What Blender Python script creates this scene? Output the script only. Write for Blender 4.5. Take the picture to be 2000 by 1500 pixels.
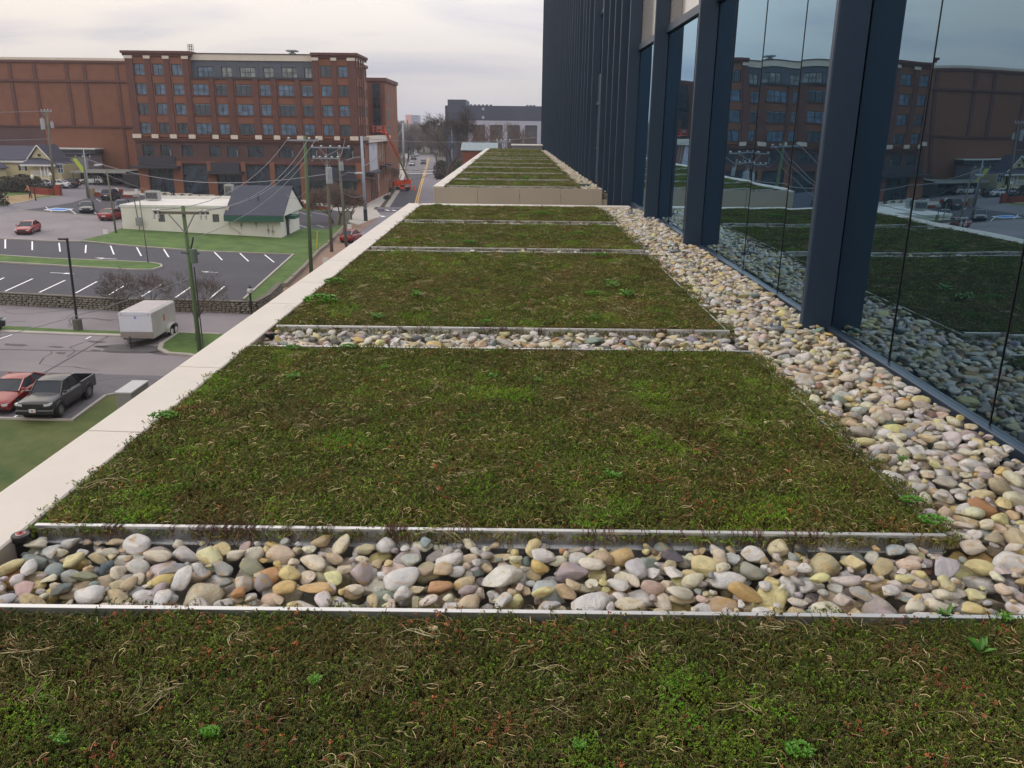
import bpy, bmesh, math, random
import numpy as np
from mathutils import Vector, Matrix, noise
rnd = random.Random(7)
PI = math.pi
sc = bpy.context.scene
COL = sc.collection
for o in list(bpy.data.objects): bpy.data.objects.remove(o)

# ------------------------------------------------------------------ camera
FPX = 1620.0; PITCH = math.atan(500 / FPX); ROLL = .0115; CAMZ = 13.5
_c, _s = math.cos(PITCH), math.sin(PITCH)
cF = Vector((0, _c, -_s)); _r0 = Vector((1, 0, 0)); _u0 = Vector((0, _s, _c))
cR = _r0 * math.cos(ROLL) + _u0 * math.sin(ROLL); cU = _u0 * math.cos(ROLL) - _r0 * math.sin(ROLL)
cam = bpy.data.objects.new('camera', bpy.data.cameras.new('camera')); COL.objects.link(cam)
cam.matrix_world = Matrix(((cR.x, cU.x, -cF.x, 0), (cR.y, cU.y, -cF.y, 0), (cR.z, cU.z, -cF.z, CAMZ), (0, 0, 0, 1)))
cam.data.sensor_width = 36; cam.data.lens = FPX / 2000 * 36
cam.data.clip_start = .05; cam.data.clip_end = 9000
sc.camera = cam
SL = .045
def ray(px, py): return cF + cR * ((px - 1000) / FPX) - cU * ((py - 750) / FPX)
def hz(x): return -SL * (max(-102, min(8, x)) + 27)
def G(px, py):                                  # where the ray through a photo pixel meets the sloping ground
    d = ray(px, py); t = (-SL * 27 - CAMZ) / (d.z + SL * d.x)
    p = Vector((d.x * t, d.y * t, 0)); p.z = hz(p.x); return p
def atY(px, py, y): d = ray(px, py); t = y / d.y; return Vector((d.x * t, y, CAMZ + d.z * t))
def atX(px, py, x): d = ray(px, py); t = x / d.x; return Vector((x, d.y * t, CAMZ + d.z * t))
def atZ(px, py, z): d = ray(px, py); t = (z - CAMZ) / d.z; return Vector((d.x * t, d.y * t, z))
def topz(px, py, base): return atY(px, py, base.y).z
def proj(x, y, z):
    v = Vector((x, y, z - CAMZ)); D = v.dot(cF)
    return 1000 + FPX * v.dot(cR) / D, 750 - FPX * v.dot(cU) / D, D

# ------------------------------------------------------------------ render, sky, sun
sc.view_settings.view_transform = 'Standard'; sc.view_settings.look = 'None'
sc.view_settings.exposure = -0.26; sc.view_settings.gamma = 1; sc.view_settings.use_curve_mapping = False
sc.render.engine = 'CYCLES'
sc.cycles.max_bounces = 6; sc.cycles.diffuse_bounces = 3; sc.cycles.glossy_bounces = 3
sc.cycles.transmission_bounces = 2; sc.cycles.volume_bounces = 0; sc.cycles.transparent_max_bounces = 6
sc.cycles.use_denoising = True; sc.cycles.caustics_reflective = False; sc.cycles.caustics_refractive = False
SUN_EL, SUN_AZ = math.radians(38), math.radians(-62)   # azimuth from +Y towards +X
W = bpy.data.worlds.new('World'); sc.world = W; W.use_nodes = True
nt = W.node_tree; N = nt.nodes; L = nt.links; N.clear()
def nd(t, **k):
    n = N.new(t)
    for a, b in k.items(): setattr(n, a, b)
    return n
def mth(op, a, b=None, clamp=False):
    n = nd('ShaderNodeMath', operation=op, use_clamp=clamp)
    for i, v in enumerate((a, b)):
        if v is None: continue
        if isinstance(v, (int, float)): n.inputs[i].default_value = v
        else: L.new(v, n.inputs[i])
    return n.outputs[0]
sky = nd('ShaderNodeTexSky', sky_type='NISHITA', sun_disc=False, sun_elevation=SUN_EL, sun_rotation=SUN_AZ, dust_density=3, air_density=1.2)
tc = nd('ShaderNodeTexCoord'); sx = nd('ShaderNodeSeparateXYZ'); L.new(tc.outputs['Generated'], sx.inputs[0])
zc = mth('MAXIMUM', sx.outputs[2], 0.0)
den = mth('ADD', zc, .16)                                   # flat cloud deck seen in perspective
cx = nd('ShaderNodeCombineXYZ'); L.new(mth('DIVIDE', sx.outputs[0], den), cx.inputs[0]); L.new(mth('DIVIDE', sx.outputs[1], den), cx.inputs[1])
n1 = nd('ShaderNodeTexNoise'); n1.inputs['Scale'].default_value = .55; n1.inputs['Detail'].default_value = 7; n1.inputs['Roughness'].default_value = .52
n1.inputs['Distortion'].default_value = .6
mp = nd('ShaderNodeMapping'); mp.inputs['Scale'].default_value = (.8, 1.5, 1); mp.inputs['Location'].default_value = (3.1, 1.7, .4); L.new(cx.outputs[0], mp.inputs[0]); L.new(mp.outputs[0], n1.inputs[0])
cr = nd('ShaderNodeValToRGB'); L.new(n1.outputs[0], cr.inputs[0])
cr.color_ramp.elements[0].position = .36; cr.color_ramp.elements[0].color = (.56, .575, .65, 1)
cr.color_ramp.elements[1].position = .55; cr.color_ramp.elements[1].color = (.91, .85, .785, 1)
e = cr.color_ramp.elements.new(.47); e.color = (.78, .745, .735, 1)
# colour of the deck: warm towards the low sun on the left, cooler grey away from it
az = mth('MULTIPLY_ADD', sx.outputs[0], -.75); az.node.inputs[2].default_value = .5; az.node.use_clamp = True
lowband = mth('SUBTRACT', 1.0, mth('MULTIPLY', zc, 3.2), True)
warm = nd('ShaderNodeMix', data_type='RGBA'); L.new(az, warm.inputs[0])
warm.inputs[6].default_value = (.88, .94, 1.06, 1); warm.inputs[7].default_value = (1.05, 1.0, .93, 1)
mulc = nd('ShaderNodeMix', data_type='RGBA', blend_type='MULTIPLY'); mulc.inputs[0].default_value = 1
L.new(cr.outputs[0], mulc.inputs[6]); L.new(warm.outputs[2], mulc.inputs[7])
# overcast luminance rises smoothly towards the zenith; a little duller band at the horizon away from the sun
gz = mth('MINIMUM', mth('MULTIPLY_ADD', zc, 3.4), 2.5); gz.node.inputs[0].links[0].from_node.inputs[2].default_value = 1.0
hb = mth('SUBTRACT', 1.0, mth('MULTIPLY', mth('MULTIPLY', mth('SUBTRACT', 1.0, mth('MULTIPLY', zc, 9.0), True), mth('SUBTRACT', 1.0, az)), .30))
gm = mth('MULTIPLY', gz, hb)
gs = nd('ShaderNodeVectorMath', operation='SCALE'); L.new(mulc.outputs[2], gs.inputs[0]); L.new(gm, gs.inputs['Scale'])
# thin places let the blue sky through higher up
n2 = nd('ShaderNodeTexNoise'); n2.inputs['Scale'].default_value = .9; n2.inputs['Detail'].default_value = 6; L.new(cx.outputs[0], n2.inputs[0])
thin = mth('MULTIPLY', mth('MULTIPLY', mth('SUBTRACT', n2.outputs[0], .50, True), 5.0, True), mth('MULTIPLY', mth('SUBTRACT', zc, .12, True), 2.6, True))
skm = nd('ShaderNodeVectorMath', operation='SCALE'); L.new(sky.outputs[0], skm.inputs[0]); skm.inputs['Scale'].default_value = .15
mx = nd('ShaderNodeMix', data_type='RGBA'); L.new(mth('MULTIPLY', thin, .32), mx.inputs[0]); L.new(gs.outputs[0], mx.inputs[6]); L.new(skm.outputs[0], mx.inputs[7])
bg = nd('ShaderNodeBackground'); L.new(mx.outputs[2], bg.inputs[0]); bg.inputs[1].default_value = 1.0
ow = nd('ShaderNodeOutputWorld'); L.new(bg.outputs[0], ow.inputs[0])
sun = bpy.data.objects.new('sun', bpy.data.lights.new('sun', 'SUN')); COL.objects.link(sun)
sun.data.energy = .55; sun.data.angle = math.radians(28); sun.data.color = (1, .95, .88)
sd = Vector((math.sin(SUN_AZ) * math.cos(SUN_EL), math.cos(SUN_AZ) * math.cos(SUN_EL), math.sin(SUN_EL)))
sun.rotation_euler = sd.to_track_quat('Z', 'Y').to_euler()

# ------------------------------------------------------------------ helpers
def srgb(r, g, b, k=1.0):
    f = lambda v: (v / 255 / 12.92 if v / 255 <= .04045 else ((v / 255 + .055) / 1.055) ** 2.4) * k
    return (f(r), f(g), f(b), 1)
_mats = {}
def mat(name, col, rough=.7, var=.0, scale=3.0, bump=0.0, bscale=None, metal=0.0, spec=.5, col2=None, detail=6, nr=.62, stretch=None, coat=0.0, obj=False):
    if name in _mats: return _mats[name]
    m = bpy.data.materials.new(name); m.use_nodes = True; _mats[name] = m
    t = m.node_tree; b = t.nodes['Principled BSDF']
    b.inputs['Roughness'].default_value = rough; b.inputs['Metallic'].default_value = metal
    b.inputs['Specular IOR Level'].default_value = spec; b.inputs['Coat Weight'].default_value = coat
    b.inputs['Base Color'].default_value = col
    if var or col2 or bump:
        tcn = t.nodes.new('ShaderNodeTexCoord'); mpn = t.nodes.new('ShaderNodeMapping')
        t.links.new(tcn.outputs['Object'], mpn.inputs[0])
        if stretch: mpn.inputs['Scale'].default_value = stretch
    if var or col2:
        n = t.nodes.new('ShaderNodeTexNoise'); n.inputs['Scale'].default_value = scale; n.inputs['Detail'].default_value = detail; n.inputs['Roughness'].default_value = nr
        t.links.new(mpn.outputs[0], n.inputs[0])
        r = t.nodes.new('ShaderNodeValToRGB'); t.links.new(n.outputs[0], r.inputs[0])
        c2 = col2 or tuple(min(1, v * (1 + var)) for v in col[:3]) + (1,)
        c1 = col if col2 else tuple(v * (1 - var) for v in col[:3]) + (1,)
        r.color_ramp.elements[0].position = .34; r.color_ramp.elements[1].position = .68
        r.color_ramp.elements[0].color = c1; r.color_ramp.elements[1].color = c2
        t.links.new(r.outputs[0], b.inputs['Base Color'])
    if bump:
        n = t.nodes.new('ShaderNodeTexNoise'); n.inputs['Scale'].default_value = bscale or scale * 3; n.inputs['Detail'].default_value = 5
        t.links.new(mpn.outputs[0], n.inputs[0])
        bn = t.nodes.new('ShaderNodeBump'); bn.inputs['Strength'].default_value = bump; bn.inputs['Distance'].default_value = .02
        t.links.new(n.outputs[0], bn.inputs['Height']); t.links.new(bn.outputs[0], b.inputs['Normal'])
    return m
def link(o, parent=None):
    COL.objects.link(o)
    if parent: o.parent = parent
    return o
def tag(o, label=None, cat=None, group=None, kind=None):
    if label: o['label'] = label
    if cat: o['category'] = cat
    if group: o['group'] = group
    if kind: o['kind'] = kind
    return o
def empty(name, loc=(0, 0, 0), rz=0, label=None, cat=None, group=None):
    o = bpy.data.objects.new(name, None); o.location = loc; o.rotation_euler = (0, 0, rz); o.empty_display_size = .2
    link(o); return tag(o, label, cat, group)
def copy_tree(o, parent=None):
    c = o.copy(); COL.objects.link(c)
    if parent: c.parent = parent
    for ch in list(o.children): copy_tree(ch, c)
    return c
class MB:
    def __init__(s): s.v = []; s.f = []
    def add(s, vs, fs):
        n = len(s.v); s.v += [tuple(v) for v in vs]; s.f += [tuple(i + n for i in f) for f in fs]; return s
    def box(s, x0, x1, y0, y1, z0, z1):
        return s.add([(x0, y0, z0), (x1, y0, z0), (x1, y1, z0), (x0, y1, z0), (x0, y0, z1), (x1, y0, z1), (x1, y1, z1), (x0, y1, z1)],
                     [(0, 3, 2, 1), (4, 5, 6, 7), (0, 1, 5, 4), (1, 2, 6, 5), (2, 3, 7, 6), (3, 0, 4, 7)])
    def obox(s, c, ax, hx, hy, hz_):            # oriented box: centre, rotation z, half sizes
        ca, sa = math.cos(ax), math.sin(ax); vs = []
        for z in (-hz_, hz_):
            for x, y in ((-hx, -hy), (hx, -hy), (hx, hy), (-hx, hy)): vs.append((c[0] + x * ca - y * sa, c[1] + x * sa + y * ca, c[2] + z))
        return s.add(vs, [(0, 3, 2, 1), (4, 5, 6, 7), (0, 1, 5, 4), (1, 2, 6, 5), (2, 3, 7, 6), (3, 0, 4, 7)])
    def tube(s, pts, rs, n=8, cap=True):
        pts = [Vector(p) for p in pts]
        if isinstance(rs, (int, float)): rs = [rs] * len(pts)
        vs = []; fs = []
        for i, p in enumerate(pts):
            d = (pts[min(i + 1, len(pts) - 1)] - pts[max(i - 1, 0)])
            d = d.normalized() if d.length > 1e-9 else Vector((0, 0, 1))
            a = d.cross(Vector((0, 0, 1)) if abs(d.z) < .9 else Vector((1, 0, 0))).normalized(); b = d.cross(a)
            for k in range(n):
                t = 2 * PI * k / n; vs.append(p + (a * math.cos(t) + b * math.sin(t)) * rs[i])
        for i in range(len(pts) - 1):
            for k in range(n): fs.append((i * n + k, (i + 1) * n + k, (i + 1) * n + (k + 1) % n, i * n + (k + 1) % n))
        if cap: fs.append(tuple(range(n))); fs.append(tuple(range((len(pts) - 1) * n, len(pts) * n))[::-1])
        return s.add(vs, fs)
    def lathe(s, prof, n=16, c=(0, 0, 0)):     # prof: (r, z)
        vs = []; fs = []
        for r, z in prof:
            for k in range(n): t = 2 * PI * k / n; vs.append((c[0] + r * math.cos(t), c[1] + r * math.sin(t), c[2] + z))
        for i in range(len(prof) - 1):
            for k in range(n): fs.append((i * n + k, i * n + (k + 1) % n, (i + 1) * n + (k + 1) % n, (i + 1) * n + k))
        fs.append(tuple(range(n))[::-1]); fs.append(tuple(range((len(prof) - 1) * n, len(prof) * n)))
        return s.add(vs, fs)
    def prism(s, poly, ax, a, b):              # poly in the two other axes, extruded along axis ax from a to b
        n = len(poly); vs = []
        for t in (a, b):
            for p in poly:
                v = list(p); v.insert(ax, t); vs.append(v)
        fs = [tuple(range(n)), tuple(range(2 * n - 1, n - 1, -1))] + [(i, i + n, (i + 1) % n + n, (i + 1) % n) for i in range(n)]
        return s.add(vs, fs)
    def mesh(s, name, m, smooth=False, bevel=0, fix=True):
        me = bpy.data.meshes.new(name); me.from_pydata(s.v, [], s.f)
        if fix or bevel:
            bm = bmesh.new(); bm.from_mesh(me)
            if bevel: bmesh.ops.bevel(bm, geom=[e for e in bm.edges if len(e.link_faces) == 2 and e.calc_face_angle(0) > .5], offset=bevel, segments=1, affect='EDGES')
            bmesh.ops.recalc_face_normals(bm, faces=bm.faces); bm.to_mesh(me); bm.free()
        if m: me.materials.append(m)
        if smooth: me.polygons.foreach_set('use_smooth', [True] * len(me.polygons))
        me.update(); return me
    def build(s, name, m, parent=None, smooth=False, bevel=0, loc=None, fix=True):
        o = bpy.data.objects.new(name, s.mesh(name, m, smooth, bevel, fix)); link(o, parent)
        if loc: o.location = loc
        return o
def holes_wall(mb, x0, x1, z0, z1, holes, f, depth):
    """flat wall with rectangular holes and reveals. f(x, z, d) -> world point, d = depth behind the face"""
    xs = sorted({x0, x1, *[h[0] for h in holes], *[h[1] for h in holes]}); zs = sorted({z0, z1, *[h[2] for h in holes], *[h[3] for h in holes]})
    xs = [x for x in xs if x0 <= x <= x1]; zs = [z for z in zs if z0 <= z <= z1]
    for i in range(len(xs) - 1):
        for j in range(len(zs) - 1):
            cx_, cz_ = (xs[i] + xs[i + 1]) / 2, (zs[j] + zs[j + 1]) / 2
            if any(h[0] < cx_ < h[1] and h[2] < cz_ < h[3] for h in holes): continue
            mb.add([f(xs[i], zs[j], 0), f(xs[i + 1], zs[j], 0), f(xs[i + 1], zs[j + 1], 0), f(xs[i], zs[j + 1], 0)], [(0, 1, 2, 3)])
    for a, b, c, d in holes:
        P = [(a, c), (b, c), (b, d), (a, d)]
        for k in range(4):
            p, q = P[k], P[(k + 1) % 4]
            mb.add([f(p[0], p[1], 0), f(q[0], q[1], 0), f(q[0], q[1], depth), f(p[0], p[1], depth)], [(3, 2, 1, 0)])
    return mb
# ================================================================== the green roof
ZR = 12.0
m_coping = mat('coping_metal', srgb(212, 205, 196), .45, var=.06, scale=1.6, detail=13, nr=.75, spec=.4)
m_panel_beige = mat('beige_panel', srgb(186, 176, 160), .5, var=.06, scale=.6, spec=.4)
m_alu = mat('edging_aluminium', (.55, .57, .60, 1), .36, var=.22, scale=5, metal=.85, stretch=(1, 1, 4))
m_alu_lip = mat('edging_lip', (.70, .70, .70, 1), .4, metal=.4)
m_alu_sunlit = mat('edging_sunlit', (.62, .62, .62, 1), .5, var=.15, scale=4, metal=.15)  # aluminium of the farther rails, its sunlit look put into a paler colour
m_membrane = mat('roof_membrane', (.24, .22, .18, 1), .9, var=.4, scale=20)
m_soil = mat('growing_medium', (.022, .019, .010, 1), .95, var=.5, scale=30, bump=.6)
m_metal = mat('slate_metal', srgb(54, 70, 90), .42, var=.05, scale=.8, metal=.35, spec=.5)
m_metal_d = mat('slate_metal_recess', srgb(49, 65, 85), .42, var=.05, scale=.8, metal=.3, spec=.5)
m_sill = mat('sill_metal', srgb(72, 86, 104), .33, var=.06, scale=3, metal=.5)
m_black = mat('black_plastic', (.012, .012, .014, 1), .45)
m_rubber = mat('tyre_rubber', (.015, .015, .016, 1), .8)
m_galv = mat('galvanised_steel', (.26, .27, .28, 1), .5, var=.25, scale=25, metal=.5)

XL, XI, XB, XS = -2.17, -1.885, 1.70, 2.57          # coping outer / inner edge, bed right edge, sill line
office = empty('office_building', (2.66, 0, 0), 0, 'dark slate metal and mirror glass office building with beige walls carrying the planted roof', 'building')
office.location = (0, 0, 0)
def opart(name, mb, m, **k): return mb.build(name, m, office, **k)
# walls of the low blocks under the roofs
zb = -3
mb = MB()
for (a, b) in ((-4, 17.40), (22.70, 66.0)):
    mb.box(XL + .05, 2.655, a + .02, b - .02, zb, 11.70)
opart('wall', mb, m_panel_beige)
mb = MB(); y = 22.64
xs = [XL + .01, -.98, .14, 1.24, 2.35]
for i in range(4):
    for (z0, z1) in ((11.05, 11.97), (9.9, 11.035), (8.2, 9.885), (6.4, 8.185)):
        mb2 = MB().box(xs[i] + .004, xs[i + 1] - .004, 22.66, 22.70, z0, z1); opart('wall_panel', mb2, m_panel_beige, bevel=.002)
mb = MB().box(XL + .03, XL + .05, -4, 17.38, 9, 11.90); mb.box(XL + .03, XL + .05, 22.72, 66, 9, 11.90); opart('side_cladding', mb, m_panel_beige)
# coping panels (each one a part)
m_seal = mat('sealant', srgb(150, 140, 128), .8)
def coping(y0, y1, x0=XL, x1=XI):
    opart('joint_sealant', MB().box(x0 + .004, x1 - .004, y1, y1 + .01, ZR - .09, ZR - .008), m_seal)
    b = MB(); t = .03
    b.prism([(x0, ZR - .10), (x0, ZR - .004), (x0 + .012, ZR), (x1 - .008, ZR - .006), (x1, ZR - .012), (x1, ZR - .2), (x1 - .02, ZR - .2), (x1 - .02, ZR - t), (x0 + .02, ZR - t), (x0 + .02, ZR - .10)], 1, y0, y1)
    opart('coping_panel', b, m_coping)
joints = [-4, -1.1, 1.35, 3.48, 5.13, 7.05, 9.0, 10.9, 13.0, 15.0, 17.40]
js = [atZ(185, 845, ZR).y, atZ(355, 723, ZR).y, atZ(510, 605, ZR).y, atZ(560, 575, ZR).y]
joints = [-4, -1.2, 1.8, 3.97, 5.16, 7.2, 8.25, 9.7, 11.6, 13.5, 15.45, 17.40]
for a, b in zip(joints[:-1], joints[1:]): coping(a + .005, b - .005)
yy = [22.70 + i * 2.55 for i in range(18)]
for a, b in zip(yy[:-1], yy[1:]): coping(a + .003, min(b, 66) - .003)
for (x0, x1) in ((XI + .002, -.1), (-.094, 1.3), (1.306, 2.36)):
    b = MB().prism([(17.10, ZR - .012), (17.11, ZR - .004), (17.39, ZR), (17.40, ZR - .004), (17.40, ZR - .12), (17.10, ZR - .2)], 0, x0, x1)
    opart('coping_panel', b, m_coping)
b = MB().box(XI + .002, 2.35, 22.70, 22.78, ZR - .14, ZR - .055); opart('coping_panel', b, m_coping)
# roof deck membrane (setting)
mb = MB().box(XI - .01, 2.65, -4, 17.10, 11.71, 11.78); mb.box(XI - .01, 2.65, 22.79, 66, 11.71, 11.78)
roof_deck = tag(mb.build('roof_deck', m_membrane), kind='structure')
# the courtyard floor between the two blocks
# ------------------------------------------------------------------ facade
XG = 2.62
m_glass = bpy.data.materials.new('coated_glass'); m_glass.use_nodes = True
t = m_glass.node_tree; t.nodes.clear()
def tn(t, ty, **k):
    n = t.nodes.new(ty)
    for a, b in k.items(): setattr(n, a, b)
    return n
gl = tn(t, 'ShaderNodeBsdfGlossy'); gl.inputs['Color'].default_value = (.52, .77, .97, 1); gl.inputs['Roughness'].default_value = .0
df = tn(t, 'ShaderNodeBsdfDiffuse'); df.inputs['Color'].default_value = (.006, .013, .020, 1)
fr = tn(t, 'ShaderNodeFresnel'); fr.inputs['IOR'].default_value = 1.55
ma = tn(t, 'ShaderNodeMath', operation='MULTIPLY_ADD'); t.links.new(fr.outputs[0], ma.inputs[0]); ma.inputs[1].default_value = 1.0; ma.inputs[2].default_value = .30; ma.use_clamp = True
ms = tn(t, 'ShaderNodeMixShader'); t.links.new(ma.outputs[0], ms.inputs[0]); t.links.new(df.outputs[0], ms.inputs[1]); t.links.new(gl.outputs[0], ms.inputs[2])
ng = tn(t, 'ShaderNodeTexNoise'); ng.inputs['Scale'].default_value = .55; ng.inputs['Detail'].default_value = 1
tcg = tn(t, 'ShaderNodeTexCoord'); t.links.new(tcg.outputs['Object'], ng.inputs[0])
bp = tn(t, 'ShaderNodeBump'); bp.inputs['Strength'].default_value = .5; bp.inputs['Distance'].default_value = .012
t.links.new(ng.outputs[0], bp.inputs['Height']); t.links.new(bp.outputs[0], gl.inputs['Normal'])
og = tn(t, 'ShaderNodeOutputMaterial'); t.links.new(ms.outputs[0], og.inputs[0])
m_spandrel = mat('spandrel_sky_tint', (.46, .43, .40, 1), .10, var=.05, scale=1, metal=.35, spec=.9)  # reflection of the warm sky put into the beige base colour
ZT, ZTOP = 15.14, 30.0
transoms = [15.14, 16.86, 19.7, 21.4, 24.2, 25.9, 28.7]
def fin(y, z0=11.90, t=.055, x0=2.375):
    b = MB().prism([(x0, y), (x0, y + t), (x0 + .012, y + t + .008), (XG - .004, y + t + .008), (XG - .004, y - .004), (x0 + .012, y - .004)], 2, z0, ZTOP)
    opart('fin', b, m_metal)
def pane(y0, y1, z0, z1, mm=None):
    o = opart('glass_pane', MB().box(-.01, .01, -(y1 - y0) / 2, (y1 - y0) / 2, -(z1 - z0) / 2, (z1 - z0) / 2), mm or m_glass)
    o.location = (XG + .013, (y0 + y1) / 2, (z0 + z1) / 2)
    o.rotation_euler = (0, rnd.gauss(0, .0009), rnd.gauss(0, .0013))
def glass_bay(y0, y1, seams, zs=11.97, tr=transoms):
    ys = [y0] + seams + [y1]; zz = [zs] + tr + [ZTOP]
    for j in range(len(zz) - 1):
        for i in range(len(ys) - 1):
            sp = (j % 2 == 1)
            pane(ys[i] + .007, ys[i + 1] - .007, zz[j] + (.07 if j else 0), zz[j + 1] - .07, m_spandrel if sp else None)
    mb = MB()
    for yj in seams: mb.box(XG - .002, XG + .002, yj - .003, yj + .003, zs, ZTOP)
    if seams: opart('glazing_joint', mb, m_black)
    for tz in tr: opart('transom', MB().box(XG - .05, XG + .03, y0 + .01, y1 - .01, tz - .06, tz + .06), m_metal, bevel=.004)
def sill(y0, y1):
    prof = [(XG + .03, 11.972), (2.588, 11.965), (2.584, 11.958), (2.584, 11.888), (2.548, 11.878), (2.545, 11.80), (XG + .03, 11.80)]
    opart('sill', MB().prism([(p[0], p[1]) for p in prof], 1, y0, y1) if False else MB().add([(p[0], y, p[1]) for y in (y0, y1) for p in prof],
          [tuple(range(7)), tuple(range(13, 6, -1))] + [(i, i + 7, (i + 1) % 7 + 7, (i + 1) % 7) for i in range(7)]), m_sill)
def panel_bay(y0, y1, z0=11.86):
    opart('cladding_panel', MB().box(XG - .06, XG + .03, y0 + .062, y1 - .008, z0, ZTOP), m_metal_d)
f1, f2, f3 = 6.67, 11.68, 15.36
fin(-3.2); glass_bay(-3.13, 1.70, [-1.9, -.6, .5]); fin(1.65); glass_bay(1.72, f1, [2.99, 4.29, 5.58])
fin(f1); glass_bay(f1 + .07, f2, [8.15, 9.45, 10.75]); fin(f2); glass_bay(f2 + .07, f3, [12.98, 14.28]); fin(f3); glass_bay(f3 + .07, 18.75, [16.7])
for a, b in ((-4, 3.3), (3.303, 9.9), (9.903, 14.4), (14.403, 18.72)): sill(a, b)
ys = [18.75, 20.3, 21.6, 22.9, 24.5]
for i, y in enumerate(ys): fin(y, 5.0 if y < 22.8 else 11.86)
for a, b in zip(ys[:-1], ys[1:]): panel_bay(a, b, 5.0 if a < 22.8 else 11.8)
for a, b in zip(ys[:-1], ys[1:]):    # lower lap seams of the cladding
    opart('cladding_seam', MB().box(XG - .068, XG - .055, a + .063, b - .009, 10.95 + .12 * ys.index(a), 10.97 + .12 * ys.index(a)), m_black)
glass_bay(24.57, 26.0, [], 11.9)
m_doorm = m_metal_d
# the door leaf between the fins
opart('door_frame', MB().box(XG - .10, XG - .0, 26.0, 26.1, 11.86, 14.3).box(XG - .10, XG, 27.25, 27.35, 11.86, 14.3).box(XG - .10, XG, 26.1, 27.25, 14.2, 14.3), m_metal)
dr = opart('door', MB().box(XG - .05, XG + .02, 26.1, 27.25, 11.88, 14.2), m_metal_d)
MB().tube([(XG - .12, 26.25, 12.95), (XG - .12, 26.45, 12.95)], .015).tube([(XG - .05, 26.27, 12.95), (XG - .12, 26.27, 12.95)], .015).build('handle', m_galv, dr)
opart('cladding_panel', MB().box(XG - .06, XG + .03, 26.0, 27.4, 14.3, 15.1), m_metal_d)
glass_bay(26.0, 27.4, [], 15.2, transoms[1:])
y = 27.4; k = 0; kinds = 'ppgpppgppgppppgpppppppppgppppppppppppppp'
while y < 79:
    w = 1.31 if k % 3 else 1.75
    fin(y, 11.86)
    if kinds[k % len(kinds)] == 'g':
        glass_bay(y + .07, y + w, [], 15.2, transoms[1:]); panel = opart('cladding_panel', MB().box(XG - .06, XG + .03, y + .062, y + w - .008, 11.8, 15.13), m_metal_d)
    else: panel_bay(y, y + w, 11.8)
    y += w; k += 1
YE = y
opart('end_wall', MB().box(2.40, 2.73, YE, YE + .12, 5, ZTOP), m_metal)
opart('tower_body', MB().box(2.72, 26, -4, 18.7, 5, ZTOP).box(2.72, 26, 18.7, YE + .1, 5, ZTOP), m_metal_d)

# ------------------------------------------------------------------ aluminium edging round the planted beds
BEDS = [(-1.6, 2.35), (2.93, 5.71), (6.35, 10.53), (10.86, 13.77), (14.22, 17.04)]
ys2 = [23.0, 25.7, 29.6, 33.9, 38.0, 43.0, 45.8, 50.7, 53.8, 62.1, 65.9]
BEDS2 = [(a + (.6 if i else 0), b) for i, (a, b) in enumerate(zip(ys2[:-1], ys2[1:]))]
def edge_prof(d):     # d=+1: rail whose face looks to -Y
    h = ZR
    return [(0, 11.775), (0, h - .085), (-.012 * d, h - .082), (-.012 * d, h - .074), (0, h - .071), (0, h - .012), (-.012 * d, h - .010), (-.012 * d, h - .001), (.006 * d, h), (.006 * d, 11.775)]
words = ['in front of the second bed from the camera', 'in front of the third bed from the camera', 'in front of the fourth bed', 'in front of the small fifth bed before the white cross coping']
def rail(parent, y, x0, x1, d, n, fm=None):
    cuts = [x0 + (x1 - x0) * (i + (0 if i in (0, n) else rnd.uniform(-.1, .1))) / n for i in range(n + 1)]
    for a, b in zip(cuts[:-1], cuts[1:]):
        pr = edge_prof(d); m_ = len(pr)
        mb = MB().add([(x, y + p[0], p[1]) for x in (a + .0015, b - .0015) for p in pr], [tuple(range(m_)), tuple(range(2 * m_ - 1, m_ - 1, -1))] + [(i, i + m_, (i + 1) % m_ + m_, (i + 1) % m_) for i in range(m_)])
        o = mb.build('rail_face', fm or m_alu, parent)
        MB().box(a + .0015, b - .0015, min(y - .0135 * d, y + .006 * d), max(y - .0135 * d, y + .006 * d), ZR - .001, ZR + .0025).box(a + .0015, b - .0015, min(y - .0145 * d, y), max(y - .0145 * d, y), ZR - .075, ZR - .0725).build('lip', m_alu_lip, o)
def side_rail(parent, x, y0, y1):
    MB().box(x, x + .006, y0, y1, 11.775, ZR - .02).box(x, x + .016, y0, y1, ZR - .08, ZR - .07).build('side_rail', m_alu, parent)
    MB().box(x - .002, x + .008, y0, y1, ZR - .02, ZR - .017).build('side_lip', m_alu_lip, parent)
for i, (a, b) in enumerate(BEDS):
    nm = ['nearest to the camera', 'second', 'third', 'fourth', 'fifth, before the white cross coping'][i]
    e_ = empty('bed_edging', (0, 0, 0), 0, 'bright aluminium edging rail holding in the %s sedum bed' % nm, 'metal edging', 'aluminium edgings round the sedum beds')
    if i: rail(e_, a, XI + .03, XB, 1, 4 if i < 3 else 3, m_alu_sunlit if i > 1 else None)
    rail(e_, b, XI + .01, XB + (.0 if i else .85), -1, 3)
    if i: side_rail(e_, XB, a, b)
ordn = ['first', 'second', 'third', 'fourth', 'fifth', 'sixth', 'seventh', 'eighth', 'ninth', 'tenth']
for i, (a, b) in enumerate(BEDS2):
    e_ = empty('bed_edging', (0, 0, 0), 0, 'thin aluminium edging rail along the %s bed row of the far roof' % ordn[i], 'metal edging', 'aluminium edgings on the far roof')
    rail(e_, a, XI + .06, XB, 1, 3, m_alu_sunlit); rail(e_, b, XI + .06, XB, -1, 1)

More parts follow.
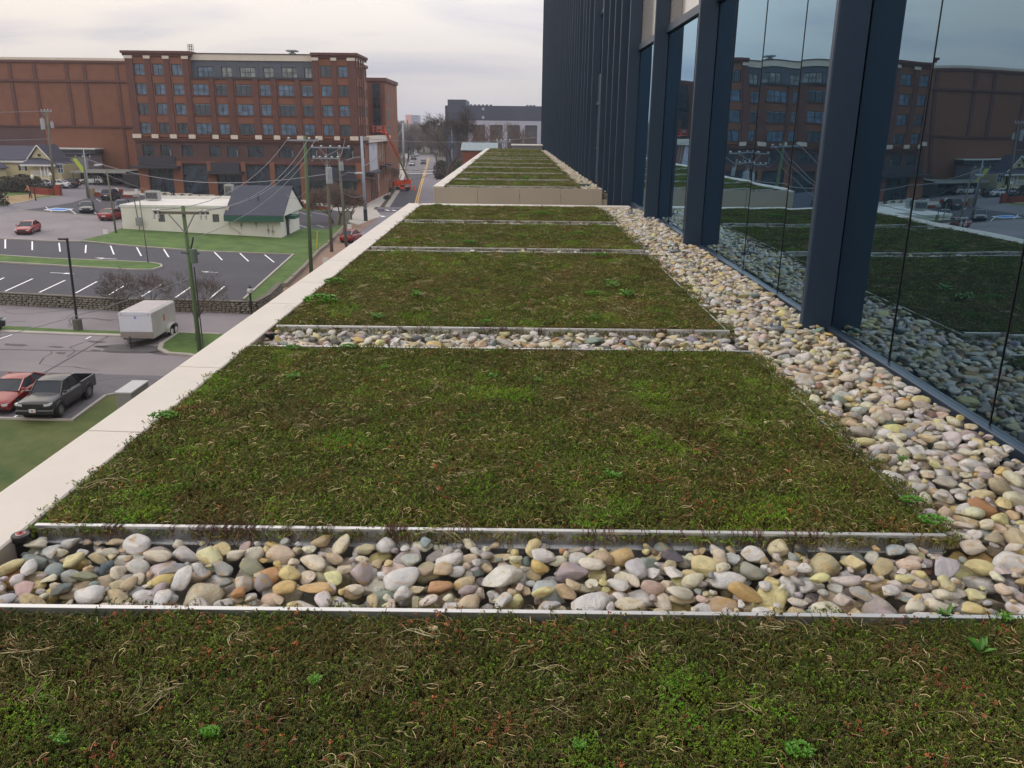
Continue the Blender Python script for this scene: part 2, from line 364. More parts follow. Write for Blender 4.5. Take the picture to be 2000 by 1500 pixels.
# ------------------------------------------------------------------ river stones
def ico(sub):
    bm = bmesh.new(); bmesh.ops.create_icosphere(bm, subdivisions=sub, radius=1)
    v = np.array([x.co[:] for x in bm.verts]); f = [tuple(q.index for q in p.verts) for p in bm.faces]; bm.free(); return v, f
m_stone = bpy.data.materials.new('river_stone'); m_stone.use_nodes = True
t = m_stone.node_tree; b_ = t.nodes['Principled BSDF']; b_.inputs['Roughness'].default_value = .62; b_.inputs['Specular IOR Level'].default_value = .35
at1 = tn(t, 'ShaderNodeAttribute', attribute_type='INSTANCER', attribute_name='tint'); oi = tn(t, 'ShaderNodeObjectInfo')
# individual stones carry their colour as object colour, the massed ones as an instance attribute
vadd = tn(t, 'ShaderNodeMix', data_type='RGBA', blend_type='ADD'); vadd.inputs[0].default_value = 1
t.links.new(at1.outputs['Color'], vadd.inputs[6]); t.links.new(oi.outputs['Color'], vadd.inputs[7])
tc_ = tn(t, 'ShaderNodeTexCoord'); off = tn(t, 'ShaderNodeVectorMath', operation='ADD'); t.links.new(tc_.outputs['Object'], off.inputs[0])
rv = tn(t, 'ShaderNodeMath', operation='MULTIPLY'); t.links.new(oi.outputs['Random'], rv.inputs[0]); rv.inputs[1].default_value = 60; t.links.new(rv.outputs[0], off.inputs[1])
nA = tn(t, 'ShaderNodeTexNoise'); nA.inputs['Scale'].default_value = 1.4; nA.inputs['Detail'].default_value = 8; nA.inputs['Roughness'].default_value = .65; t.links.new(off.outputs[0], nA.inputs[0])
rA = tn(t, 'ShaderNodeValToRGB'); rA.color_ramp.elements[0].position = .3; rA.color_ramp.elements[0].color = (.78, .78, .80, 1); rA.color_ramp.elements[1].position = .7; rA.color_ramp.elements[1].color = (1.18, 1.15, 1.1, 1); t.links.new(nA.outputs[0], rA.inputs[0])
mA = tn(t, 'ShaderNodeMix', data_type='RGBA', blend_type='MULTIPLY'); mA.inputs[0].default_value = 1; t.links.new(vadd.outputs[2], mA.inputs[6]); t.links.new(rA.outputs[0], mA.inputs[7])
nB = tn(t, 'ShaderNodeTexNoise'); nB.inputs['Scale'].default_value = .9; nB.inputs['Detail'].default_value = 5; nB.inputs['Distortion'].default_value = 1.2
of2 = tn(t, 'ShaderNodeVectorMath', operation='ADD'); of2.inputs[1].default_value = (7, 3, 11); t.links.new(off.outputs[0], of2.inputs[0]); t.links.new(of2.outputs[0], nB.inputs[0])
rB = tn(t, 'ShaderNodeValToRGB'); rB.color_ramp.elements[0].position = .56; rB.color_ramp.elements[0].color = (0, 0, 0, 1); rB.color_ramp.elements[1].position = .70; rB.color_ramp.elements[1].color = (.75, .75, .75, 1); t.links.new(nB.outputs[0], rB.inputs[0])
mB = tn(t, 'ShaderNodeMix', data_type='RGBA'); t.links.new(rB.outputs[0], mB.inputs[0]); t.links.new(mA.outputs[2], mB.inputs[6]); mB.inputs[7].default_value = srgb(196, 160, 92)
nC = tn(t, 'ShaderNodeTexVoronoi', feature='DISTANCE_TO_EDGE'); nC.inputs['Scale'].default_value = 1.1; t.links.new(off.outputs[0], nC.inputs[0])
rC = tn(t, 'ShaderNodeValToRGB'); rC.color_ramp.elements[0].position = .0; rC.color_ramp.elements[0].color = (.22, .22, .22, 1); rC.color_ramp.elements[1].position = .025; rC.color_ramp.elements[1].color = (0, 0, 0, 1); t.links.new(nC.outputs[0], rC.inputs[0])
mC = tn(t, 'ShaderNodeMix', data_type='RGBA'); t.links.new(rC.outputs[0], mC.inputs[0]); t.links.new(mB.outputs[2], mC.inputs[6]); mC.inputs[7].default_value = (.62, .60, .56, 1)
t.links.new(mC.outputs[2], b_.inputs['Base Color'])
nD = tn(t, 'ShaderNodeTexNoise'); nD.inputs['Scale'].default_value = 7; nD.inputs['Detail'].default_value = 7; nD.inputs['Roughness'].default_value = .7; t.links.new(off.outputs[0], nD.inputs[0])
bD = tn(t, 'ShaderNodeBump'); bD.inputs['Strength'].default_value = .5; bD.inputs['Distance'].default_value = .12; t.links.new(nD.outputs[0], bD.inputs['Height']); t.links.new(bD.outputs[0], b_.inputs['Normal'])
NV = 26
hid = bpy.data.collections.new('stone_shapes')
stone_me = []
rs = np.random.RandomState(5)
for k in range(NV):
    v, f = ico(3); v = v.copy()
    ang = k % 5 in (1, 3, 4)
    p = rs.uniform(1.0, 1.25) if not ang else 1.0
    v = np.sign(v) * np.abs(v) ** (1 / p)
    sd_ = rs.uniform(0, 99)
    for i in range(len(v)):
        q = Vector(v[i]); n_ = noise.noise(q * .9 + Vector((sd_, 0, 0))) * .34 + noise.noise(q * 2.1 + Vector((0, sd_, 0))) * (.10 if ang else .05)
        v[i] *= 1 + n_
    taper = rs.uniform(-.25, .25); v[:, 1] *= 1 + taper * v[:, 0]; v[:, 2] *= 1 + rs.uniform(-.2, .2) * v[:, 0]
    for _ in range(rs.randint(7, 13) if ang else rs.randint(0, 3)):
        n_ = rs.normal(size=3); n_ /= np.linalg.norm(n_); d_ = rs.uniform(.5, .85)
        h_ = v @ n_ - d_; mk = h_ > 0; v[mk] -= np.outer(h_[mk] * .93, n_)
    v /= np.abs(v).max(axis=0)
    me = bpy.data.meshes.new('stone_shape'); me.from_pydata(v.tolist(), [], f); me.materials.append(m_stone)
    me.polygons.foreach_set('use_smooth', [True] * len(me.polygons)); me.update(); stone_me.append(me)
    o = bpy.data.objects.new('stone_shape_%02d' % k, me); hid.objects.link(o)
PAL = [((200, 196, 192), 14), ((216, 207, 184), 19), ((196, 180, 150), 13), ((184, 168, 134), 6), ((206, 178, 116), 3.5), ((218, 202, 146), 8), ((160, 155, 152), 9), ((128, 140, 138), 5), ((84, 92, 96), 1.6),
       ((196, 178, 162), 4), ((140, 108, 94), .7), ((230, 226, 220), 12), ((160, 158, 130), 3), ((178, 134, 94), .6), ((180, 180, 182), 7), ((110, 96, 84), 1.4)]
PW = np.array([w for _, w in PAL]); PW = PW / PW.sum()
def stone_tint():
    c = PAL[rs.choice(len(PAL), p=PW)][0]; j = rs.normal(0, 6); c = [max(20, min(238, v + j + rs.normal(0, 4))) for v in c]
    return tuple(min(.80, v ** .84 * 1.14) for v in srgb(*c)[:3]) + (1,)
GX0, GY0, CS = -2.0, -1.7, .01
Hm = np.full((int(19.0 / CS), int(4.65 / CS)), 11.78); Im = np.full(Hm.shape, -1, int)
regions = [(XI + .01, XB - .02, BEDS[i][1] + .01, BEDS[i + 1][0] - .01) for i in range(4)] + [(XB + .012, 2.56, 2.37, 17.09)]
stones = []
def drop(x, y, a, b, c, rz):
    R = a; i0 = max(0, int((y - R - GY0) / CS)); i1 = min(Hm.shape[0], int((y + R - GY0) / CS) + 2); j0 = max(0, int((x - R - GX0) / CS)); j1 = min(Hm.shape[1], int((x + R - GX0) / CS) + 2)
    yy_, xx_ = np.mgrid[i0:i1, j0:j1]; dx = GX0 + (xx_ + .5) * CS - x; dy = GY0 + (yy_ + .5) * CS - y
    ca, sa = math.cos(rz), math.sin(rz); u = (dx * ca + dy * sa) / a; w = (-dx * sa + dy * ca) / b; r2 = u * u + w * w; mk = r2 < .98
    if mk.sum() < 3: return None
    s_ = np.sqrt(np.clip(1 - r2, 0, 1)) * c; sub = Hm[i0:i1, j0:j1]
    need = np.sort((sub + s_ * .92)[mk]); z = need[int(len(need) * .90)]
    return z, (i0, i1, j0, j1), mk, s_
for (x0, x1, y0, y1) in regions:
    area = (x1 - x0) * (y1 - y0); n_ = int(area * 700)
    for q in range(n_):
        near = 1.0
        a = min(.085, max(.020, rs.lognormal(math.log(.0455), .31))) * near; b = a * rs.uniform(.55, .9); c = b * rs.uniform(.5, .85)
        best = None
        for _ in range(5):
            mrg = b * .85
            x = rs.uniform(x0 + mrg, x1 - mrg); y = rs.uniform(y0 + mrg, y1 - mrg); rz = rs.uniform(0, PI)
            r = drop(x, y, a, b, c, rz)
            if r and (best is None or r[0] < best[0][0]): best = (r, x, y, rz)
        (z, (i0, i1, j0, j1), mk, s_), x, y, rz = best
        if z + c > (11.965 if (x < XB and rs.rand() < .55) else 11.99): continue
        top = z + s_; sub = Hm[i0:i1, j0:j1]; upd = mk & (top > sub)
        sub[upd] = top[upd]; Im[i0:i1, j0:j1][upd] = len(stones)
        stones.append((x, y, z, a, b, c, rz))
for (x0, x1, y0, y1) in regions:        # small pebbles settle into the gaps
    for q in range(int((x1 - x0) * (y1 - y0) * 150)):
        a = rs.uniform(.014, .023); b = a * rs.uniform(.7, .95); c = b * rs.uniform(.6, .9); best = None
        for _ in range(7):
            x = rs.uniform(x0 + b, x1 - b); y = rs.uniform(y0 + b, y1 - b); rz = rs.uniform(0, PI); r = drop(x, y, a, b, c, rz)
            if r and (best is None or r[0] < best[0][0]): best = (r, x, y, rz)
        if best is None or best[0][0] + c > 11.97: continue
        (z, (i0, i1, j0, j1), mk, s_), x, y, rz = best; top = z + s_; sub = Hm[i0:i1, j0:j1]; upd = mk & (top > sub); sub[upd] = top[upd]; Im[i0:i1, j0:j1][upd] = len(stones); stones.append((x, y, z, a, b, c, rz))
cnt = np.bincount(Im[Im >= 0].ravel(), minlength=len(stones))
vis = [i for i in range(len(stones)) if cnt[i] > 5]
def tilt(): return (rs.normal(0, .22), rs.normal(0, .2))
score = []
for i in vis:
    x, y, z, a, b, c, rz = stones[i]; px, py, D = proj(x, y, z)
    ok = -30 < px < 2030 and py < 1230 and D > .5
    score.append((cnt[i] ** .5 / D / D if ok else 0, i))
score.sort(reverse=True); top300 = [i for s_, i in score[:300]]; t3 = set(top300)
for i in top300:
    x, y, z, a, b, c, rz = stones[i]; o = bpy.data.objects.new('stone', stone_me[rs.randint(NV)])
    o.location = (x, y, z); o.rotation_euler = (*tilt(), rz); o.scale = (a, b, c); o.color = stone_tint(); link(o, roof_deck)
# far roof side strip and thin strips: simple jittered single layer
far = []
def far_strip(x0, x1, y0, y1, step, a0):
    y = y0
    while y < y1:
        x = x0
        while x < x1:
            a = a0 * rs.uniform(.7, 1.4); far.append((x + rs.uniform(-.3, .3) * step, y + rs.uniform(-.3, .3) * step, 11.84 + rs.uniform(-.02, .05), a, a * .75, a * .6, rs.uniform(0, PI))); x += step
        y += step * .85
far_strip(XB + .08, 2.50, 22.84, 65.9, .072, .043)
for i in range(len(BEDS2) - 1): far_strip(XI + .05, XB, BEDS2[i][1] + .05, BEDS2[i + 1][0] - .04, .08, .045)
def gn_scatter(name, pts, coll, parent=None, extra=None, kind='stuff'):
    """pts: list of (loc, rot, scale, index, tint)"""
    me = bpy.data.meshes.new(name); me.from_pydata([p[0] for p in pts], [], [])
    for nm, ty, fld, vals in (('rot', 'FLOAT_VECTOR', 'vector', [p[1] for p in pts]), ('scl', 'FLOAT_VECTOR', 'vector', [p[2] for p in pts]), ('idx', 'INT', 'value', [p[3] for p in pts]), ('tint', 'FLOAT_COLOR', 'color', [p[4] for p in pts])):
        a = me.attributes.new(nm, ty, 'POINT'); a.data.foreach_set(fld, np.array(vals, dtype=np.int32 if ty == 'INT' else np.float32).ravel())
    o = bpy.data.objects.new(name, me); link(o, parent); o['kind'] = kind; o.color = (0, 0, 0, 1)
    g = bpy.data.node_groups.new(name + '_nodes', 'GeometryNodeTree')
    g.interface.new_socket('Geometry', in_out='INPUT', socket_type='NodeSocketGeometry'); g.interface.new_socket('Geometry', in_out='OUTPUT', socket_type='NodeSocketGeometry')
    gi = g.nodes.new('NodeGroupInput'); go = g.nodes.new('NodeGroupOutput'); ip = g.nodes.new('GeometryNodeInstanceOnPoints'); ci = g.nodes.new('GeometryNodeCollectionInfo')
    ci.inputs['Collection'].default_value = coll; ci.inputs['Separate Children'].default_value = True; ci.inputs['Reset Children'].default_value = True
    g.links.new(gi.outputs[0], ip.inputs['Points']); g.links.new(ci.outputs[0], ip.inputs['Instance']); ip.inputs['Pick Instance'].default_value = True
    for nm, ty, so in (('idx', 'INT', 'Instance Index'), ('rot', 'FLOAT_VECTOR', 'Rotation'), ('scl', 'FLOAT_VECTOR', 'Scale')):
        na = g.nodes.new('GeometryNodeInputNamedAttribute'); na.data_type = ty; na.inputs['Name'].default_value = nm; g.links.new(na.outputs[0], ip.inputs[so])
    g.links.new(ip.outputs[0], go.inputs[0])
    md = o.modifiers.new('scatter', 'NODES'); md.node_group = g; return o
pts = [((s_[0], s_[1], s_[2]), (*tilt(), s_[6]), (s_[3], s_[4], s_[5]), rs.randint(NV), stone_tint()) for s_ in [stones[i] for i in vis if i not in t3] + far]
gn_scatter('river_stones', pts, hid, roof_deck)
# ------------------------------------------------------------------ sedum planting
m_sed = bpy.data.materials.new('sedum_plants'); m_sed.use_nodes = True
t = m_sed.node_tree; b_ = t.nodes['Principled BSDF']; b_.inputs['Roughness'].default_value = .62; b_.inputs['Specular IOR Level'].default_value = .25
a1 = tn(t, 'ShaderNodeAttribute', attribute_name='Col'); a2 = tn(t, 'ShaderNodeAttribute', attribute_type='INSTANCER', attribute_name='tint')
mm_ = tn(t, 'ShaderNodeMix', data_type='RGBA', blend_type='MULTIPLY'); mm_.inputs[0].default_value = 1; t.links.new(a1.outputs['Color'], mm_.inputs[6]); t.links.new(a2.outputs['Color'], mm_.inputs[7]); t.links.new(mm_.outputs[2], b_.inputs['Base Color'])
C_dark, C_mid, C_bright = srgb(56, 78, 26), srgb(90, 110, 42), srgb(114, 152, 46)
C_brown, C_olive, C_straw, C_red, C_rust = srgb(94, 84, 50), srgb(98, 104, 56), srgb(186, 176, 136), srgb(134, 68, 52), srgb(146, 96, 62)
class CB:
    """coloured mesh builder for plants"""
    def __init__(s): s.v = []; s.f = []; s.c = []
    def add(s, vs, fs, col):
        n = len(s.v); s.v += vs; s.f += [tuple(i + n for i in f) for f in fs]; s.c += [col] * len(vs)
    def stem(s, pts, r0, r1, col):
        n = len(pts); vs = []; fs = []
        for i, p in enumerate(pts):
            r = r0 + (r1 - r0) * i / (n - 1)
            for k in range(3): a = 2.1 * k; vs.append((p[0] + r * math.cos(a), p[1] + r * math.sin(a), p[2] + (r if k == 0 else -r * .5)))
        for i in range(n - 1):
            for k in range(3): fs.append((i * 3 + k, i * 3 + (k + 1) % 3, i * 3 + 3 + (k + 1) % 3, i * 3 + 3 + k))
        s.add(vs, fs, col)
    def blob(s, p, d, l, w, col):
        d = Vector(d).normalized(); a = d.orthogonal().normalized(); b = d.cross(a); p = Vector(p)
        m_ = p + d * l * .6
        vs = [p, m_ + a * w, m_ + b * w, m_ - a * w, m_ - b * w, p + d * l]
        s.add([tuple(q) for q in vs], [(0, 2, 1), (0, 3, 2), (0, 4, 3), (0, 1, 4), (5, 1, 2), (5, 2, 3), (5, 3, 4), (5, 4, 1)], col)
    def leaf(s, p, d, up, l, w, col):
        d = Vector(d).normalized(); u = Vector(up); sde = d.cross(u).normalized(); p = Vector(p); n_ = sde.cross(d).normalized()
        vs = [p, p + d * l * .45 + sde * w + n_ * l * .08, p + d * l + n_ * -.05 * l, p + d * l * .45 - sde * w + n_ * l * .08, p + d * l * .45]
        s.add([tuple(q) for q in vs], [(0, 1, 4), (1, 2, 4), (2, 3, 4), (3, 0, 4)], col)
    def mesh(s, name, m):
        me = bpy.data.meshes.new(name); me.from_pydata(s.v, [], s.f); a = me.attributes.new('Col', 'FLOAT_COLOR', 'POINT')
        a.data.foreach_set('color', np.array(s.c, dtype=np.float32).ravel()); me.materials.append(m); me.update(); return me
def jit(c, k=.18):
    f = 1 + rnd.uniform(-k, k); return (c[0] * f * rnd.uniform(.92, 1.08), c[1] * f, c[2] * f * rnd.uniform(.9, 1.1), 1)
def pick(ws):
    x = rnd.random() * sum(w for _, w in ws)
    for c, w in ws:
        x -= w
        if x <= 0: return c
    return ws[-1][0]
def clump(kind, n=64, R=.075):
    cb = CB()
    mixs = {'green': [(C_dark, 5), (C_mid, 5), (C_bright, 2), (C_olive, 2), (C_brown, 1)], 'brown': [(C_brown, 5), (C_olive, 5), (C_dark, 3), (C_mid, 2), (C_rust, .15)],
            'bright': [(C_bright, 6), (C_mid, 4), (srgb(98, 158, 40), 3)], 'dark': [(C_dark, 6), (C_brown, 2), (C_olive, 2)]}[kind]
    for i in range(n):
        r = R * math.sqrt(rnd.random()); a = rnd.uniform(0, 2 * PI); x, y = r * math.cos(a), r * math.sin(a)
        h = rnd.uniform(.016, .044) * (1.1 if kind == 'bright' else 1); la = rnd.uniform(0, 2 * PI); ln = rnd.uniform(.1, .9) * h
        tip = (x + ln * math.cos(la), y + ln * math.sin(la), h); midp = (x + ln * .25 * math.cos(la), y + ln * .25 * math.sin(la), h * .55)
        col = pick(mixs)
        cb.stem([(x, y, -.012), midp, tip], .0014, .0010, jit(C_brown if rnd.random() < .7 else C_olive))
        d = Vector(tip) - Vector(midp)
        for j in range(7):
            q = rnd.uniform(.25, 1); p = Vector(midp).lerp(Vector(tip), q); th = rnd.uniform(0, 2 * PI); up = .2 + q * .9
            cb.blob(p, (math.cos(th), math.sin(th), up), rnd.uniform(.005, .0085), rnd.uniform(.0013, .0021), jit(col))
    for i in range({'brown': 13, 'green': 8, 'dark': 9, 'bright': 2}[kind]):     # dry curled stems
        r = R * math.sqrt(rnd.random()); a = rnd.uniform(0, 2 * PI); p = Vector((r * math.cos(a), r * math.sin(a), rnd.uniform(.018, .035)))
        h = rnd.uniform(0, 2 * PI); cur = rnd.uniform(-1, 1) * 1.1; pts = [p.copy()]; L_ = rnd.uniform(.005, .011); vz = rnd.uniform(-.1, .6)
        for j in range(6): p = p + Vector((math.cos(h) * L_, math.sin(h) * L_, vz * L_)); h += cur * rnd.uniform(.2, .8); vz -= .22; pts.append(p.copy())
        cb.stem([tuple(q) for q in pts], .0009, .0005, jit(pick([(C_straw, 4), (srgb(150, 136, 98), 4), (C_brown, 2)])))
    return cb
def head(cb, x, y, h, big=1):
    dx, dy = rnd.uniform(-.02, .02), rnd.uniform(-.02, .02); c = pick([(C_red, 3), (C_rust, 4), (srgb(196, 120, 78), 2)])
    cb.stem([(x, y, 0), (x + dx * .4, y + dy * .4, h * .6), (x + dx, y + dy, h)], .0011, .0009, jit(C_rust))
    for j in range(9):
        th = rnd.uniform(0, 2 * PI); rr = rnd.uniform(0, .006) * big
        cb.blob((x + dx + rr * math.cos(th), y + dy + rr * math.sin(th), h + rnd.uniform(-.002, .002)), (math.cos(th) * .8, math.sin(th) * .8, .8), .006 * big, .0022 * big, jit(c))
sed = bpy.data.collections.new('sedum_shapes'); KINDS = ['green'] * 4 + ['brown'] * 4 + ['dark'] * 2 + ['bright'] * 2
SH = []
for i, k in enumerate(KINDS):
    o = bpy.data.objects.new('sedum_shape_%02d' % i, clump(k).mesh('sedum_shape', m_sed)); sed.objects.link(o)
n0 = len(KINDS)
for i in range(3):      # red flower heads
    cb = CB()
    for j in range(4 + i): head(cb, rnd.uniform(-.04, .04), rnd.uniform(-.04, .04), rnd.uniform(.038, .065))
    o = bpy.data.objects.new('sedum_shape_%02d' % (n0 + i), cb.mesh('sedum_shape', m_sed)); sed.objects.link(o)
for i in range(4):      # long straw tangles
    cb = CB(); h0 = rnd.uniform(0, 6)
    for j in range(14):
        p = Vector((rnd.gauss(0, .022), rnd.gauss(0, .022), rnd.uniform(.03, .045))); h = h0 + rnd.gauss(0, .7); cur = rnd.choice((-1, 1)) * rnd.uniform(.1, .5); pts = [p.copy()]; L_ = rnd.uniform(.008, .02); vz = rnd.uniform(0, .5)
        for q in range(8): p = p + Vector((math.cos(h) * L_, math.sin(h) * L_, vz * L_)); h += cur; vz -= .16; p.z = max(p.z, .022); pts.append(p.copy())
        cb.stem([tuple(q) for q in pts], .0009, .0005, jit(pick([(C_straw, 2), (srgb(160, 146, 104), 3), (srgb(122, 106, 70), 2)])))
    o = bpy.data.objects.new('sedum_shape_%02d' % (n0 + 3 + i), cb.mesh('sedum_shape', m_sed)); sed.objects.link(o)
def sedum_bed(i, x0, x1, y0, y1, dens, sc_, label, far_=False):
    pts = []; n_ = int((x1 - x0) * (y1 - y0) * dens); sx_ = math.sqrt(1 / dens)
    nx = int((x1 - x0) / sx_) + 1; ny = int((y1 - y0) / sx_) + 1
    for a in range(nx + 1):
        for b in range(ny + 1):
            x = x0 + (x1 - x0) * a / nx + rnd.uniform(-.5, .5) * sx_; y = y0 + (y1 - y0) * b / ny + rnd.uniform(-.5, .5) * sx_
            y = min(max(y, y0 + .035), y1 - (-.008 if rnd.random() < .12 else .015 if rnd.random() < .5 else .045))
            if x < x0 + .03: x = x0 + .03 - rnd.uniform(0, .075) * (.5 + noise.noise(Vector((0, y * 3, 1))))
            if x > x1 - .03 and rnd.random() < .8: x = x1 - .02 + rnd.uniform(0, .07) * (1 + noise.noise(Vector((5, y * 3, 1))))
            if proj(x, y, ZR)[1] > 1620 and y < 1.45: continue
            P = Vector((x * 1.6, y * 1.3, i * 3.7)); g = noise.noise(P) + .5 * noise.noise(P * 2.7); g2 = noise.noise(P * 1.1 + Vector((9, 9, 0))); r = rnd.random()
            br = noise.noise(P * 1.9 + Vector((31, 5, 2)))
            if br > .36 and r < .6: k = rnd.randint(10, 11)
            elif g > -.18 + rnd.gauss(0, .22): k = rnd.randint(0, 3)
            elif g2 > .25 and r < .6: k = rnd.randint(8, 9)
            else: k = rnd.randint(4, 7)
            dz = .012 * noise.noise(P * 3) + .008 * noise.noise(P * 9)
            s_ = sc_ * rnd.uniform(.8, 1.25); tl = (1.08 if i == 0 else 1.3) * rnd.uniform(.8, 1.2) * (1 + .25 * noise.noise(P * 1.7 + Vector((3, 3, 3))))
            edge = min(x - x0, x1 - x, y - y0, y1 - y); zz = ZR - (.020 if i < 2 else .030 if i < 9 else .042) + dz - (.016 if edge < .06 else 0)
            pts.append(((x, y, zz), (rnd.gauss(0, .09), rnd.gauss(0, .09), rnd.uniform(0, 6.28)), (s_, s_, min(s_, 1.2 if i < 2 else .95) * rnd.uniform(.65, 1.1) * (.75 if edge < .06 else 1)), k, (tl * rnd.uniform(.98, 1.2), tl, tl * rnd.uniform(.85, 1.05), 1)))
            if rnd.random() < (.06 if i == 0 else .02) * (1 + noise.noise(P * 1.3 + Vector((50, 1, 1))) * 1.8) * (.4 if far_ else 1): pts.append(((x, y, zz), (rnd.gauss(0, .15), rnd.gauss(0, .15), rnd.uniform(0, 6.28)), (min(s_, 1.5), min(s_, 1.5), min(s_, 1.2) * .9), n0 + rnd.randint(0, 2), (1, 1, 1, 1)))
            if rnd.random() < (.045 if i == 0 else .02 if i == 1 else .015) * (1 + noise.noise(P * 1.5 + Vector((70, 1, 1))) * 2.2): pts.append(((x, y, zz), (rnd.gauss(0, .1), rnd.gauss(0, .1), rnd.uniform(0, 6.28)), (min(s_, 1.5), min(s_, 1.5), min(s_, 1.2) * .9), n0 + 3 + rnd.randint(0, 3), (1, 1, 1, 1)))
    o = gn_scatter('sedum', pts, sed); tag(o, label, 'sedum', 'sedum beds', 'stuff'); o.color = (1, 1, 1, 1)
lab = ['dark green and rusty sedum mat nearest the camera, below the front stone strip', 'large dark olive sedum mat behind the front stone strip', 'long olive sedum mat with bright tufts, third from the camera',
       'narrow olive sedum mat, fourth from the camera', 'short sedum mat just before the white cross coping']
for i, (a, b) in enumerate(BEDS):
    sedum_bed(i, XI + .01, XB if i else XB + .85, a, b, [330, 270, 170, 120, 100][i], [.86, .95, 1.15, 1.35, 1.45][i], lab[i])
for i, (a, b) in enumerate(BEDS2): sedum_bed(9 + i, XI + .03, XB, a, b, 42 if i < 4 else 26, 2.2 if i < 4 else 2.8, 'thin olive sedum mat, %s row of the far roof' % ordn[i], True)
mb = MB()
for i, (a, b) in enumerate(BEDS): mb.box(XI + .012, (XB if i else XB + .85) - .004, a + .008, b - .008, 11.776, 11.972)
for i, (a, b) in enumerate(BEDS2): mb.box(XI + .02, XB - .004, a + .008, b - .008, 11.776, 11.972)
tag(mb.build('soil', m_soil), kind='structure')
# dry reddish stems hanging over the rails
cb = CB()
def hang(x, y, n):
    for _ in range(n):
        p = Vector((x + rnd.gauss(0, .018), y - .016, ZR + .004)); L_ = rnd.uniform(.010, .02); pts = [Vector((p.x, y + .02, ZR + .008)), p.copy()]
        for q in range(rnd.randint(2, 5)): p = p + Vector((rnd.gauss(0, .5) * L_, rnd.gauss(-.05, .12) * L_, -L_)); pts.append(p.copy())
        cb.stem([tuple(q) for q in pts], .0014, .0008, jit(srgb(84, 52, 44)))
        for q in range(4): cb.blob(pts[-1] + Vector((rnd.gauss(0, .003), rnd.gauss(0, .003), rnd.gauss(0, .004))), (rnd.gauss(0, 1), rnd.gauss(0, 1), -.4), .005, .0018, jit(pick([(srgb(96, 48, 40), 3), (C_dark, 1), (srgb(70, 46, 38), 3)])))
for px, n in ((160, 3), (205, 14), (222, 12), (330, 4), (365, 3), (390, 8), (412, 14), (430, 12), (452, 16), (475, 14), (492, 12), (520, 5), (565, 6), (600, 5), (640, 7), (758, 14), (772, 16), (790, 8), (880, 5), (912, 7), (1150, 9), (1185, 7), (1270, 3), (1320, 3), (1372, 4), (1440, 6), (1475, 9), (1540, 5), (1568, 6), (1585, 5)):
    hang(atZ(px, 1036, ZR).x, BEDS[1][0], n)
for k in (2, 3, 4):
    for _ in range(26): hang(rnd.uniform(XI + .1, XB - .1), BEDS[k][0], rnd.choice((2, 3, 5, 9, 12)))
o = bpy.data.objects.new('trailing_stems', cb.mesh('trailing_stems', m_sed)); link(o); tag(o, 'dry dark red sedum stems hanging over the aluminium rails', 'plant stems', kind='stuff')
_m = m_sed.copy()
m_weed = bpy.data.materials.new('weed_leaves'); m_weed.use_nodes = True; t = m_weed.node_tree; b_ = t.nodes['Principled BSDF']; a1 = tn(t, 'ShaderNodeAttribute', attribute_name='Col'); t.links.new(a1.outputs['Color'], b_.inputs['Base Color']); b_.inputs['Roughness'].default_value = .5
o.data.materials.clear(); o.data.materials.append(m_weed)
# bright green volunteer plants
def weed(px, py, size, style, label):
    p = atZ(px, py, ZR + .01); cb = CB(); g1 = srgb(86, 142, 34) if style != 2 else srgb(70, 122, 36); n_ = {0: 26, 1: 60, 2: 11}[style]
    for i in range(n_):
        th = rnd.uniform(0, 2 * PI); e = rnd.uniform(.25, 1.3); d = Vector((math.cos(th), math.sin(th), e))
        if style == 1:      # rounded moss-like cushion
            r = size * math.sqrt(rnd.random()) * .8; q = Vector((r * math.cos(th), r * .8 * math.sin(th), .01 + .25 * size * (1 - (r / size) ** 2)))
            for j in range(3): cb.leaf(q, (math.cos(th + j * 2.1), math.sin(th + j * 2.1), 1.1), (0, 0, 1), size * .16 + .004, size * .05 + .0015, jit(g1, .25))
        elif style == 0:    # small branching plant with little leaves
            tip = d.normalized() * size * rnd.uniform(.4, 1); cb.stem([(0, 0, -.01), tuple(tip * .5), tuple(tip)], .0012, .0008, jit(C_bright))
            for j in range(5): cb.leaf(tip * rnd.uniform(.5, 1), (rnd.gauss(0, 1), rnd.gauss(0, 1), .5), (0, 0, 1), size * .22, size * .085, jit(g1, .25))
        else:               # rosette of long leaves
            q = d.normalized() * size * .1; cb.leaf(q, d, (0, 0, 1), size * rnd.uniform(.7, 1.1), size * .17, jit(g1, .2))
    o = bpy.data.objects.new('weed', cb.mesh('weed', m_weed)); o.location = p; link(o); tag(o, label, 'weed', 'bright green weeds among the sedum')
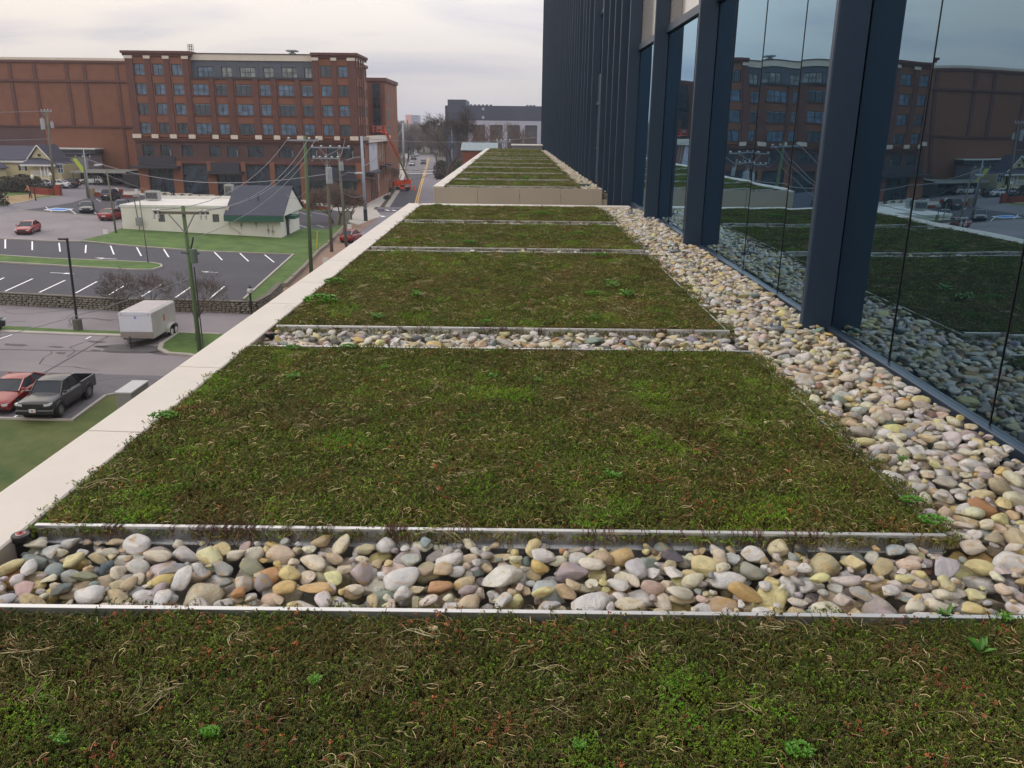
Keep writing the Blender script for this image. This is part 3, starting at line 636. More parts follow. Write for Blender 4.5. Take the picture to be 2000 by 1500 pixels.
for a in ((1915, 1275, .06, 2, 'rosette of long blue green leaves in the near bed by the right side'), (1850, 1205, .045, 2, 'broad leaved weed leaning over the front rail beside the pale boulder'), (1965, 1210, .035, 0, 'small pale weed on the front rail, beyond the broad leaved one'),
          (615, 1335, .03, 0, 'small green weed alone in the middle left of the nearest bed'), (118, 1450, .032, 0, 'little leafy weed low in the nearest bed towards the bottom left corner'), (410, 1440, .032, 1, 'dark green cushion low in the nearest bed'),
          (1560, 1475, .045, 1, 'wide green cushion at the very bottom of the nearest bed'), (1130, 1460, .03, 0, 'tiny lime green weed at the bottom middle of the nearest bed'), (1200, 935, .06, 0, 'feathery green weed in the right half of the big second bed'),
          (572, 740, .06, 0, 'upright green weed in the left part of the second bed'), (680, 682, .07, 1, 'round bright cushion at the far edge of the second bed'), (573, 684, .07, 1, 'bright cushion near the back left corner of the second bed'),
          (963, 738, .05, 0, 'small green tuft in the middle of the second bed'), (320, 820, .09, 1, 'lime green patch at the left edge of the second bed by the coping'), (1050, 745, .035, 0, 'faint green tuft right of the middle of the second bed'), (750, 720, .04, 0, 'small tuft behind the upright weed in the second bed'),
          (653, 555, .14, 1, 'big bright green dome at the left edge of the third bed'), (628, 593, .2, 1, 'spreading lime green patch in the left front of the third bed'), (1195, 560, .1, 0, 'bright leafy tuft in the right part of the third bed'), (1225, 580, .12, 0, 'bright feathery weed in front of the tall straw stem'),
          (1160, 578, .1, 1, 'green cushion left of the feathery weed in the third bed'), (1172, 503, .14, 1, 'round green cushion at the far right of the third bed'), (1163, 622, .06, 0, 'small weed close to the front right rail of the third bed'), (734, 622, .08, 0, 'green weed near the front of the third bed, left half'), (817, 580, .09, 0, 'low green tuft in the middle of the third bed'),
          (948, 632, .06, 1, 'small green cushion at the front middle of the third bed'), (1128, 460, .14, 1, 'green cushion at the right of the fourth bed'), (914, 478, .14, 1, 'green cushion at the front middle of the fourth bed'), (1018, 465, .1, 1, 'small green dome in the centre of the fourth bed'), (1062, 422, .18, 1, 'bright cushion in the short bed before the cross coping'), (855, 404, .14, 1, 'tuft at the back left of the short bed'),
          (935, 353, .28, 1, 'bright dome on the front bed of the far roof'), (1025, 353, .25, 1, 'second bright dome on the front bed of the far roof'), (957, 333, .25, 1, 'green tuft on the second bed row of the far roof'), (980, 308, .3, 1, 'distant green tuft on the far roof'), (1780, 985, .06, 1, 'lush green clump at the front right corner of the second bed'), (1820, 1025, .07, 1, 'dense green clump spilling over the right end of the second bed'), (1762, 900, .04, 0, 'small weed growing among the stones right of the second bed')): weed(*a)
def straw(px, py, h, label):
    p = atZ(px, py, ZR); MB().tube([(0, 0, 0), (.01, 0, h * .5), (-.012, .01, h)], [.002, .0015, .0008], 5).build('straw_stem', mat('straw', srgb(170, 150, 100), .8)).location = p
    tag(bpy.data.objects[-1] if False else COL.objects[-1], label, 'dry stem', 'tall dry straw stems')
straw(1257, 578, .19, 'tall dry straw stem standing behind the bright weed in the third bed'); straw(1246, 618, .14, 'leaning dry straw stem near the front right of the third bed'); straw(1118, 722, .14, 'dry straw stem at the back of the second bed right of middle')
# pale chips lying on the sedum
for px, py, s_, lb in ((845, 1228, .014, 'single pale yellow pebble lying on the nearest sedum bed'), (1496, 825, .012, 'small white chip lying on the right of the second bed')):
    o = bpy.data.objects.new('pebble', stone_me[2]); o.location = atZ(px, py, ZR + .022); o.scale = (s_ * 1.3, s_ * .8, s_ * .6); o.color = srgb(210, 205, 160); link(o); tag(o, lb, 'pebble')
# irrigation posts with red and white cap
def cap_post(px, py, z, label, dia=.034, ht=.2):
    p = atZ(px, py, z); p.z = z
    r = empty('irrigation_post', (p.x, p.y, z - ht), 0, label, 'post', 'black irrigation posts')
    MB().lathe([(dia * .72, 0), (dia * .72, ht - .035), (dia * .95, ht - .028), (dia, ht - .02), (dia, ht - .004), (dia * .9, ht)], 20).build('body', m_black, r, smooth=False)
    MB().lathe([(dia * .5, ht + .0005), (dia * .5, ht + .003)], 20).build('white_ring', mat('cap_white', (.7, .7, .7, 1), .5), r)
    c = MB().lathe([(dia * .42, ht + .0035), (dia * .42, ht + .005)], 20).build('red_disc', mat('cap_red', (.45, .03, .03, 1), .5), r)
    MB().box(-dia * .2, dia * .2, -dia * .05, dia * .05, ht + .0055, ht + .007).box(-dia * .05, dia * .05, -dia * .22, dia * .22, ht + .0075, ht + .009).build('grip', m_black, r)
cap_post(40, 1043, 12.0, 'black irrigation post with red and white cap at the left end of the front rail')
cap_post(1683, 893, 11.97, 'black irrigation cap with white ring half sunk beside the second bed')
cap_post(527, 650, 11.99, 'small black irrigation post at the left end of the second stone strip')
cap_post(1121, 363, 11.98, 'small black post at the front right corner of the far roof bed')
# roof anchors
def anchor(px, py, label, s=1):
    p = atZ(px, py, 11.90); r = empty('roof_anchor', (p.x, p.y, 11.82), .3, label, 'roof anchor', 'galvanised roof anchors in the stone strip')
    MB().lathe([(.05, 0), (.05, .15), (.053, .152)], 24).build('post', m_galv, r)
    MB().lathe([(.068, .152), (.070, .155), (.070, .170), (.060, .178), (.02, .182)], 24).build('cap', m_galv, r)
    pts = [(-.038, 0, .175), (-.04, 0, .205)] + [(-.04 * math.cos(a), 0, .205 + .042 * math.sin(a)) for a in [PI * k / 8 for k in range(1, 8)]] + [(.04, 0, .205), (.038, 0, .175)]
    MB().tube(pts, .011, 10).build('lifting_ring', m_galv, r, smooth=True)
anchor(1512, 660, 'grey lifting ring anchor in the stones beside the nearest full fin')
anchor(1318, 502, 'grey lifting ring anchor in the stones by the second fin')
anchor(1230, 425, 'small grey roof anchor in the stones near the cross coping')
def drain(px, py, label):
    p = atZ(px, py, 11.90); r = empty('roof_drain', (p.x, p.y, 11.86), 0, label, 'roof drain', 'green roof drain boxes')
    MB().box(-.17, .17, -.11, .11, 0, .07).build('body', mat('drain_green', srgb(70, 92, 92), .5), r, bevel=.008); MB().box(-.175, .175, -.115, .115, .07, .082).build('lid', mat('drain_lid', srgb(96, 122, 118), .45), r, bevel=.004)
drain(1210, 408, 'flat green drain box in the stones against the cross coping'); drain(1140, 362, 'flat green drain box at the front of the far roof stones')
# ================================================================== the town: ground
m_asph = mat('old_asphalt', srgb(122, 116, 119), .9, var=.16, scale=.12, bump=.2, bscale=6, detail=9)
m_asph2 = mat('road_asphalt', srgb(112, 108, 114), .9, var=.12, scale=.15, detail=9)
m_dark = mat('new_asphalt', srgb(60, 60, 68), .85, var=.14, scale=.2, detail=9)
m_dark2 = mat('patched_asphalt', srgb(94, 91, 96), .9, var=.18, scale=.25, detail=10)
m_grass = mat('lawn_grass', srgb(46, 74, 24), .95, scale=.45, col2=srgb(86, 112, 44), detail=14, nr=.78, bump=.8, bscale=7)
m_lawn2 = mat('worn_lawn', srgb(48, 74, 25), .95, scale=.35, col2=srgb(96, 96, 50), detail=14, nr=.75, bump=.8, bscale=7)
m_tan = mat('dry_lawn', srgb(122, 100, 70), .95, scale=.3, col2=srgb(150, 128, 92), detail=10)
m_conc = mat('concrete', srgb(158, 152, 144), .85, var=.1, scale=.6)
m_walk = mat('sidewalk_concrete', srgb(168, 162, 154), .85, var=.08, scale=.4)
m_brickwalk = mat('tan_brick_paving', srgb(128, 104, 88), .9, var=.12, scale=.8)
m_paint = mat('road_paint', (.80, .80, .80, 1), .7, var=.06, scale=4)
m_yel = mat('yellow_paint', srgb(206, 158, 60), .7, var=.1, scale=3)
m_base = mat('rough_ground', srgb(60, 60, 48), .95, scale=.05, col2=srgb(84, 78, 66), detail=10)
xs = [-5000, -102, 8, 5000]; ys_ = [-600, 700, 9000]
mb = MB().add([(x, y, hz(x)) for y in ys_ for x in xs], [(i + 4 * j, i + 1 + 4 * j, i + 5 + 4 * j, i + 4 + 4 * j) for j in range(2) for i in range(3)])
tag(mb.build('ground', m_base), kind='structure')
def up(p, d): return Vector((p[0], p[1], p[2] + d))
def sheet(name, poly, lift, m, world=False):
    pts = [Vector(p) if world else G(*p) for p in poly]
    me = bpy.data.meshes.new(name); me.from_pydata([tuple(up(p, lift)) for p in pts], [], [tuple(range(len(pts)))])
    bm = bmesh.new(); bm.from_mesh(me); bmesh.ops.triangulate(bm, faces=bm.faces); bmesh.ops.recalc_face_normals(bm, faces=bm.faces)
    if sum(f.normal.z for f in bm.faces) < 0: bmesh.ops.reverse_faces(bm, faces=bm.faces)
    bm.to_mesh(me); bm.free(); me.materials.append(m); return tag(link(bpy.data.objects.new(name, me)), kind='structure')
def ribbon(mb, pts, w, h, z0=-.15):
    pts = [Vector(p) for p in pts]; n = len(pts); vs = []
    for i, p in enumerate(pts):
        d = (pts[min(i + 1, n - 1)] - pts[max(i - 1, 0)]); d.z = 0; d.normalize(); s_ = Vector((-d.y, d.x, 0)) * w / 2
        vs += [p + s_ + Vector((0, 0, z0)), p - s_ + Vector((0, 0, z0)), p - s_ + Vector((0, 0, h)), p + s_ + Vector((0, 0, h))]
    fs = [(4 * i + k, 4 * i + (k + 1) % 4, 4 * i + 4 + (k + 1) % 4, 4 * i + 4 + k) for i in range(n - 1) for k in range(4)] + [(3, 2, 1, 0), (4 * n - 4, 4 * n - 3, 4 * n - 2, 4 * n - 1)]
    return mb.add(vs, fs)
def kerb(poly, w=.18, h=.13): tag(ribbon(MB(), [G(*p) for p in poly], w, h).build('kerb', m_conc), kind='structure')
sheet('parking_lot', [(-120, 590), (0, 594), (236, 606), (404, 609), (560, 618), (700, 700), (560, 1100), (-200, 1100)], .012, m_asph)
sheet('asphalt_patch', [(-120, 722), (319, 735), (520, 745), (420, 900), (141, 823), (0, 820), (-120, 816)], .024, m_dark2)
sheet('lawn', [(-120, 816), (0, 820), (141, 823), (206, 775), (240, 772), (420, 830), (520, 1500), (-600, 1500)], .04, m_lawn2)
kerb([(-120, 816), (0, 820), (141, 823.6), (206, 775.6), (224, 772)])
sheet('grass_strip', [(-120, 632), (12, 638), (140, 645), (238, 648), (238, 654), (140, 651), (12, 646), (-120, 642)], .05, m_grass)
kerb([(-120, 644), (12, 648), (140, 653), (238, 656)], .5, .08)
isl = [(348, 653), (426, 655), (470, 660), (430, 705), (369, 693.6), (330, 691), (316, 684), (317, 676)]
sheet('grass_island', isl, .12, m_grass); kerb([(430, 655), (348, 652), (316, 674), (313, 684), (328, 692), (369, 695), (430, 707)], .3, .14)
sheet('parking_lot', [(-120, 463), (0, 467.5), (100, 472), (165, 472), (240, 480), (400, 492), (573, 498), (475, 588), (404, 604), (236, 600), (0, 590), (-120, 586)], .012, m_dark)
sheet('grass_strip', [(-120, 494), (0, 500.6), (100, 507), (240, 512), (296, 515), (314, 518), (316, 522), (298, 527.6), (260, 527.6), (140, 521), (0, 513), (-120, 507)], .12, m_grass)
kerb([(-120, 507), (0, 513.5), (140, 521.5), (260, 528), (298, 528), (316, 522.5), (314, 518), (296, 514.6), (240, 511.6), (100, 506.6), (0, 500)], .2, .14)
sheet('lawn', [(150, 472), (208, 458), (238, 446), (300, 430), (560, 430), (577, 447), (642, 448), (668, 437), (674, 444), (640, 478), (605, 510), (572, 543), (548, 566), (524, 592), (475, 586), (573, 498), (400, 492), (240, 480)], .05, m_grass)
kerb([(-120, 462), (0, 467), (100, 472), (165, 472.5), (240, 480), (400, 492), (573, 498), (476, 586)], .2, .14)
sheet('parking_lot', [(-120, 420), (0, 412), (32, 411), (186, 422), (234, 424), (244, 446), (208, 458), (150, 472), (100, 472), (0, 467), (-120, 462)], .012, m_asph)
sheet('parking_lot', [(32, 411), (80, 405), (140, 395), (175, 384), (240, 381), (450, 386), (600, 401), (660, 413), (648, 448), (577, 446), (550, 430), (238, 430), (234, 424), (186, 422)], .016, m_dark)
sheet('road', [(-200, 430), (-100, 415), (0, 404), (9, 402), (73, 389), (117, 383), (119, 376), (150, 373), (180, 376), (182, 384), (140, 396), (80, 406), (32, 412), (0, 419), (-120, 440)], .024, m_asph2)
sheet('yard', [(-40, 352), (100, 350), (290, 350), (290, 377), (176, 378), (119, 376), (112, 366), (-40, 372)], .012, m_asph2)
sheet('dry_lawn', [(-150, 385), (8, 372), (70, 370), (119, 376), (117, 383), (73, 388.6), (9, 401.6), (-150, 420)], .02, m_tan)
sheet('grass_strip', [(8, 376), (60, 374), (58, 379), (8, 384)], .03, m_grass); sheet('grass_strip', [(70, 385), (112, 380), (110, 384), (72, 389)], .03, m_grass)
kerb([(-150, 420), (9, 402), (40, 396), (73, 389), (117, 383)], .25, .1); kerb([(32, 411.5), (186, 422.5), (234, 424)], .2, .12)
sheet('pavement', [(176, 377), (290, 372), (500, 385), (709, 401), (735, 402), (728, 412), (697, 412), (660, 412.5), (600, 400.6), (450, 385.6), (240, 380.6)], .02, m_walk)
sheet('grass_strip', [(225, 381), (262, 382), (262, 387), (225, 385)], .03, m_grass); sheet('grass_strip', [(583, 408), (640, 410), (640, 413), (583, 411)], .03, m_grass)
sheet('pavement', [(690, 410), (735, 412), (742, 424), (705, 452), (575, 590), (500, 690), (470, 680), (520, 600), (572, 545), (640, 479), (674, 445), (697, 425)], .03, m_brickwalk)
sheet('pavement', [(697, 408), (735, 410), (744, 422), (700, 440), (680, 434)], .05, m_walk)
sheet('street', [(742, 402), (700, 440), (575, 600), (400, 900), (900, 900), (1000, 402)], .012, m_asph2)
sheet('street', [(730, 408), (1000, 408), (1000, 414), (724, 414)], .02, m_dark)
sheet('street', [(759, 405), (777, 373), (791, 336), (797, 318), (801, 302), (846, 302), (853, 320), (880, 405)], .012, m_asph2)
sheet('lane', [(759, 405), (777, 373), (791, 337), (826, 337), (822, 362), (810, 405)], .022, m_dark)
sheet('pavement', [(709, 404), (741, 366), (763, 342), (775, 320), (786, 300), (797, 300), (791, 330), (776, 360), (742, 405)], .05, m_walk)
sheet('planting_strip', [(742, 405), (766, 375), (784, 340), (787, 342), (776, 370), (753, 405)], .07, mat('mulch', srgb(70, 58, 44), .95, var=.3, scale=2))
kerb([(756, 405), (777, 373), (790, 337)], .9, .13)
# painted markings
mb = MB()
def stripe(a, b, w=.11, lift=.035, n=1):
    A, B = G(*a), G(*b)
    if n > 1:
        for k in range(n): mb_stripe(A.lerp(B, k / n), A.lerp(B, (k + .8) / n), w, lift)
    else: mb_stripe(A, B, w, lift)
def mb_stripe(A, B, w, lift):
    d = B - A; d.z = 0; d.normalize(); s_ = Vector((-d.y, d.x, 0)) * w / 2
    q = [A + s_, B + s_, B - s_, A - s_]; mb.add([(p.x, p.y, hz(p.x) + lift) for p in q], [(0, 1, 2, 3)])
def flush(name, m):
    global mb
    o = mb.build(name, m, fix=False); bm = bmesh.new(); bm.from_mesh(o.data)
    for f in bm.faces:
        f.normal_update()
        if f.normal.z < 0: f.normal_flip()
    bm.to_mesh(o.data); bm.free(); mb = MB(); return tag(o, kind='structure')
for a, b in (((10.4, 468), (10.4, 486)), ((63, 472), (63, 489)), ((115.4, 475), (117.5, 492)), ((168, 479), (167, 494.5)), ((216, 480.5), (222.6, 497.5)), ((267, 483.6), (276, 500.5)), ((319.6, 487), (329.6, 502.7)), ((370, 490), (380, 505.6)), ((418.4, 492.6), (434, 508.5)), ((468.6, 495), (485.5, 511)), ((517, 498), (535.4, 513)),
             ((-40, 566), (8, 543)), ((10, 569.6), (64, 545)), ((76.6, 572), (127.4, 548)), ((148, 573), (189.4, 550.6)), ((212, 577), (252.4, 553)), ((277, 579.6), (315.4, 556)), ((342.6, 582), (372, 561.6)), ((410, 583.6), (438, 560))): stripe(a, b, .14); flush('parking_line', m_paint)
for a, b in (((89.6, 405), (101, 413.6)), ((134, 408), (148, 418)), ((183, 414), (188, 418)), ((188, 389), (197, 394)), ((227, 391), (241, 399)), ((585, 415), (608, 422)), ((610, 415), (640, 421)), ((578, 438), (599, 445)), ((618.6, 440), (633, 444.5)), ((24, 819), (40, 808)), ((0, 663), (24, 654.5)), ((168, 663), (178, 658))): stripe(a, b, .11, .04); flush('parking_line', m_paint)
def arrow(px, py, s, rev):
    p = G(px, py); d = -1 if rev else 1; z = lambda x: hz(x) + .035
    for q in ([(-1.1, -.07), (.2, -.07), (.2, .07), (-1.1, .07)], [(.2, -.3), (1.1, 0), (.2, .3)]): mb.add([(p.x + d * a * s, p.y + b * s, z(p.x + d * a * s)) for a, b in q], [tuple(range(len(q)))])
    flush('painted_arrow', m_paint)
arrow(206, 505.3, 1.0, True); arrow(122, 534.3, .98, False); arrow(409, 532, .75, True)
p = G(115, 409.5); mb.add([(p.x + a * 1.35, p.y + b * 1.6, hz(p.x + a * 1.35) + .035) for a, b in ((-1, -1), (1, -1), (1, 1), (-1, 1))], [(0, 1, 2, 3)]); flush('painted_bay', m_paint)
mb.add([(p.x + a * 1.1, p.y + b * 1.2, hz(p.x + a * 1.1) + .045) for a, b in ((-1, -1), (1, -1), (1, 1), (-1, 1))], [(0, 1, 2, 3)]); flush('painted_bay', mat('blue_paint', srgb(60, 120, 190), .7))
for a, b in (((753, 411), (760, 411)), ((766, 411.5), (773, 411.5)), ((729, 424), (738, 424)), ((743, 423), (751, 423))): stripe(a, b, 1.5, .05); flush('crossing_bar', m_paint)
for y_ in (339, 333):
    for k in range(7): stripe((797 + k * 8, y_), (801.5 + k * 8, y_), 2.2, .05); 
    flush('crossing_bar', m_paint)
for off in (-.2, .2):
    A = [G(811, 405), G(822, 362), G(834, 323), G(837, 308)]
    for i in range(3): a, b = A[i].copy(), A[i + 1].copy(); a.x += off; b.x += off; mb_stripe(a, b, .22, .045)
    flush('centre_line', m_yel)
# cracks and seams in the lots
for k in range(34):
    box_ = [(20, 600, 230, 640), (20, 662, 300, 812), (10, 425, 150, 462), (20, 480, 480, 575)][k % 4]; p_ = G(rnd.uniform(box_[0], box_[2]), rnd.uniform(box_[1], box_[3])); hh = rnd.uniform(0, 6.28)
    for q_ in range(rnd.randint(3, 8)):
        n__ = p_ + Vector((math.cos(hh), math.sin(hh), 0)) * rnd.uniform(.4, 1.3); hh += rnd.gauss(0, .5); mb_stripe(p_, n__, rnd.uniform(.02, .05), .031); p_ = n__
flush('crack', mat('crack_fill', (.035, .034, .036, 1), .8))
# tar seams on the lot
for a, b in (((215, 655), (75, 735)), ((0, 683), (320, 689))): stripe(a, b, .07, .03)
flush('tar_seam', mat('tar', (.03, .03, .032, 1), .6))
m_oil = mat('oil_stain', (.035, .034, .036, 1), .7)
def stain(px, py, rx, ry):
    p = G(px, py); n = 26; vs = []
    for i in range(n): a = 2 * PI * i / n; k = 1 + .45 * noise.noise(Vector((math.cos(a) * 1.5, math.sin(a) * 1.5, px))); vs.append((p.x + rx * k * math.cos(a), p.y + ry * k * math.sin(a), hz(p.x + rx * k * math.cos(a)) + .03))
    mb.add(vs, [tuple(range(n))]); flush('stain', mat('damp_asphalt', srgb(78, 74, 76), .8, var=.2, scale=1.2))
for a in ((262, 682, 2.4, .9), (330, 690, 1.0, .5), (190, 668, .6, .2), (200, 678, .5, .2), (30, 674, .7, .25), (110, 678, .45, .15), (120, 690, .3, .15), (185, 685, .3, .15)): stain(*a)

# ------------------------------------------------------------------ the dry-stone wall beside the lower lot
m_rub = mat('rubble_stone', srgb(96, 92, 84), .9, scale=1.6, col2=srgb(150, 144, 130), bump=.5, detail=8)
wp = [G(-60, 591), G(0, 594), G(120, 600), G(236, 606.5), G(404, 609), G(470, 611), G(500, 611), G(524, 597), G(548, 572)]
wl = empty('stone_wall', (0, 0, 0), 0, 'low dark rubble stone wall between the grey drive and the dark parking lot', 'wall')
ribbon(MB(), wp, .34, .84).build('core', mat('wall_dark_core', srgb(60, 56, 50), .95, var=.3, scale=3), wl)  # core darker than the facing stones
ribbon(MB(), [up(p, .86) for p in wp], .46, .07, 0).build('capping', mat('wall_cap', srgb(96, 90, 82), .9, var=.25, scale=2), wl)
blk = []
for k in range(5):
    v, f = ico(1); v = np.sign(v) * np.abs(v) ** .55; v *= 1 + rs.uniform(-.08, .08, (len(v), 1)); me = bpy.data.meshes.new('rubble'); me.from_pydata(v.tolist(), [], f); me.materials.append(m_rub); blk.append(me)
mbs = MB(); cnt_ = 0; vv0, ff0 = ico(1); vv0 = np.sign(vv0) * np.abs(vv0) ** .55
for i in range(len(wp) - 1):
    A, B = wp[i], wp[i + 1]; ln = (B - A).length; u = 0
    d = (B - A).normalized(); nrm = Vector((d.y, -d.x, 0)); cols = int(ln / .34)
    for row in range(5):
        s_ = rnd.uniform(0, .2)
        while s_ < ln - .1:
            w = rnd.uniform(.20, .48); c = A.lerp(B, min(1, (s_ + w / 2) / ln)) + nrm * .17; z = .085 + row * .165 + rnd.uniform(-.02, .02)
            if cnt_ < 300 and (i >= 1) and rnd.random() < .42:
                o = bpy.data.objects.new('stone', rnd.choice(blk)); o.location = (c.x, c.y, c.z + z); o.scale = (w / 2 * .93, .07 + rnd.uniform(0, .04), .076); o.rotation_euler = (rnd.gauss(0, .06), rnd.gauss(0, .08), math.atan2(d.y, d.x)); link(o, wl); cnt_ += 1
            else:
                ca, sa = d.x, d.y; vv = vv0 * np.array([w / 2 * .93, .09, .076]); mbs.add([(c.x + a * ca - b * sa, c.y + a * sa + b * ca, c.z + z + e) for a, b, e in vv], ff0)
            s_ += w
mbs.build('rubble_stones', m_rub, wl, fix=False)['kind'] = 'stuff'
lw = empty('kerb_wall', (0, 0, 0), 0, 'low broken stone edging between the green bank and the brick pavement', 'wall')
pp = [(676, 440), (668, 450), (640, 480), (622, 494), (606, 512), (590, 530), (572, 547), (556, 562)]
for a, b in zip(pp[:-1], pp[1:]): ribbon(MB(), [G(*a), G(*a).lerp(G(*b), .96)], .35, rnd.uniform(.3, .42)).build('wall_block', mat('pale_block', srgb(120, 112, 100), .9, var=.2, scale=2), lw, bevel=.02)

# ================================================================== buildings
m_brick = mat('orange_brown_brick', srgb(120, 79, 60), .9, var=.10, scale=.5, bump=.2, bscale=8, detail=10)
m_brickd = mat('dark_red_brick', srgb(94, 62, 56), .9, var=.10, scale=.6, detail=10)
m_brickp = mat('podium_brick', srgb(82, 60, 57), .9, var=.10, scale=.6, detail=10)
m_cream = mat('cream_trim', srgb(200, 190, 176), .7, var=.05, scale=1)
m_gmet = mat('charcoal_cladding', srgb(74, 80, 92), .55, var=.05, scale=.6)
m_frame = mat('dark_window_frame', srgb(40, 44, 50), .5)
m_framel = mat('pale_window_frame', srgb(130, 146, 150), .5)
def winmat(name, c, fac=.25):
    m = bpy.data.materials.new(name); m.use_nodes = True; b = m.node_tree.nodes['Principled BSDF']; b.inputs['Base Color'].default_value = c; b.inputs['Roughness'].default_value = .12; b.inputs['Metallic'].default_value = .0; b.inputs['IOR'].default_value = 1.7
    n = m.node_tree.nodes.new('ShaderNodeTexNoise'); n.inputs['Scale'].default_value = .8; tcx = m.node_tree.nodes.new('ShaderNodeTexCoord'); m.node_tree.links.new(tcx.outputs['Object'], n.inputs[0])
    r = m.node_tree.nodes.new('ShaderNodeValToRGB'); r.color_ramp.elements[0].color = tuple(v * .55 for v in c[:3]) + (1,); r.color_ramp.elements[1].color = tuple(v * 1.5 for v in c[:3]) + (1,); r.color_ramp.elements[0].position = .35; r.color_ramp.elements[1].position = .65
    m.node_tree.links.new(n.outputs[0], r.inputs[0]); m.node_tree.links.new(r.outputs[0], b.inputs['Base Color']); return m
m_pane = winmat('blue_grey_pane', srgb(74, 98, 122)); m_paned = winmat('dark_pane', srgb(42, 56, 68)); m_panel_ = winmat('pale_blind_pane', srgb(120, 128, 128))
def boxf(mb, f, u0, u1, z0, z1, d0, d1):
    P = [f(u, z, d) for z in (z0, z1) for u, d in ((u0, d0), (u1, d0), (u1, d1), (u0, d1))]
    return mb.add(P, [(0, 3, 2, 1), (4, 5, 6, 7), (0, 1, 5, 4), (1, 2, 6, 5), (2, 3, 7, 6), (3, 0, 4, 7)])
def window(par, f, u0, u1, z0, z1, nx=2, nz=3, fm=None, pm=None, d=.22, fw=.06, blind=0.0, sill_=None):
    mb = MB(); t = fw
    boxf(mb, f, u0, u1, z0, z0 + t, d - .07, d); boxf(mb, f, u0, u1, z1 - t, z1, d - .07, d); boxf(mb, f, u0, u0 + t, z0 + t, z1 - t, d - .07, d); boxf(mb, f, u1 - t, u1, z0 + t, z1 - t, d - .07, d)
    for i in range(1, nx): u = u0 + (u1 - u0) * i / nx; boxf(mb, f, u - t * .45, u + t * .45, z0 + t, z1 - t, d - .06, d)
    for j in range(1, nz): z = z0 + (z1 - z0) * j / nz; boxf(mb, f, u0 + t, u1 - t, z - t * .4, z + t * .4, d - .055, d)
    w = mb.build('window', fm or m_frame, par)
    boxf(MB(), f, u0 + .01, u1 - .01, z0 + .01, z1 - .01, d, d + .03).build('pane', pm or m_pane, w)
    if blind: boxf(MB(), f, u0 + t, u1 - t, z1 - t - (z1 - z0) * blind, z1 - t, d - .03, d - .012).build('blind', mat('window_blind', srgb(110, 130, 140), .8), w)
    if sill_: boxf(MB(), f, u0 - .08, u1 + .08, z0 - .14, z0 - .002, -.06, d - .08).build('sill', sill_, w)
    return w
BY = 151.0
bb = empty('brick_building', (-47, BY, 0), 0, 'large six storey brown brick building with charcoal top floor, cream blocks and glazed shopfronts', 'building'); bb.location = (0, 0, 0)
fB = lambda u, z, d: (u, BY + d, z)
X_ = lambda px, py=175: atY(px, py, BY).x
Z_ = lambda py, px=275: atY(px, py, BY).z
xl, xr = X_(243, 110), -27.35
zr = [(Z_(146.5), Z_(124)), (Z_(184.5), Z_(162.5)), (Z_(223.5), Z_(201)), (Z_(260.5), Z_(239))]
z2 = (Z_(304.5), Z_(282.5)); ztop = Z_(99); zc1, zc0 = Z_(266.5), Z_(275)
cols = [(265.8, 286.2), (302, 322.5), (338.5, 359.5), (375.5, 407), (421, 442.5), (459.5, 491), (507, 528), (543, 574), (589, 610), (627, 648), (661, 681)]
cw = [(X_(a), X_(b)) for a, b in cols]
pent0, pent1 = X_(372, 140), X_(612, 140); zp0, zp1 = Z_(152.5, 400), Z_(102.5, 400)
holes = []
for j, (a, b) in enumerate(zr):
    for i, (u0, u1) in enumerate(cw):
        if j == 0 and 3 <= i <= 8: continue
        holes.append((u0, u1, a, b))
zg = hz(-30) - .5
pent0 = min(pent0, cw[3][0] - .15); hA = [h for h in holes if h[1] < pent0]; hB = [h for h in holes if pent0 <= h[0] < cw[9][0] - .1]; hC = [h for h in holes if h[0] >= cw[9][0] - .1]; pent1 = min(pent1, cw[9][0] - .3)
mb = MB(); holes_wall(mb, xl, pent0, zc1, ztop - .8, hA, fB, .3); holes_wall(mb, pent0, pent1, zc1, zp0, hB, lambda u, z, d: (u, BY + .12 + d, z), .3); holes_wall(mb, pent1, xr, zc1, ztop - .8, hC, fB, .3)
mb.build('wall', m_brick, bb, fix=False)
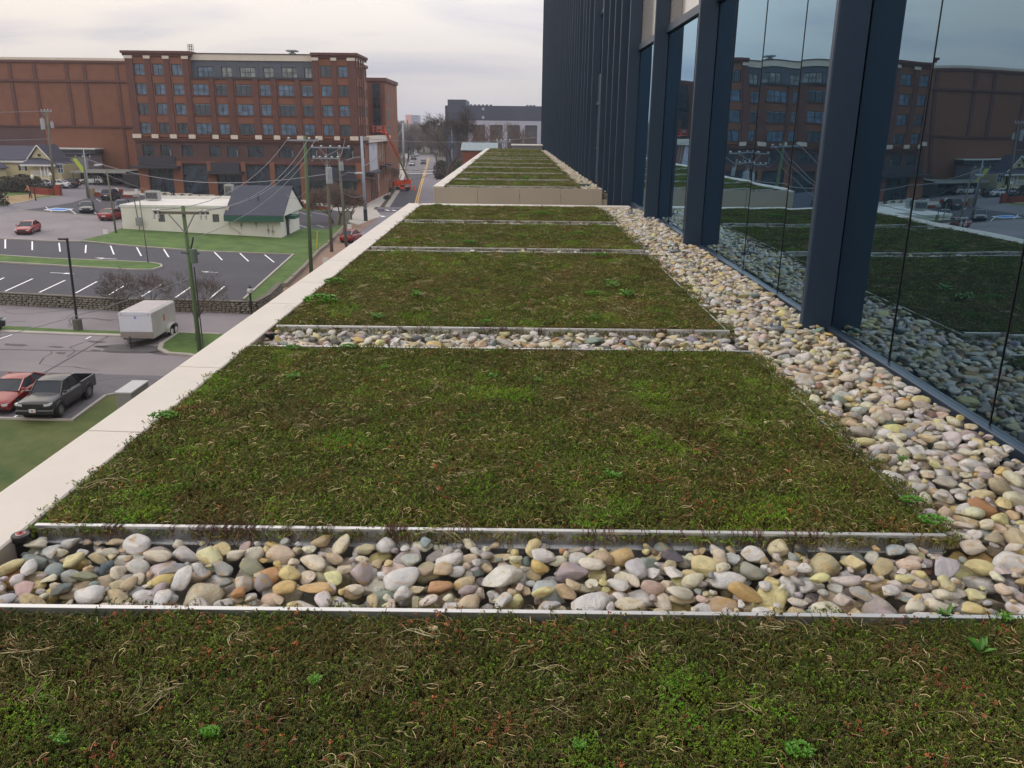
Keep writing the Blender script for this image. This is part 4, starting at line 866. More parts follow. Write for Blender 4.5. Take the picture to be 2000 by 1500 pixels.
# piers between the windows
edges = [xl] + [v for c in cw for v in c] + [xr]
for i in range(0, len(edges), 2):
    a, b = edges[i], edges[i + 1]; w = b - a; top = ztop - 1.0 if (b < pent0 + 1.2 or a > pent1 - 1.2) else zp0 - .1
    k = .17 if 0 < i < len(edges) - 2 else .03
    boxf(MB(), fB, a + w * k, b - w * k, zc1 + .02, top, -.22, .05).build('brick_pier', m_brickd, bb)
    boxf(MB(), fB, a + w * k - .12, b - w * k + .12, zc1 - .25, zc1 + .42, -.34, -.2).build('stone_block', m_cream, bb)
    if top > zp0 + 2: boxf(MB(), fB, a + w * k - .1, b - w * k + .1, ztop - 1.25, ztop - .78, -.34, -.2).build('stone_block', m_cream, bb)
for h in holes:
    narrow = (h[1] - h[0]) < 2.3
    window(bb, fB, *h, 2 if narrow else 3, 2, m_frame, rnd.choice([m_pane, m_pane, m_paned]) if h[3] > zr[3][1] + .5 else rnd.choice([m_paned, m_pane]), .27, .07, blind=.08 if h[3] > zr[3][1] + .5 else 0, sill_=m_brickd)
    if h[3] < zr[3][1] + .5 and rnd.random() < .85:     # opened casements
        MB().add([fB(h[1] - .1, h[2] + .1, .1), fB(h[1] - .02, h[2] + .1, -.35), fB(h[1] - .02, h[2] + 1.15, -.35), fB(h[1] - .1, h[2] + 1.15, .1), fB(h[1] - .06, h[2] + .1, .1), fB(h[1] + .02, h[2] + .1, -.35), fB(h[1] + .02, h[2] + 1.15, -.35), fB(h[1] - .06, h[2] + 1.15, .1)], [(0, 1, 2, 3), (4, 7, 6, 5), (0, 4, 5, 1), (3, 2, 6, 7), (1, 5, 6, 2), (0, 3, 7, 4)]).build('casement', m_framel, bb)
# cornices
for a, b, e0, e1 in ((xl, pent0, .5, .5), (pent1, xr, .3, .5)):
    MB().box(a - e0 * .6, b + e1 * .6, BY - .3, BY + 10, ztop - .8, ztop - .42).box(a - e0, b + e1, BY - .55, BY + 10.2, ztop - .419, ztop).build('cornice', m_brickd, bb)
mb = MB(); fp = lambda u, z, d: (u, BY + 1.2 + d, z)
pw = [(536, 556, 2), (556, 576, 2), (712, 790, 2), (843, 903, 2), (903, 960, 2), (1017, 1092, 2), (1145, 1200, 2), (1203, 1262, 2), (1312, 1366, 2)]
ph = []
for a, b, n in ((540, 650, 3), (712, 788, 2), (845, 958, 3), (1017, 1090, 2), (1147, 1260, 3), (1312, 1366, 2)):
    u0, u1 = atY(240 + a / 3.704, 139, BY + 1.2).x, atY(240 + b / 3.704, 139, BY + 1.2).x; ph.append((u0, u1, Z_(149.5, 400), Z_(129, 400), n))
holes_wall(mb, pent0, pent1, zp0, zp1 - 1.15, [h[:4] for h in ph], fp, .25); mb.build('penthouse_wall', m_gmet, bb, fix=False)
for h in ph: window(bb, fp, *h[:4], h[4], 2, m_frame, rnd.choice([m_panel_, m_panel_, m_pane]), .2, .07)
MB().box(pent0 + .01, pent1 - .01, BY + .95, BY + 10, zp1 - 1.15, zp1 - .12).build('fascia', m_cream, bb); MB().box(pent0 + .01, pent1 - .01, BY + .8, BY + 10, zp1 - .12, zp1).build('roof_edge', m_frame, bb)
MB().box(pent0 + .05, pent1 - .05, BY - .1, BY + 1.2, zp0 - .12, zp0 + .0).box(pent0 + .05, pent1 - .05, BY - .18, BY - .1, zp0 - .12, zp0 + .25).build('ledge', m_frame, bb)
for i in range(12):
    u = pent0 + (pent1 - pent0) * i / 11; boxf(MB(), fp, u - .03, u + .03, zp0, zp1 - 1.15, -.03, -.002).build('cladding_rib', m_gmet, bb)
# body behind the faces
MB().box(xl + .02, pent0 - .01, BY + .32, BY + 44, zg, ztop - .5).build('rear_body', m_brick, bb); MB().box(pent1, xr - .32, BY + .32, BY + 8, zg, ztop - .5).build('rear_body', m_brick, bb); MB().box(pent0, pent1, BY + 1.46, BY + 30, zg, zp1 - .2).build('rear_body', m_brick, bb)
MB().box(pent0 - .01, pent1 + .01, BY + .45, BY + 1.44, zg, zp0 - .13).build('rear_body', m_brick, bb)
# podium band and shopfronts
fP = lambda u, z, d: (u, BY - .45 + d, z)
xpr = -26.8; c2 = [(152, 232), (278, 357), (432, 512), (632, 712), (760, 838), (910, 1025), (1130, 1238), (1335, 1410), (1480, 1560), (1590, 1670)]
h2 = [(X_(240 + a / 3.704, 293), X_(240 + b / 3.704, 293), z2[0], z2[1]) for a, b in c2]
zs0, zs1 = Z_(374, 480), Z_(322, 480); c3 = [(200, 375), (445, 622), (690, 865), (900, 1072), (1110, 1290), (1330, 1480), (1495, 1690)]
h3 = [(X_(240 + a / 3.704, 345), X_(240 + b / 3.704, 345), zs0 - (.7 if a < 900 else 1.6), zs1) for a, b in c3]
mb = MB(); holes_wall(mb, xl + .3, xpr, zg, zc0, h2 + h3, fP, .4); mb.build('podium_wall', m_brickp, bb, fix=False)
MB().box(xl + .32, xpr - .42, BY + .0, BY + .4, zg, zc0).build('podium_core', m_brickp, bb)
for h in h2:
    wd = h[1] - h[0] > 2.5; window(bb, fP, *h, 3 if wd else 2, 2, m_frame, m_paned, .3, .07)
    if rnd.random() < .8: boxf(MB(), fP, h[1] - .12, h[1] - .04, h[2] + .1, h[2] + 1.2, -.3, .25).build('casement', m_framel, bb)
for k, h in enumerate(h3):
    window(bb, fP, *h, 4, 3, m_frame, m_paned, .35, .09)
MB().box(xl + .2, xpr + .25, BY - .85, BY + 31.6, zc0, zc0 + .35).box(xl + .05, xpr + .45, BY - 1.0, BY + 31.8, zc0 + .351, zc1 - .26).build('podium_cornice', m_brickd, bb)
MB().box(xl + 8, xpr + .05, BY - .62, BY - .44, z2[0] - 1.15, z2[0] - .75).build('string_course', m_brickd, bb)
pe = [xl + .3] + [v for h in h3 for v in h[:2]] + [xpr]
for i in range(0, len(pe), 2):
    if pe[i + 1] - pe[i] > .25: boxf(MB(), fP, pe[i] + .04, pe[i + 1] - .04, zg, z2[0] - .76, -.2, -.0).build('brick_pier', m_brick, bb)
m_can = mat('canopy_metal', srgb(44, 46, 54), .5)
for a, b, y_ in ((97, 432, 985), (612, 885, 1020), (1335, 1720, 1060)):
    u0, u1 = X_(240 + a / 3.704, 328), X_(240 + b / 3.704, 328); z = Z_(60 + y_ / 3.704, 450)
    c = MB().box(u0, u1, BY - 2.4, BY - .7, z - .3, z + .1).build('canopy', m_can, bb)
    MB().box(u0 + .8, u1 - .8, BY - .75, BY - .65, z + .1, z + 1.6).build('sign_band', mat('dark_sign', srgb(46, 46, 58), .6), c)
# east face of tower, step, wing
fE = lambda u, z, d: (-27.36 - d, u, z)
hs = [(u, u + 1.2, a, b) for a, b in zr for u in (152.2, 154.6, 156.6)]
mb = MB(); holes_wall(mb, BY, BY + 8, zc1, ztop - .8, hs, fE, .25); mb.build('side_wall', m_brick, bb, fix=False)
for h in hs: window(bb, fE, *h, 1, 2, m_framel, m_paned, .2, .07)
for u in (151.3, 153.75, 156.05, 158.1): boxf(MB(), fE, u, u + .4, zc1, ztop - .9, -.15, .02).build('brick_pier', m_brickd, bb); boxf(MB(), fE, u - .1, u + .5, ztop - 1.25, ztop - .78, -.27, -.15).build('stone_block', m_cream, bb)
fS = lambda u, z, d: (-28.4 - d, u, z); zt2 = ztop - 1.4
hs = [(u, u + 1.7, a, b) for a, b in zr[:] for u in (160.2, 163.6, 166.0)]
hs = [h for h in hs if h[3] < zt2 - .6]
mb = MB(); holes_wall(mb, BY + 8, 168.2, zc1, zt2, hs, fS, .25); mb.build('side_wall', m_brick, bb, fix=False)
for h in hs: window(bb, fS, *h, 2, 2, m_framel, m_paned, .2, .07)
MB().box(-40, -28.72, BY + 8.02, 168.18, zg, zt2 - .3).build('rear_body', m_brick, bb); MB().box(-40, -28.1, BY + 8.3, 168.5, zt2 - .01, zt2 + .5).build('cornice', m_brickd, bb)
MB().box(-36, -27.0, 182.05, 200, zg, 22.4).build('wing_body', m_brick, bb); MB().box(-36.3, -26.7, 181.7, 200.2, 22.4, 23.1).build('cornice', m_brickd, bb)
fW = lambda u, z, d: (u, 182.0 + d, z)
for k in range(4): window(bb, fW, -29.6, -28.1, 11.9 + k * 2.55, 14.35 + k * 2.55, 2, 2, m_frame, m_paned, -.01, .08)
for a, b in ((-30.2, -29.75), (-27.9, -27.45)): boxf(MB(), fW, a, b, 12, 22.3, -.2, .04).build('brick_pier', m_brickd, bb)
fV = lambda u, z, d: (-27.0 - d, u, z)
for a, b in zr[1:]: window(bb, fV, 184, 186, a, b, 2, 2, m_framel, m_paned, -.01, .07)
# podium street face
fQ = lambda u, z, d: (xpr - d, u, z)
q0, q1 = atX(720, 300, xpr).y, atX(735.5, 300, xpr).y
mb = MB(); hq = [(152.2, 153.9, z2[0], z2[1]), (152.2, 153.9, zs0 - 1.4, zs1)] + [(q0 + .4 + i * (q1 - q0 - .4) / 5, q0 + .1 + (i + 1) * (q1 - q0 - .4) / 5, zs0 - 2.0, zs0 + 2.6) for i in range(5)]
hq += [(a, a + .9, z2[0] - 4.8, z2[1] + .2) for a in (q1 + 1.2, q1 + 4.4, q1 + 7.6, q1 + 10.8)]
hq = [h for h in hq if h[1] < 182]
holes_wall(mb, BY - .45, 182.6, zg, zc0, hq, fQ, .3); mb.build('podium_side_wall', m_brick, bb, fix=False); MB().box(-28.38, xpr - .31, BY + .5, 182.6, zg, zc0).build('podium_core', m_brickp, bb)
for i, h in enumerate(hq): window(bb, fQ, *h, 2, 3 if i < 7 else 5, m_framel if i > 1 else m_frame, m_paned, .25, .08)
boxf(MB(), fQ, q0 - 2, 182.4, zc0 + .02, zc1 + .35, -.6, 2).build('white_parapet', m_cream, bb)
bn = boxf(MB(), fQ, q0, q1, zs1 - 1.2, zc0 - .1, -.12, -.06).build('banner', mat('white_banner', srgb(176, 176, 186), .7, var=.08, scale=1.2), bb)
mk = MB(); cyb = (q0 + q1) / 2
for a in (0, PI / 3, 2 * PI / 3): 
    ca, sa = math.cos(a), math.sin(a); mk.add([fQ(cyb + u * ca - w * sa, zc0 - 1.1 + u * sa + w * ca, -.125) for u, w in ((-.55, -.09), (.55, -.09), (.55, .09), (-.55, .09))], [(0, 1, 2, 3)])
mk.build('emblem', mat('emblem_blue', srgb(90, 96, 150), .7), bn)
for i, u in enumerate((q1 + 1.0, q1 + 4.0, q1 + 7.2)): boxf(MB(), fQ, u, u + .16, zs1 - 6 if i == 0 else zs1, zc0 - .05, -.1, -.02).build('downpipe', m_cream, bb)
MB().box(xpr, xpr + 1.7, BY + 3, BY + 12, zs1 - 1.6, zs1 - 1.2).build('canopy', m_can, bb); MB().box(xpr, xpr + 1.3, 170, 174, zs1 - 1.0, zs1 - .7).build('canopy', m_can, bb); MB().box(xpr, xpr + 1.3, 177, 181, zs1 - 1.0, zs1 - .7).build('canopy', m_can, bb)
# roof ladder cage and vent
px0 = X_(364, 92); cg = MB()
for u in (0, .35, .7): 
    for v in (0, .7): cg.tube([(px0 + u, BY + .6 + v, ztop - .1), (px0 + u, BY + .6 + v, ztop + 1.15)], .035, 5)
for z in (.4, .8, 1.12): cg.tube([(px0, BY + .6, ztop + z), (px0 + .7, BY + .6, ztop + z), (px0 + .7, BY + 1.3, ztop + z), (px0, BY + 1.3, ztop + z), (px0, BY + .6, ztop + z)], .03, 5)
cg.build('ladder_cage', m_frame, bb)
ux = X_(555, 100); MB().box(ux - .5, ux + .5, BY + 5, BY + 6, zp1 - .1, zp1 + .5).build('vent_base', m_galv, bb); MB().box(ux - .9, ux + .9, BY + 4.6, BY + 6.4, zp1 + .7, zp1 + .95).tube([(ux, BY + 5.5, zp1 + .4), (ux, BY + 5.5, zp1 + .8)], .3).build('vent_hood', m_galv, bb)
# blind long wall to the west
WY = 176.0; fL = lambda u, z, d: (u, WY + d, z); Xw = lambda px, py: atY(px, py, WY).x; Zw = lambda py: atY(120, py, WY).z
MB().box(-150, xl + .015, WY, WY + 30, -1, Zw(117)).build('long_wall', m_brick, bb)
boxf(MB(), fL, -150, xl, Zw(117.5), Zw(112.5), -.15, 3).build('cap_flashing', m_cream, bb); boxf(MB(), fL, -150, xl, Zw(122.5), Zw(117.6), -.3, .02).build('brick_band', m_brickd, bb)
boxf(MB(), fL, -150, xl, Zw(160), Zw(155.5), -.35, .02).build('brick_band', m_brickd, bb); boxf(MB(), fL, -150, xl, Zw(248), Zw(244.5), -.35, .02).build('brick_band', m_brickd, bb)
for px in (-60, 17, 65, 128, 163, 226):
    u = Xw(px, 122); boxf(MB(), fL, u - .33, u + .33, Zw(155.2), Zw(123), -.2, .02).build('brick_pilaster', m_brickd, bb); boxf(MB(), fL, u - .33, u + .33, Zw(244.2), Zw(160.4), -.2, .02).build('brick_pilaster', m_brickd, bb)
u = Xw(226, 122); boxf(MB(), fL, u - .3, u + .3, 3, Zw(248.5), -.15, .02).build('brick_pilaster', m_brickd, bb)
boxf(MB(), fL, -150, Xw(88, 260), 2, Zw(249), -.12, .02).build('mauve_brick_panel', mat('mauve_brick', srgb(88, 64, 66), .9, var=.1, scale=.5), bb)
# planting along the foot of the building
for i in range(7):
    a = G(300 + i * 45, 383 + i * 2.6); MB().box(a.x - 2, a.x + 2, BY - 3.2, BY - 2.7, a.z, a.z + .55).build('planter_wall', m_cream, bb)
# ---- white flat-roofed building with the dark gable
wb = empty('white_building', (0, 0, 0), 0, 'long low cream painted building with white flat roof and dark shingled gable end', 'building')
m_wp = mat('cream_painted_block', srgb(208, 207, 196), .8, var=.06, scale=.7, bump=.25, bscale=3, detail=8)
m_wroof = mat('white_roof_coating', srgb(178, 174, 168), .7, scale=.45, col2=srgb(216, 212, 206), detail=10, stretch=(.6, 3, 1))
m_shin = mat('dark_shingles', srgb(62, 66, 78), .9, var=.12, scale=3, bump=.4, bscale=12)
m_green = mat('green_fascia', srgb(34, 84, 70), .5)
A = G(239, 448); wx0, wx1, wx2 = A.x, -35.2, -28.45; wy = 103.9; wyb = 114.5; fT = lambda u, z, d: (u, wy + d, z)
zf = atY(234, 402, wy).z
gl1 = [(atY(309, 426, wy).x, atY(322, 426, wy).x, atY(315, 433.6, wy).z, atY(315, 418.5, wy).z), (atY(415, 426, wy).x, atY(428, 426, wy).x, atY(421, 434, wy).z, atY(421, 418.5, wy).z)]
mb = MB(); holes_wall(mb, wx0, wx1, -1, zf, gl1, fT, .2); mb.build('front_wall', m_wp, wb, fix=False)
MB().box(wx0 + .0, wx1, wy + .35, wyb, -1, zf).build('rear_wall', m_wp, wb)
MB().box(wx0, wx0 + .3, wy + .002, wy + .35, -1, zf).box(wx1 - .3, wx1, wy + .002, wy + .35, -1, zf).build('corner', m_wp, wb)
for h in gl1: window(wb, fT, *h, 4, 4, mat('glass_block_grid', srgb(120, 124, 122), .6), m_paned, .15, .05)
MB().box(wx0 + .12, wx1, wy + .12, wyb - .1, zf, zf + .1).build('flat_roof', m_wroof, wb)
MB().box(wx0 - .06, wx1 + .05, wy - .08, wy + .12, zf - .12, zf + .16).box(wx0 - .06, wx0 + .12, wy + .12, wyb, zf - .12, zf + .16).box(wx0 + .12, wx1, wyb - .3, wyb + .05, zf, zf + .45).build('parapet_trim', mat('white_trim', srgb(208, 208, 202), .6, var=.05), wb)
ze = 2.8; zri = 6.05; yr = 108.2; yf = 103.0; ybk = 113.6
MB().prism([(yf + .9, -1), (yf + .9, ze - .1), (ybk - .5, ze - .1), (ybk - .5, -1)], 0, wx1 + .02, wx2 - .45).build('gable_base_wall', m_wp, wb)
def slab(x0, x1, pts, t): return MB().add([(x, p[0], p[1] + q) for x in (x0, x1) for p in pts for q in (0, t)], [(0, 2, 3, 1), (4, 5, 7, 6), (0, 1, 5, 4), (2, 6, 7, 3), (1, 3, 7, 5), (0, 4, 6, 2)])
rf = slab(wx1 - .35, wx2 + .25, [(yf, ze), (yr, zri)], .12).build('roof', m_shin, wb); slab(wx1 - .35, wx2 + .25, [(ybk, ze + .2), (yr + .02, zri)], .12).build('roof', m_shin, wb)
MB().prism([(yf + .25, ze - .02), (yr, zri - .12), (ybk - .2, ze + .1)], 0, wx2 - .1, wx2 + .05).build('gable_end', m_wp, wb); MB().prism([(yf + .25, ze - .02), (yr, zri - .12), (ybk - .2, ze + .1)], 0, wx1 - .2, wx1 - .05).build('gable_end', m_wp, wb)
MB().box(wx1 - .35, wx2 + .22, yf - .06, yf + .04, ze - .62, ze + .04).build('fascia', m_green, wb)
MB().box(wx2 - .44, wx2 - .38, 106.5, 107.6, 0, 2.1).build('door', m_frame, wb); MB().box(wx2 - .45, wx2 + .8, 106.2, 108.6, 2.2, 2.6).build('awning', m_green, wb)
dpx = atY(447, 430, wy).x; MB().tube([(dpx, wy - .1, zf - .2), (dpx, wy - .1, 1.5), (dpx + 1.2, wy - .12, .75), (dpx + 1.2, wy - .14, .45)], .07, 8).build('downspout', m_cream, wb)
for px, py in ((471, 440), (500, 437), (524, 450), (533, 452)): q = atY(px, py, yf + .85); MB().tube([(q.x, q.y, q.z + .7), (q.x, q.y, q.z - .5)], .03, 5).box(q.x - .12, q.x + .12, q.y - .1, q.y - .02, q.z - .1, q.z + .15).build('conduit', m_galv, wb)
MB().tube([(-33.0, 105.5, 4.3), (-33.0, 105.5, 5.0), (-32.8, 105.4, 5.0)], .05, 6).tube([(-31.9, 105.5, 4.3), (-31.9, 105.5, 5.3)], .06, 6).build('vent_pipe', m_frame, rf)
def acunit(px, py, w, h, lab_):
    p = atZ(px, py, zf + .1); r = empty('rooftop_unit', (p.x, p.y, zf + .1), 0, lab_, 'air conditioner')
    MB().box(-w / 2, w / 2, -.5, .5, .1, h).build('cabinet', mat('unit_grey', srgb(150, 152, 148), .6, var=.08), r, bevel=.03); MB().box(-w / 2 + .1, w / 2 - .1, -.53, -.505, .3, h - .2).build('grille', m_frame, r); g_ = MB()
    for k in range(9): x = -w / 2 + .15 + k * (w - .3) / 8; g_.box(x - .02, x + .02, -.56, -.532, .3, h - .2)
    g_.build('grille_bars', m_galv, r); MB().lathe([(.3, h), (.3, h + .1)], 14).build('fan_guard', m_galv, r)
acunit(300, 392, 1.7, 1.25, 'grey air conditioner on the left end of the white roof'); acunit(449, 385, 1.1, 1.7, 'tall pale green unit on the white roof against the gable')
# ------------------------------------------------------------------ houses and sheds on the left
m_yw = mat('yellow_siding', srgb(194, 184, 146), .8, var=.05, scale=.5, stretch=(.3, .3, 12)); m_wt = mat('white_paint', srgb(206, 206, 202), .6, var=.04)
m_shg = mat('grey_shingles', srgb(66, 66, 80), .9, var=.12, scale=2, bump=.4, bscale=9)
hy = 160.0; XH = lambda px, py, y=hy: atY(px, py, y).x; ZH = lambda px, py, y=hy: atY(px, py, y).z
yh = empty('yellow_house', (0, 0, 0), 0, 'small pale yellow house with grey gable roof and white porch railing', 'house')
hb = 2.4; fh = lambda u, z, d: (u, hy + d, z); xa, xb = -118, XH(97, 320); e1 = ZH(30, 315); xg0, xg1, rg = XH(57, 315), XH(97, 306), ZH(75, 284)
hl = [(XH(41, 325), XH(47, 325), ZH(44, 333), ZH(44, 321))]
mb = MB(); holes_wall(mb, xa, xb, hb, e1, hl, fh, .15); mb.build('front_wall', m_yw, yh, fix=False); MB().box(xa, xb, hy + .25, hy + 9, hb, e1).build('rear_wall', m_yw, yh)
window(yh, fh, *hl[0], 2, 3, m_wt, m_pane, .1, .08)
for u in (hl[0][0] - .5, hl[0][1] + .08): MB().box(u, u + .42, hy - .06, hy - .005, hl[0][2], hl[0][3]).build('shutter', mat('dark_shutter', srgb(50, 52, 62), .6), yh)
rz1 = ZH(40, 286, hy + 4.5)
slab(xa, xg0 + 1.4, [(hy - .5, e1 - .05), (hy + 4.5, rz1)], .15).build('roof', m_shg, yh); slab(xa, xg0 + 1.4, [(hy + 9.5, e1 - .05), (hy + 4.52, rz1)], .15).build('roof', m_shg, yh)
MB().box(xa, xg0 + .3, hy - .56, hy - .5, e1 - .22, e1 + .1).build('gutter', m_wt, yh)
xm = (xg0 + xg1) / 2 + .2
MB().prism([(xg0, e1 - .02), (xg1 + .3, e1 - .02), (xm, rg - .1)], 1, hy - .25, hy + 4).build('gable', m_yw, yh)
for s_, xe in ((-1, xg0 - .5), (1, xg1 + .9)):
    MB().add([(xe, y, e1 - .3 + q) for y in (hy - .7, hy + 6) for q in (0, .14)] + [(xm, y, rg + q) for y in (hy - .7, hy + 6) for q in (0, .14)], [(0, 1, 5, 4), (2, 6, 7, 3), (1, 3, 7, 5), (0, 4, 6, 2), (0, 2, 3, 1), (4, 5, 7, 6)]).build('roof', m_shg, yh)
    MB().tube([(xe, hy - .74, e1 - .25), (xm, hy - .74, rg + .02)], .12, 4).build('barge_board', m_wt, yh)
MB().box(xm - .3, xm + .3, hy - .29, hy - .25, rg - 2.0, rg - 1.5).build('gable_vent', m_frame, yh)
px0_, px1_ = XH(60, 330), XH(121, 330); pz = ZH(80, 345, hy - 2); pt = ZH(80, 321, hy - 2)
MB().box(px0_, px1_ - .6, hy - 2.2, hy, hb - .3, pz).build('porch_base', m_yw, yh)
MB().add([(px0_ - .4, hy - 2.7, pt), (px1_ + .3, hy - 2.7, pt - .2), (px1_ + .3, hy + 6, pt - .2), (px1_ - 3.6, hy - .1, pt + 1.2), (px0_ + .6, hy - .1, pt + 1.2), (px1_ - 3.6, hy + 4, pt + 1.2)], [(0, 1, 3, 4), (1, 2, 5, 3)]).build('porch_roof', m_shg, yh, fix=False)
MB().box(px0_ - .4, px1_ + .3, hy - 2.75, hy - 2.66, pt - .3, pt).build('porch_beam', m_wt, yh)
for px in (79.5, 87, 93): u = XH(px, 330, hy - 2.1); MB().box(u - .12, u + .12, hy - 2.2, hy - 1.96, pz, pt - .25).build('porch_post', m_wt, yh)
u0, u1 = XH(61, 340, hy - 2.1), XH(99, 340, hy - 2.1); rl = MB().box(u0, u1, hy - 2.15, hy - 2.05, pz + .95, pz + 1.05).box(u0, u1, hy - 2.15, hy - 2.05, pz + .1, pz + .18)
for k in range(26): u = u0 + (u1 - u0) * k / 25; rl.box(u - .03, u + .03, hy - 2.13, hy - 2.07, pz + .18, pz + .95)
rl.build('porch_railing', m_wt, yh)
u0, u1 = XH(104, 330, hy - 1), XH(119, 330, hy - 1); MB().box(u0, u1, hy - 1, hy + 6, hb - .5, pt - .1).build('side_room', m_yw, yh)
window(yh, lambda u, z, d: (u, hy - 1 + d, z), u0 + .8, u0 + 1.9, pz + .6, pz + 2.3, 2, 2, m_wt, m_pane, -.01, .08)
# neighbour house at the left edge
nh = empty('yellow_house', (0, 0, 0), 0, 'corner of a second yellow house at the left picture edge', 'house')
u1 = XH(-42, 330, 150); MB().box(u1 - 9, u1, 150, 158, 2.6, 5.6).build('wall', m_yw, nh); window(nh, lambda u, z, d: (u, 150 + d, z), u1 - 1.9, u1 - .9, 3.4, 4.9, 2, 2, m_wt, m_pane, -.01, .08)
MB().prism([(u1 - 9, 5.6), (u1, 5.6), (u1 - 4.5, 8.6)], 1, 150, 158).build('gable', m_yw, nh); MB().add([(u1 + .4, y, 5.35 + q) for y in (149.6, 158.4) for q in (0, .15)] + [(u1 - 4.5, y, 8.7 + q) for y in (149.6, 158.4) for q in (0, .15)], [(0, 1, 5, 4), (2, 6, 7, 3), (1, 3, 7, 5), (0, 4, 6, 2), (0, 2, 3, 1), (4, 5, 7, 6)]).build('roof', m_shg, nh)
# grey shed
gs_ = empty('metal_shed', (0, 0, 0), 0, 'pale grey metal shed with white rimmed flat roof behind the yellow house', 'shed'); sy = 169.0
u0, u1 = XH(84, 320, sy), XH(172, 320, sy); zt_, zb_ = ZH(130, 302, sy), 2.2; m_corr = mat('corrugated_pale', srgb(140, 140, 150), .6, var=.1, scale=1, stretch=(8, 8, .2))
MB().box(u0, u1, sy, sy + 6, zb_, zt_).build('wall', m_corr, gs_)
MB().box(u0 - .5, u1 + .2, sy - .7, sy + 5, zt_ + .02, zt_ + .25).build('lower_roof', m_shg, gs_); MB().box(u0 - 4, u1 + .3, sy + 3, sy + 6.5, ZH(130, 300, sy + 3), ZH(130, 291.5, sy + 3)).build('dark_fascia', m_frame, gs_); MB().box(u0 - 4.1, u1 + .4, sy + 2.9, sy + 6.6, ZH(130, 291.5, sy + 3), ZH(130, 289.3, sy + 3)).build('roof_rim', m_wt, gs_)
MB().box(u1 - 3.9, u1 - 2.7, sy - .05, sy - .002, zb_, zb_ + 2.6).build('door', m_frame, gs_); MB().tube([(u1 - 5, sy - .1, zb_), (u1 - 5, sy - .1, zt_)], .08, 6).build('downspout', m_frame, gs_)
fn = empty('board_fence', (0, 0, 0), 0, 'dark timber fence between the yellow house and the carport', 'fence')
u0, u1 = XH(121, 345, 166), XH(178, 345, 166); k = 0
while u0 < u1: MB().box(u0, u0 + .28, 165.9, 165.95, 1.9, 4.55 + .06 * (k % 3)).build('board', mat('dark_board', srgb(52, 46, 46), .9, var=.2, scale=2), fn); u0 += .3; k += 1
cp = empty('carport', (0, 0, 0), 0, 'flat metal carport roof over parked vehicles in front of the brick wall', 'carport'); cy_ = 160.0
u0, u1 = XH(136, 334, cy_), XH(246, 334, cy_); zc_ = ZH(190, 335.5, cy_)
MB().box(u0, u1, cy_, cy_ + 8, zc_, zc_ + .1).build('roof_sheet', mat('carport_roof', srgb(120, 128, 124), .5, var=.06), cp); MB().box(u0, u1, cy_ - .08, cy_ - .001, zc_ - .22, zc_ + .12).build('fascia', mat('carport_trim', srgb(150, 152, 146), .5), cp)
for k in range(6):
    u = u0 + .4 + (u1 - u0 - .8) * k / 5
    for y in (cy_ + .3, cy_ + 7.6): MB().tube([(u, y, hz(u) - .2), (u, y, zc_)], .07, 6).build('post', m_frame, cp)
MB().box(u0, u1, cy_ + 8, cy_ + 8.1, hz(u0) - .5, zc_).build('back_wall', mat('carport_back', srgb(86, 82, 78), .8, var=.1), cp)
bx = empty('enclosed_trailer', (0, 0, 0), 0, 'black enclosed trailer beside the brick building corner near the carport', 'trailer'); p = G(260, 368)
MB().box(p.x - 1.7, p.x + 1.3, p.y, p.y + 4.5, p.z + .35, p.z + 2.6).build('body', mat('black_paint', srgb(34, 34, 42), .4), bx, bevel=.08); MB().tube([(p.x - 1.2, p.y + 2, p.z + .35), (p.x - 1.0, p.y + 2, p.z + .35)], .35, 12).tube([(p.x + .9, p.y + 2, p.z + .35), (p.x + 1.1, p.y + 2, p.z + .35)], .35, 12).build('wheel', m_rubber, bx)
def lowwall(pxs, h, label, m, capm=None, pillars=()):
    w = empty('brick_wall', (0, 0, 0), 0, label, 'wall'); P = [G(*a) for a in pxs]; ribbon(MB(), P, .3, h).build('wall_body', m, w)
    if capm: ribbon(MB(), [up(p, h + .002) for p in P], .38, .09, 0).build('capping', capm, w)
    for a in pillars: q = G(*a[:2]); MB().box(q.x - .4, q.x + .4, q.y - .4, q.y + .4, q.z - .2, q.z + a[2]).build('pillar', a[3] if len(a) > 3 else m, w)
m_rb = mat('red_brick', srgb(128, 58, 44), .9, var=.15, scale=3)
lowwall([(62, 378), (95, 381), (114, 381)], 1.0, 'low red brick wall beside the dry lawn and the lamp posts', m_rb, None, [(115, 382, 1.7)])
lowwall([(186, 384), (234, 385)], .7, 'low red brick wall with pale capping behind the dark parked cars', m_rb, m_conc, [(180, 384, 1.35, mat('tan_block', srgb(140, 122, 100), .9, var=.1)), (235, 385, 1.3)])
lowwall([(238, 386), (270, 387)], .45, 'low brick wall with pale panel next to the white building roof', m_rb, m_conc)
lowwall([(583, 406), (596, 407.5), (642, 410)], .55, 'red brick garden wall in front of the shopfronts at the street corner', m_rb, m_conc, [(588, 407.5, 1.2), (599, 408, .9)])

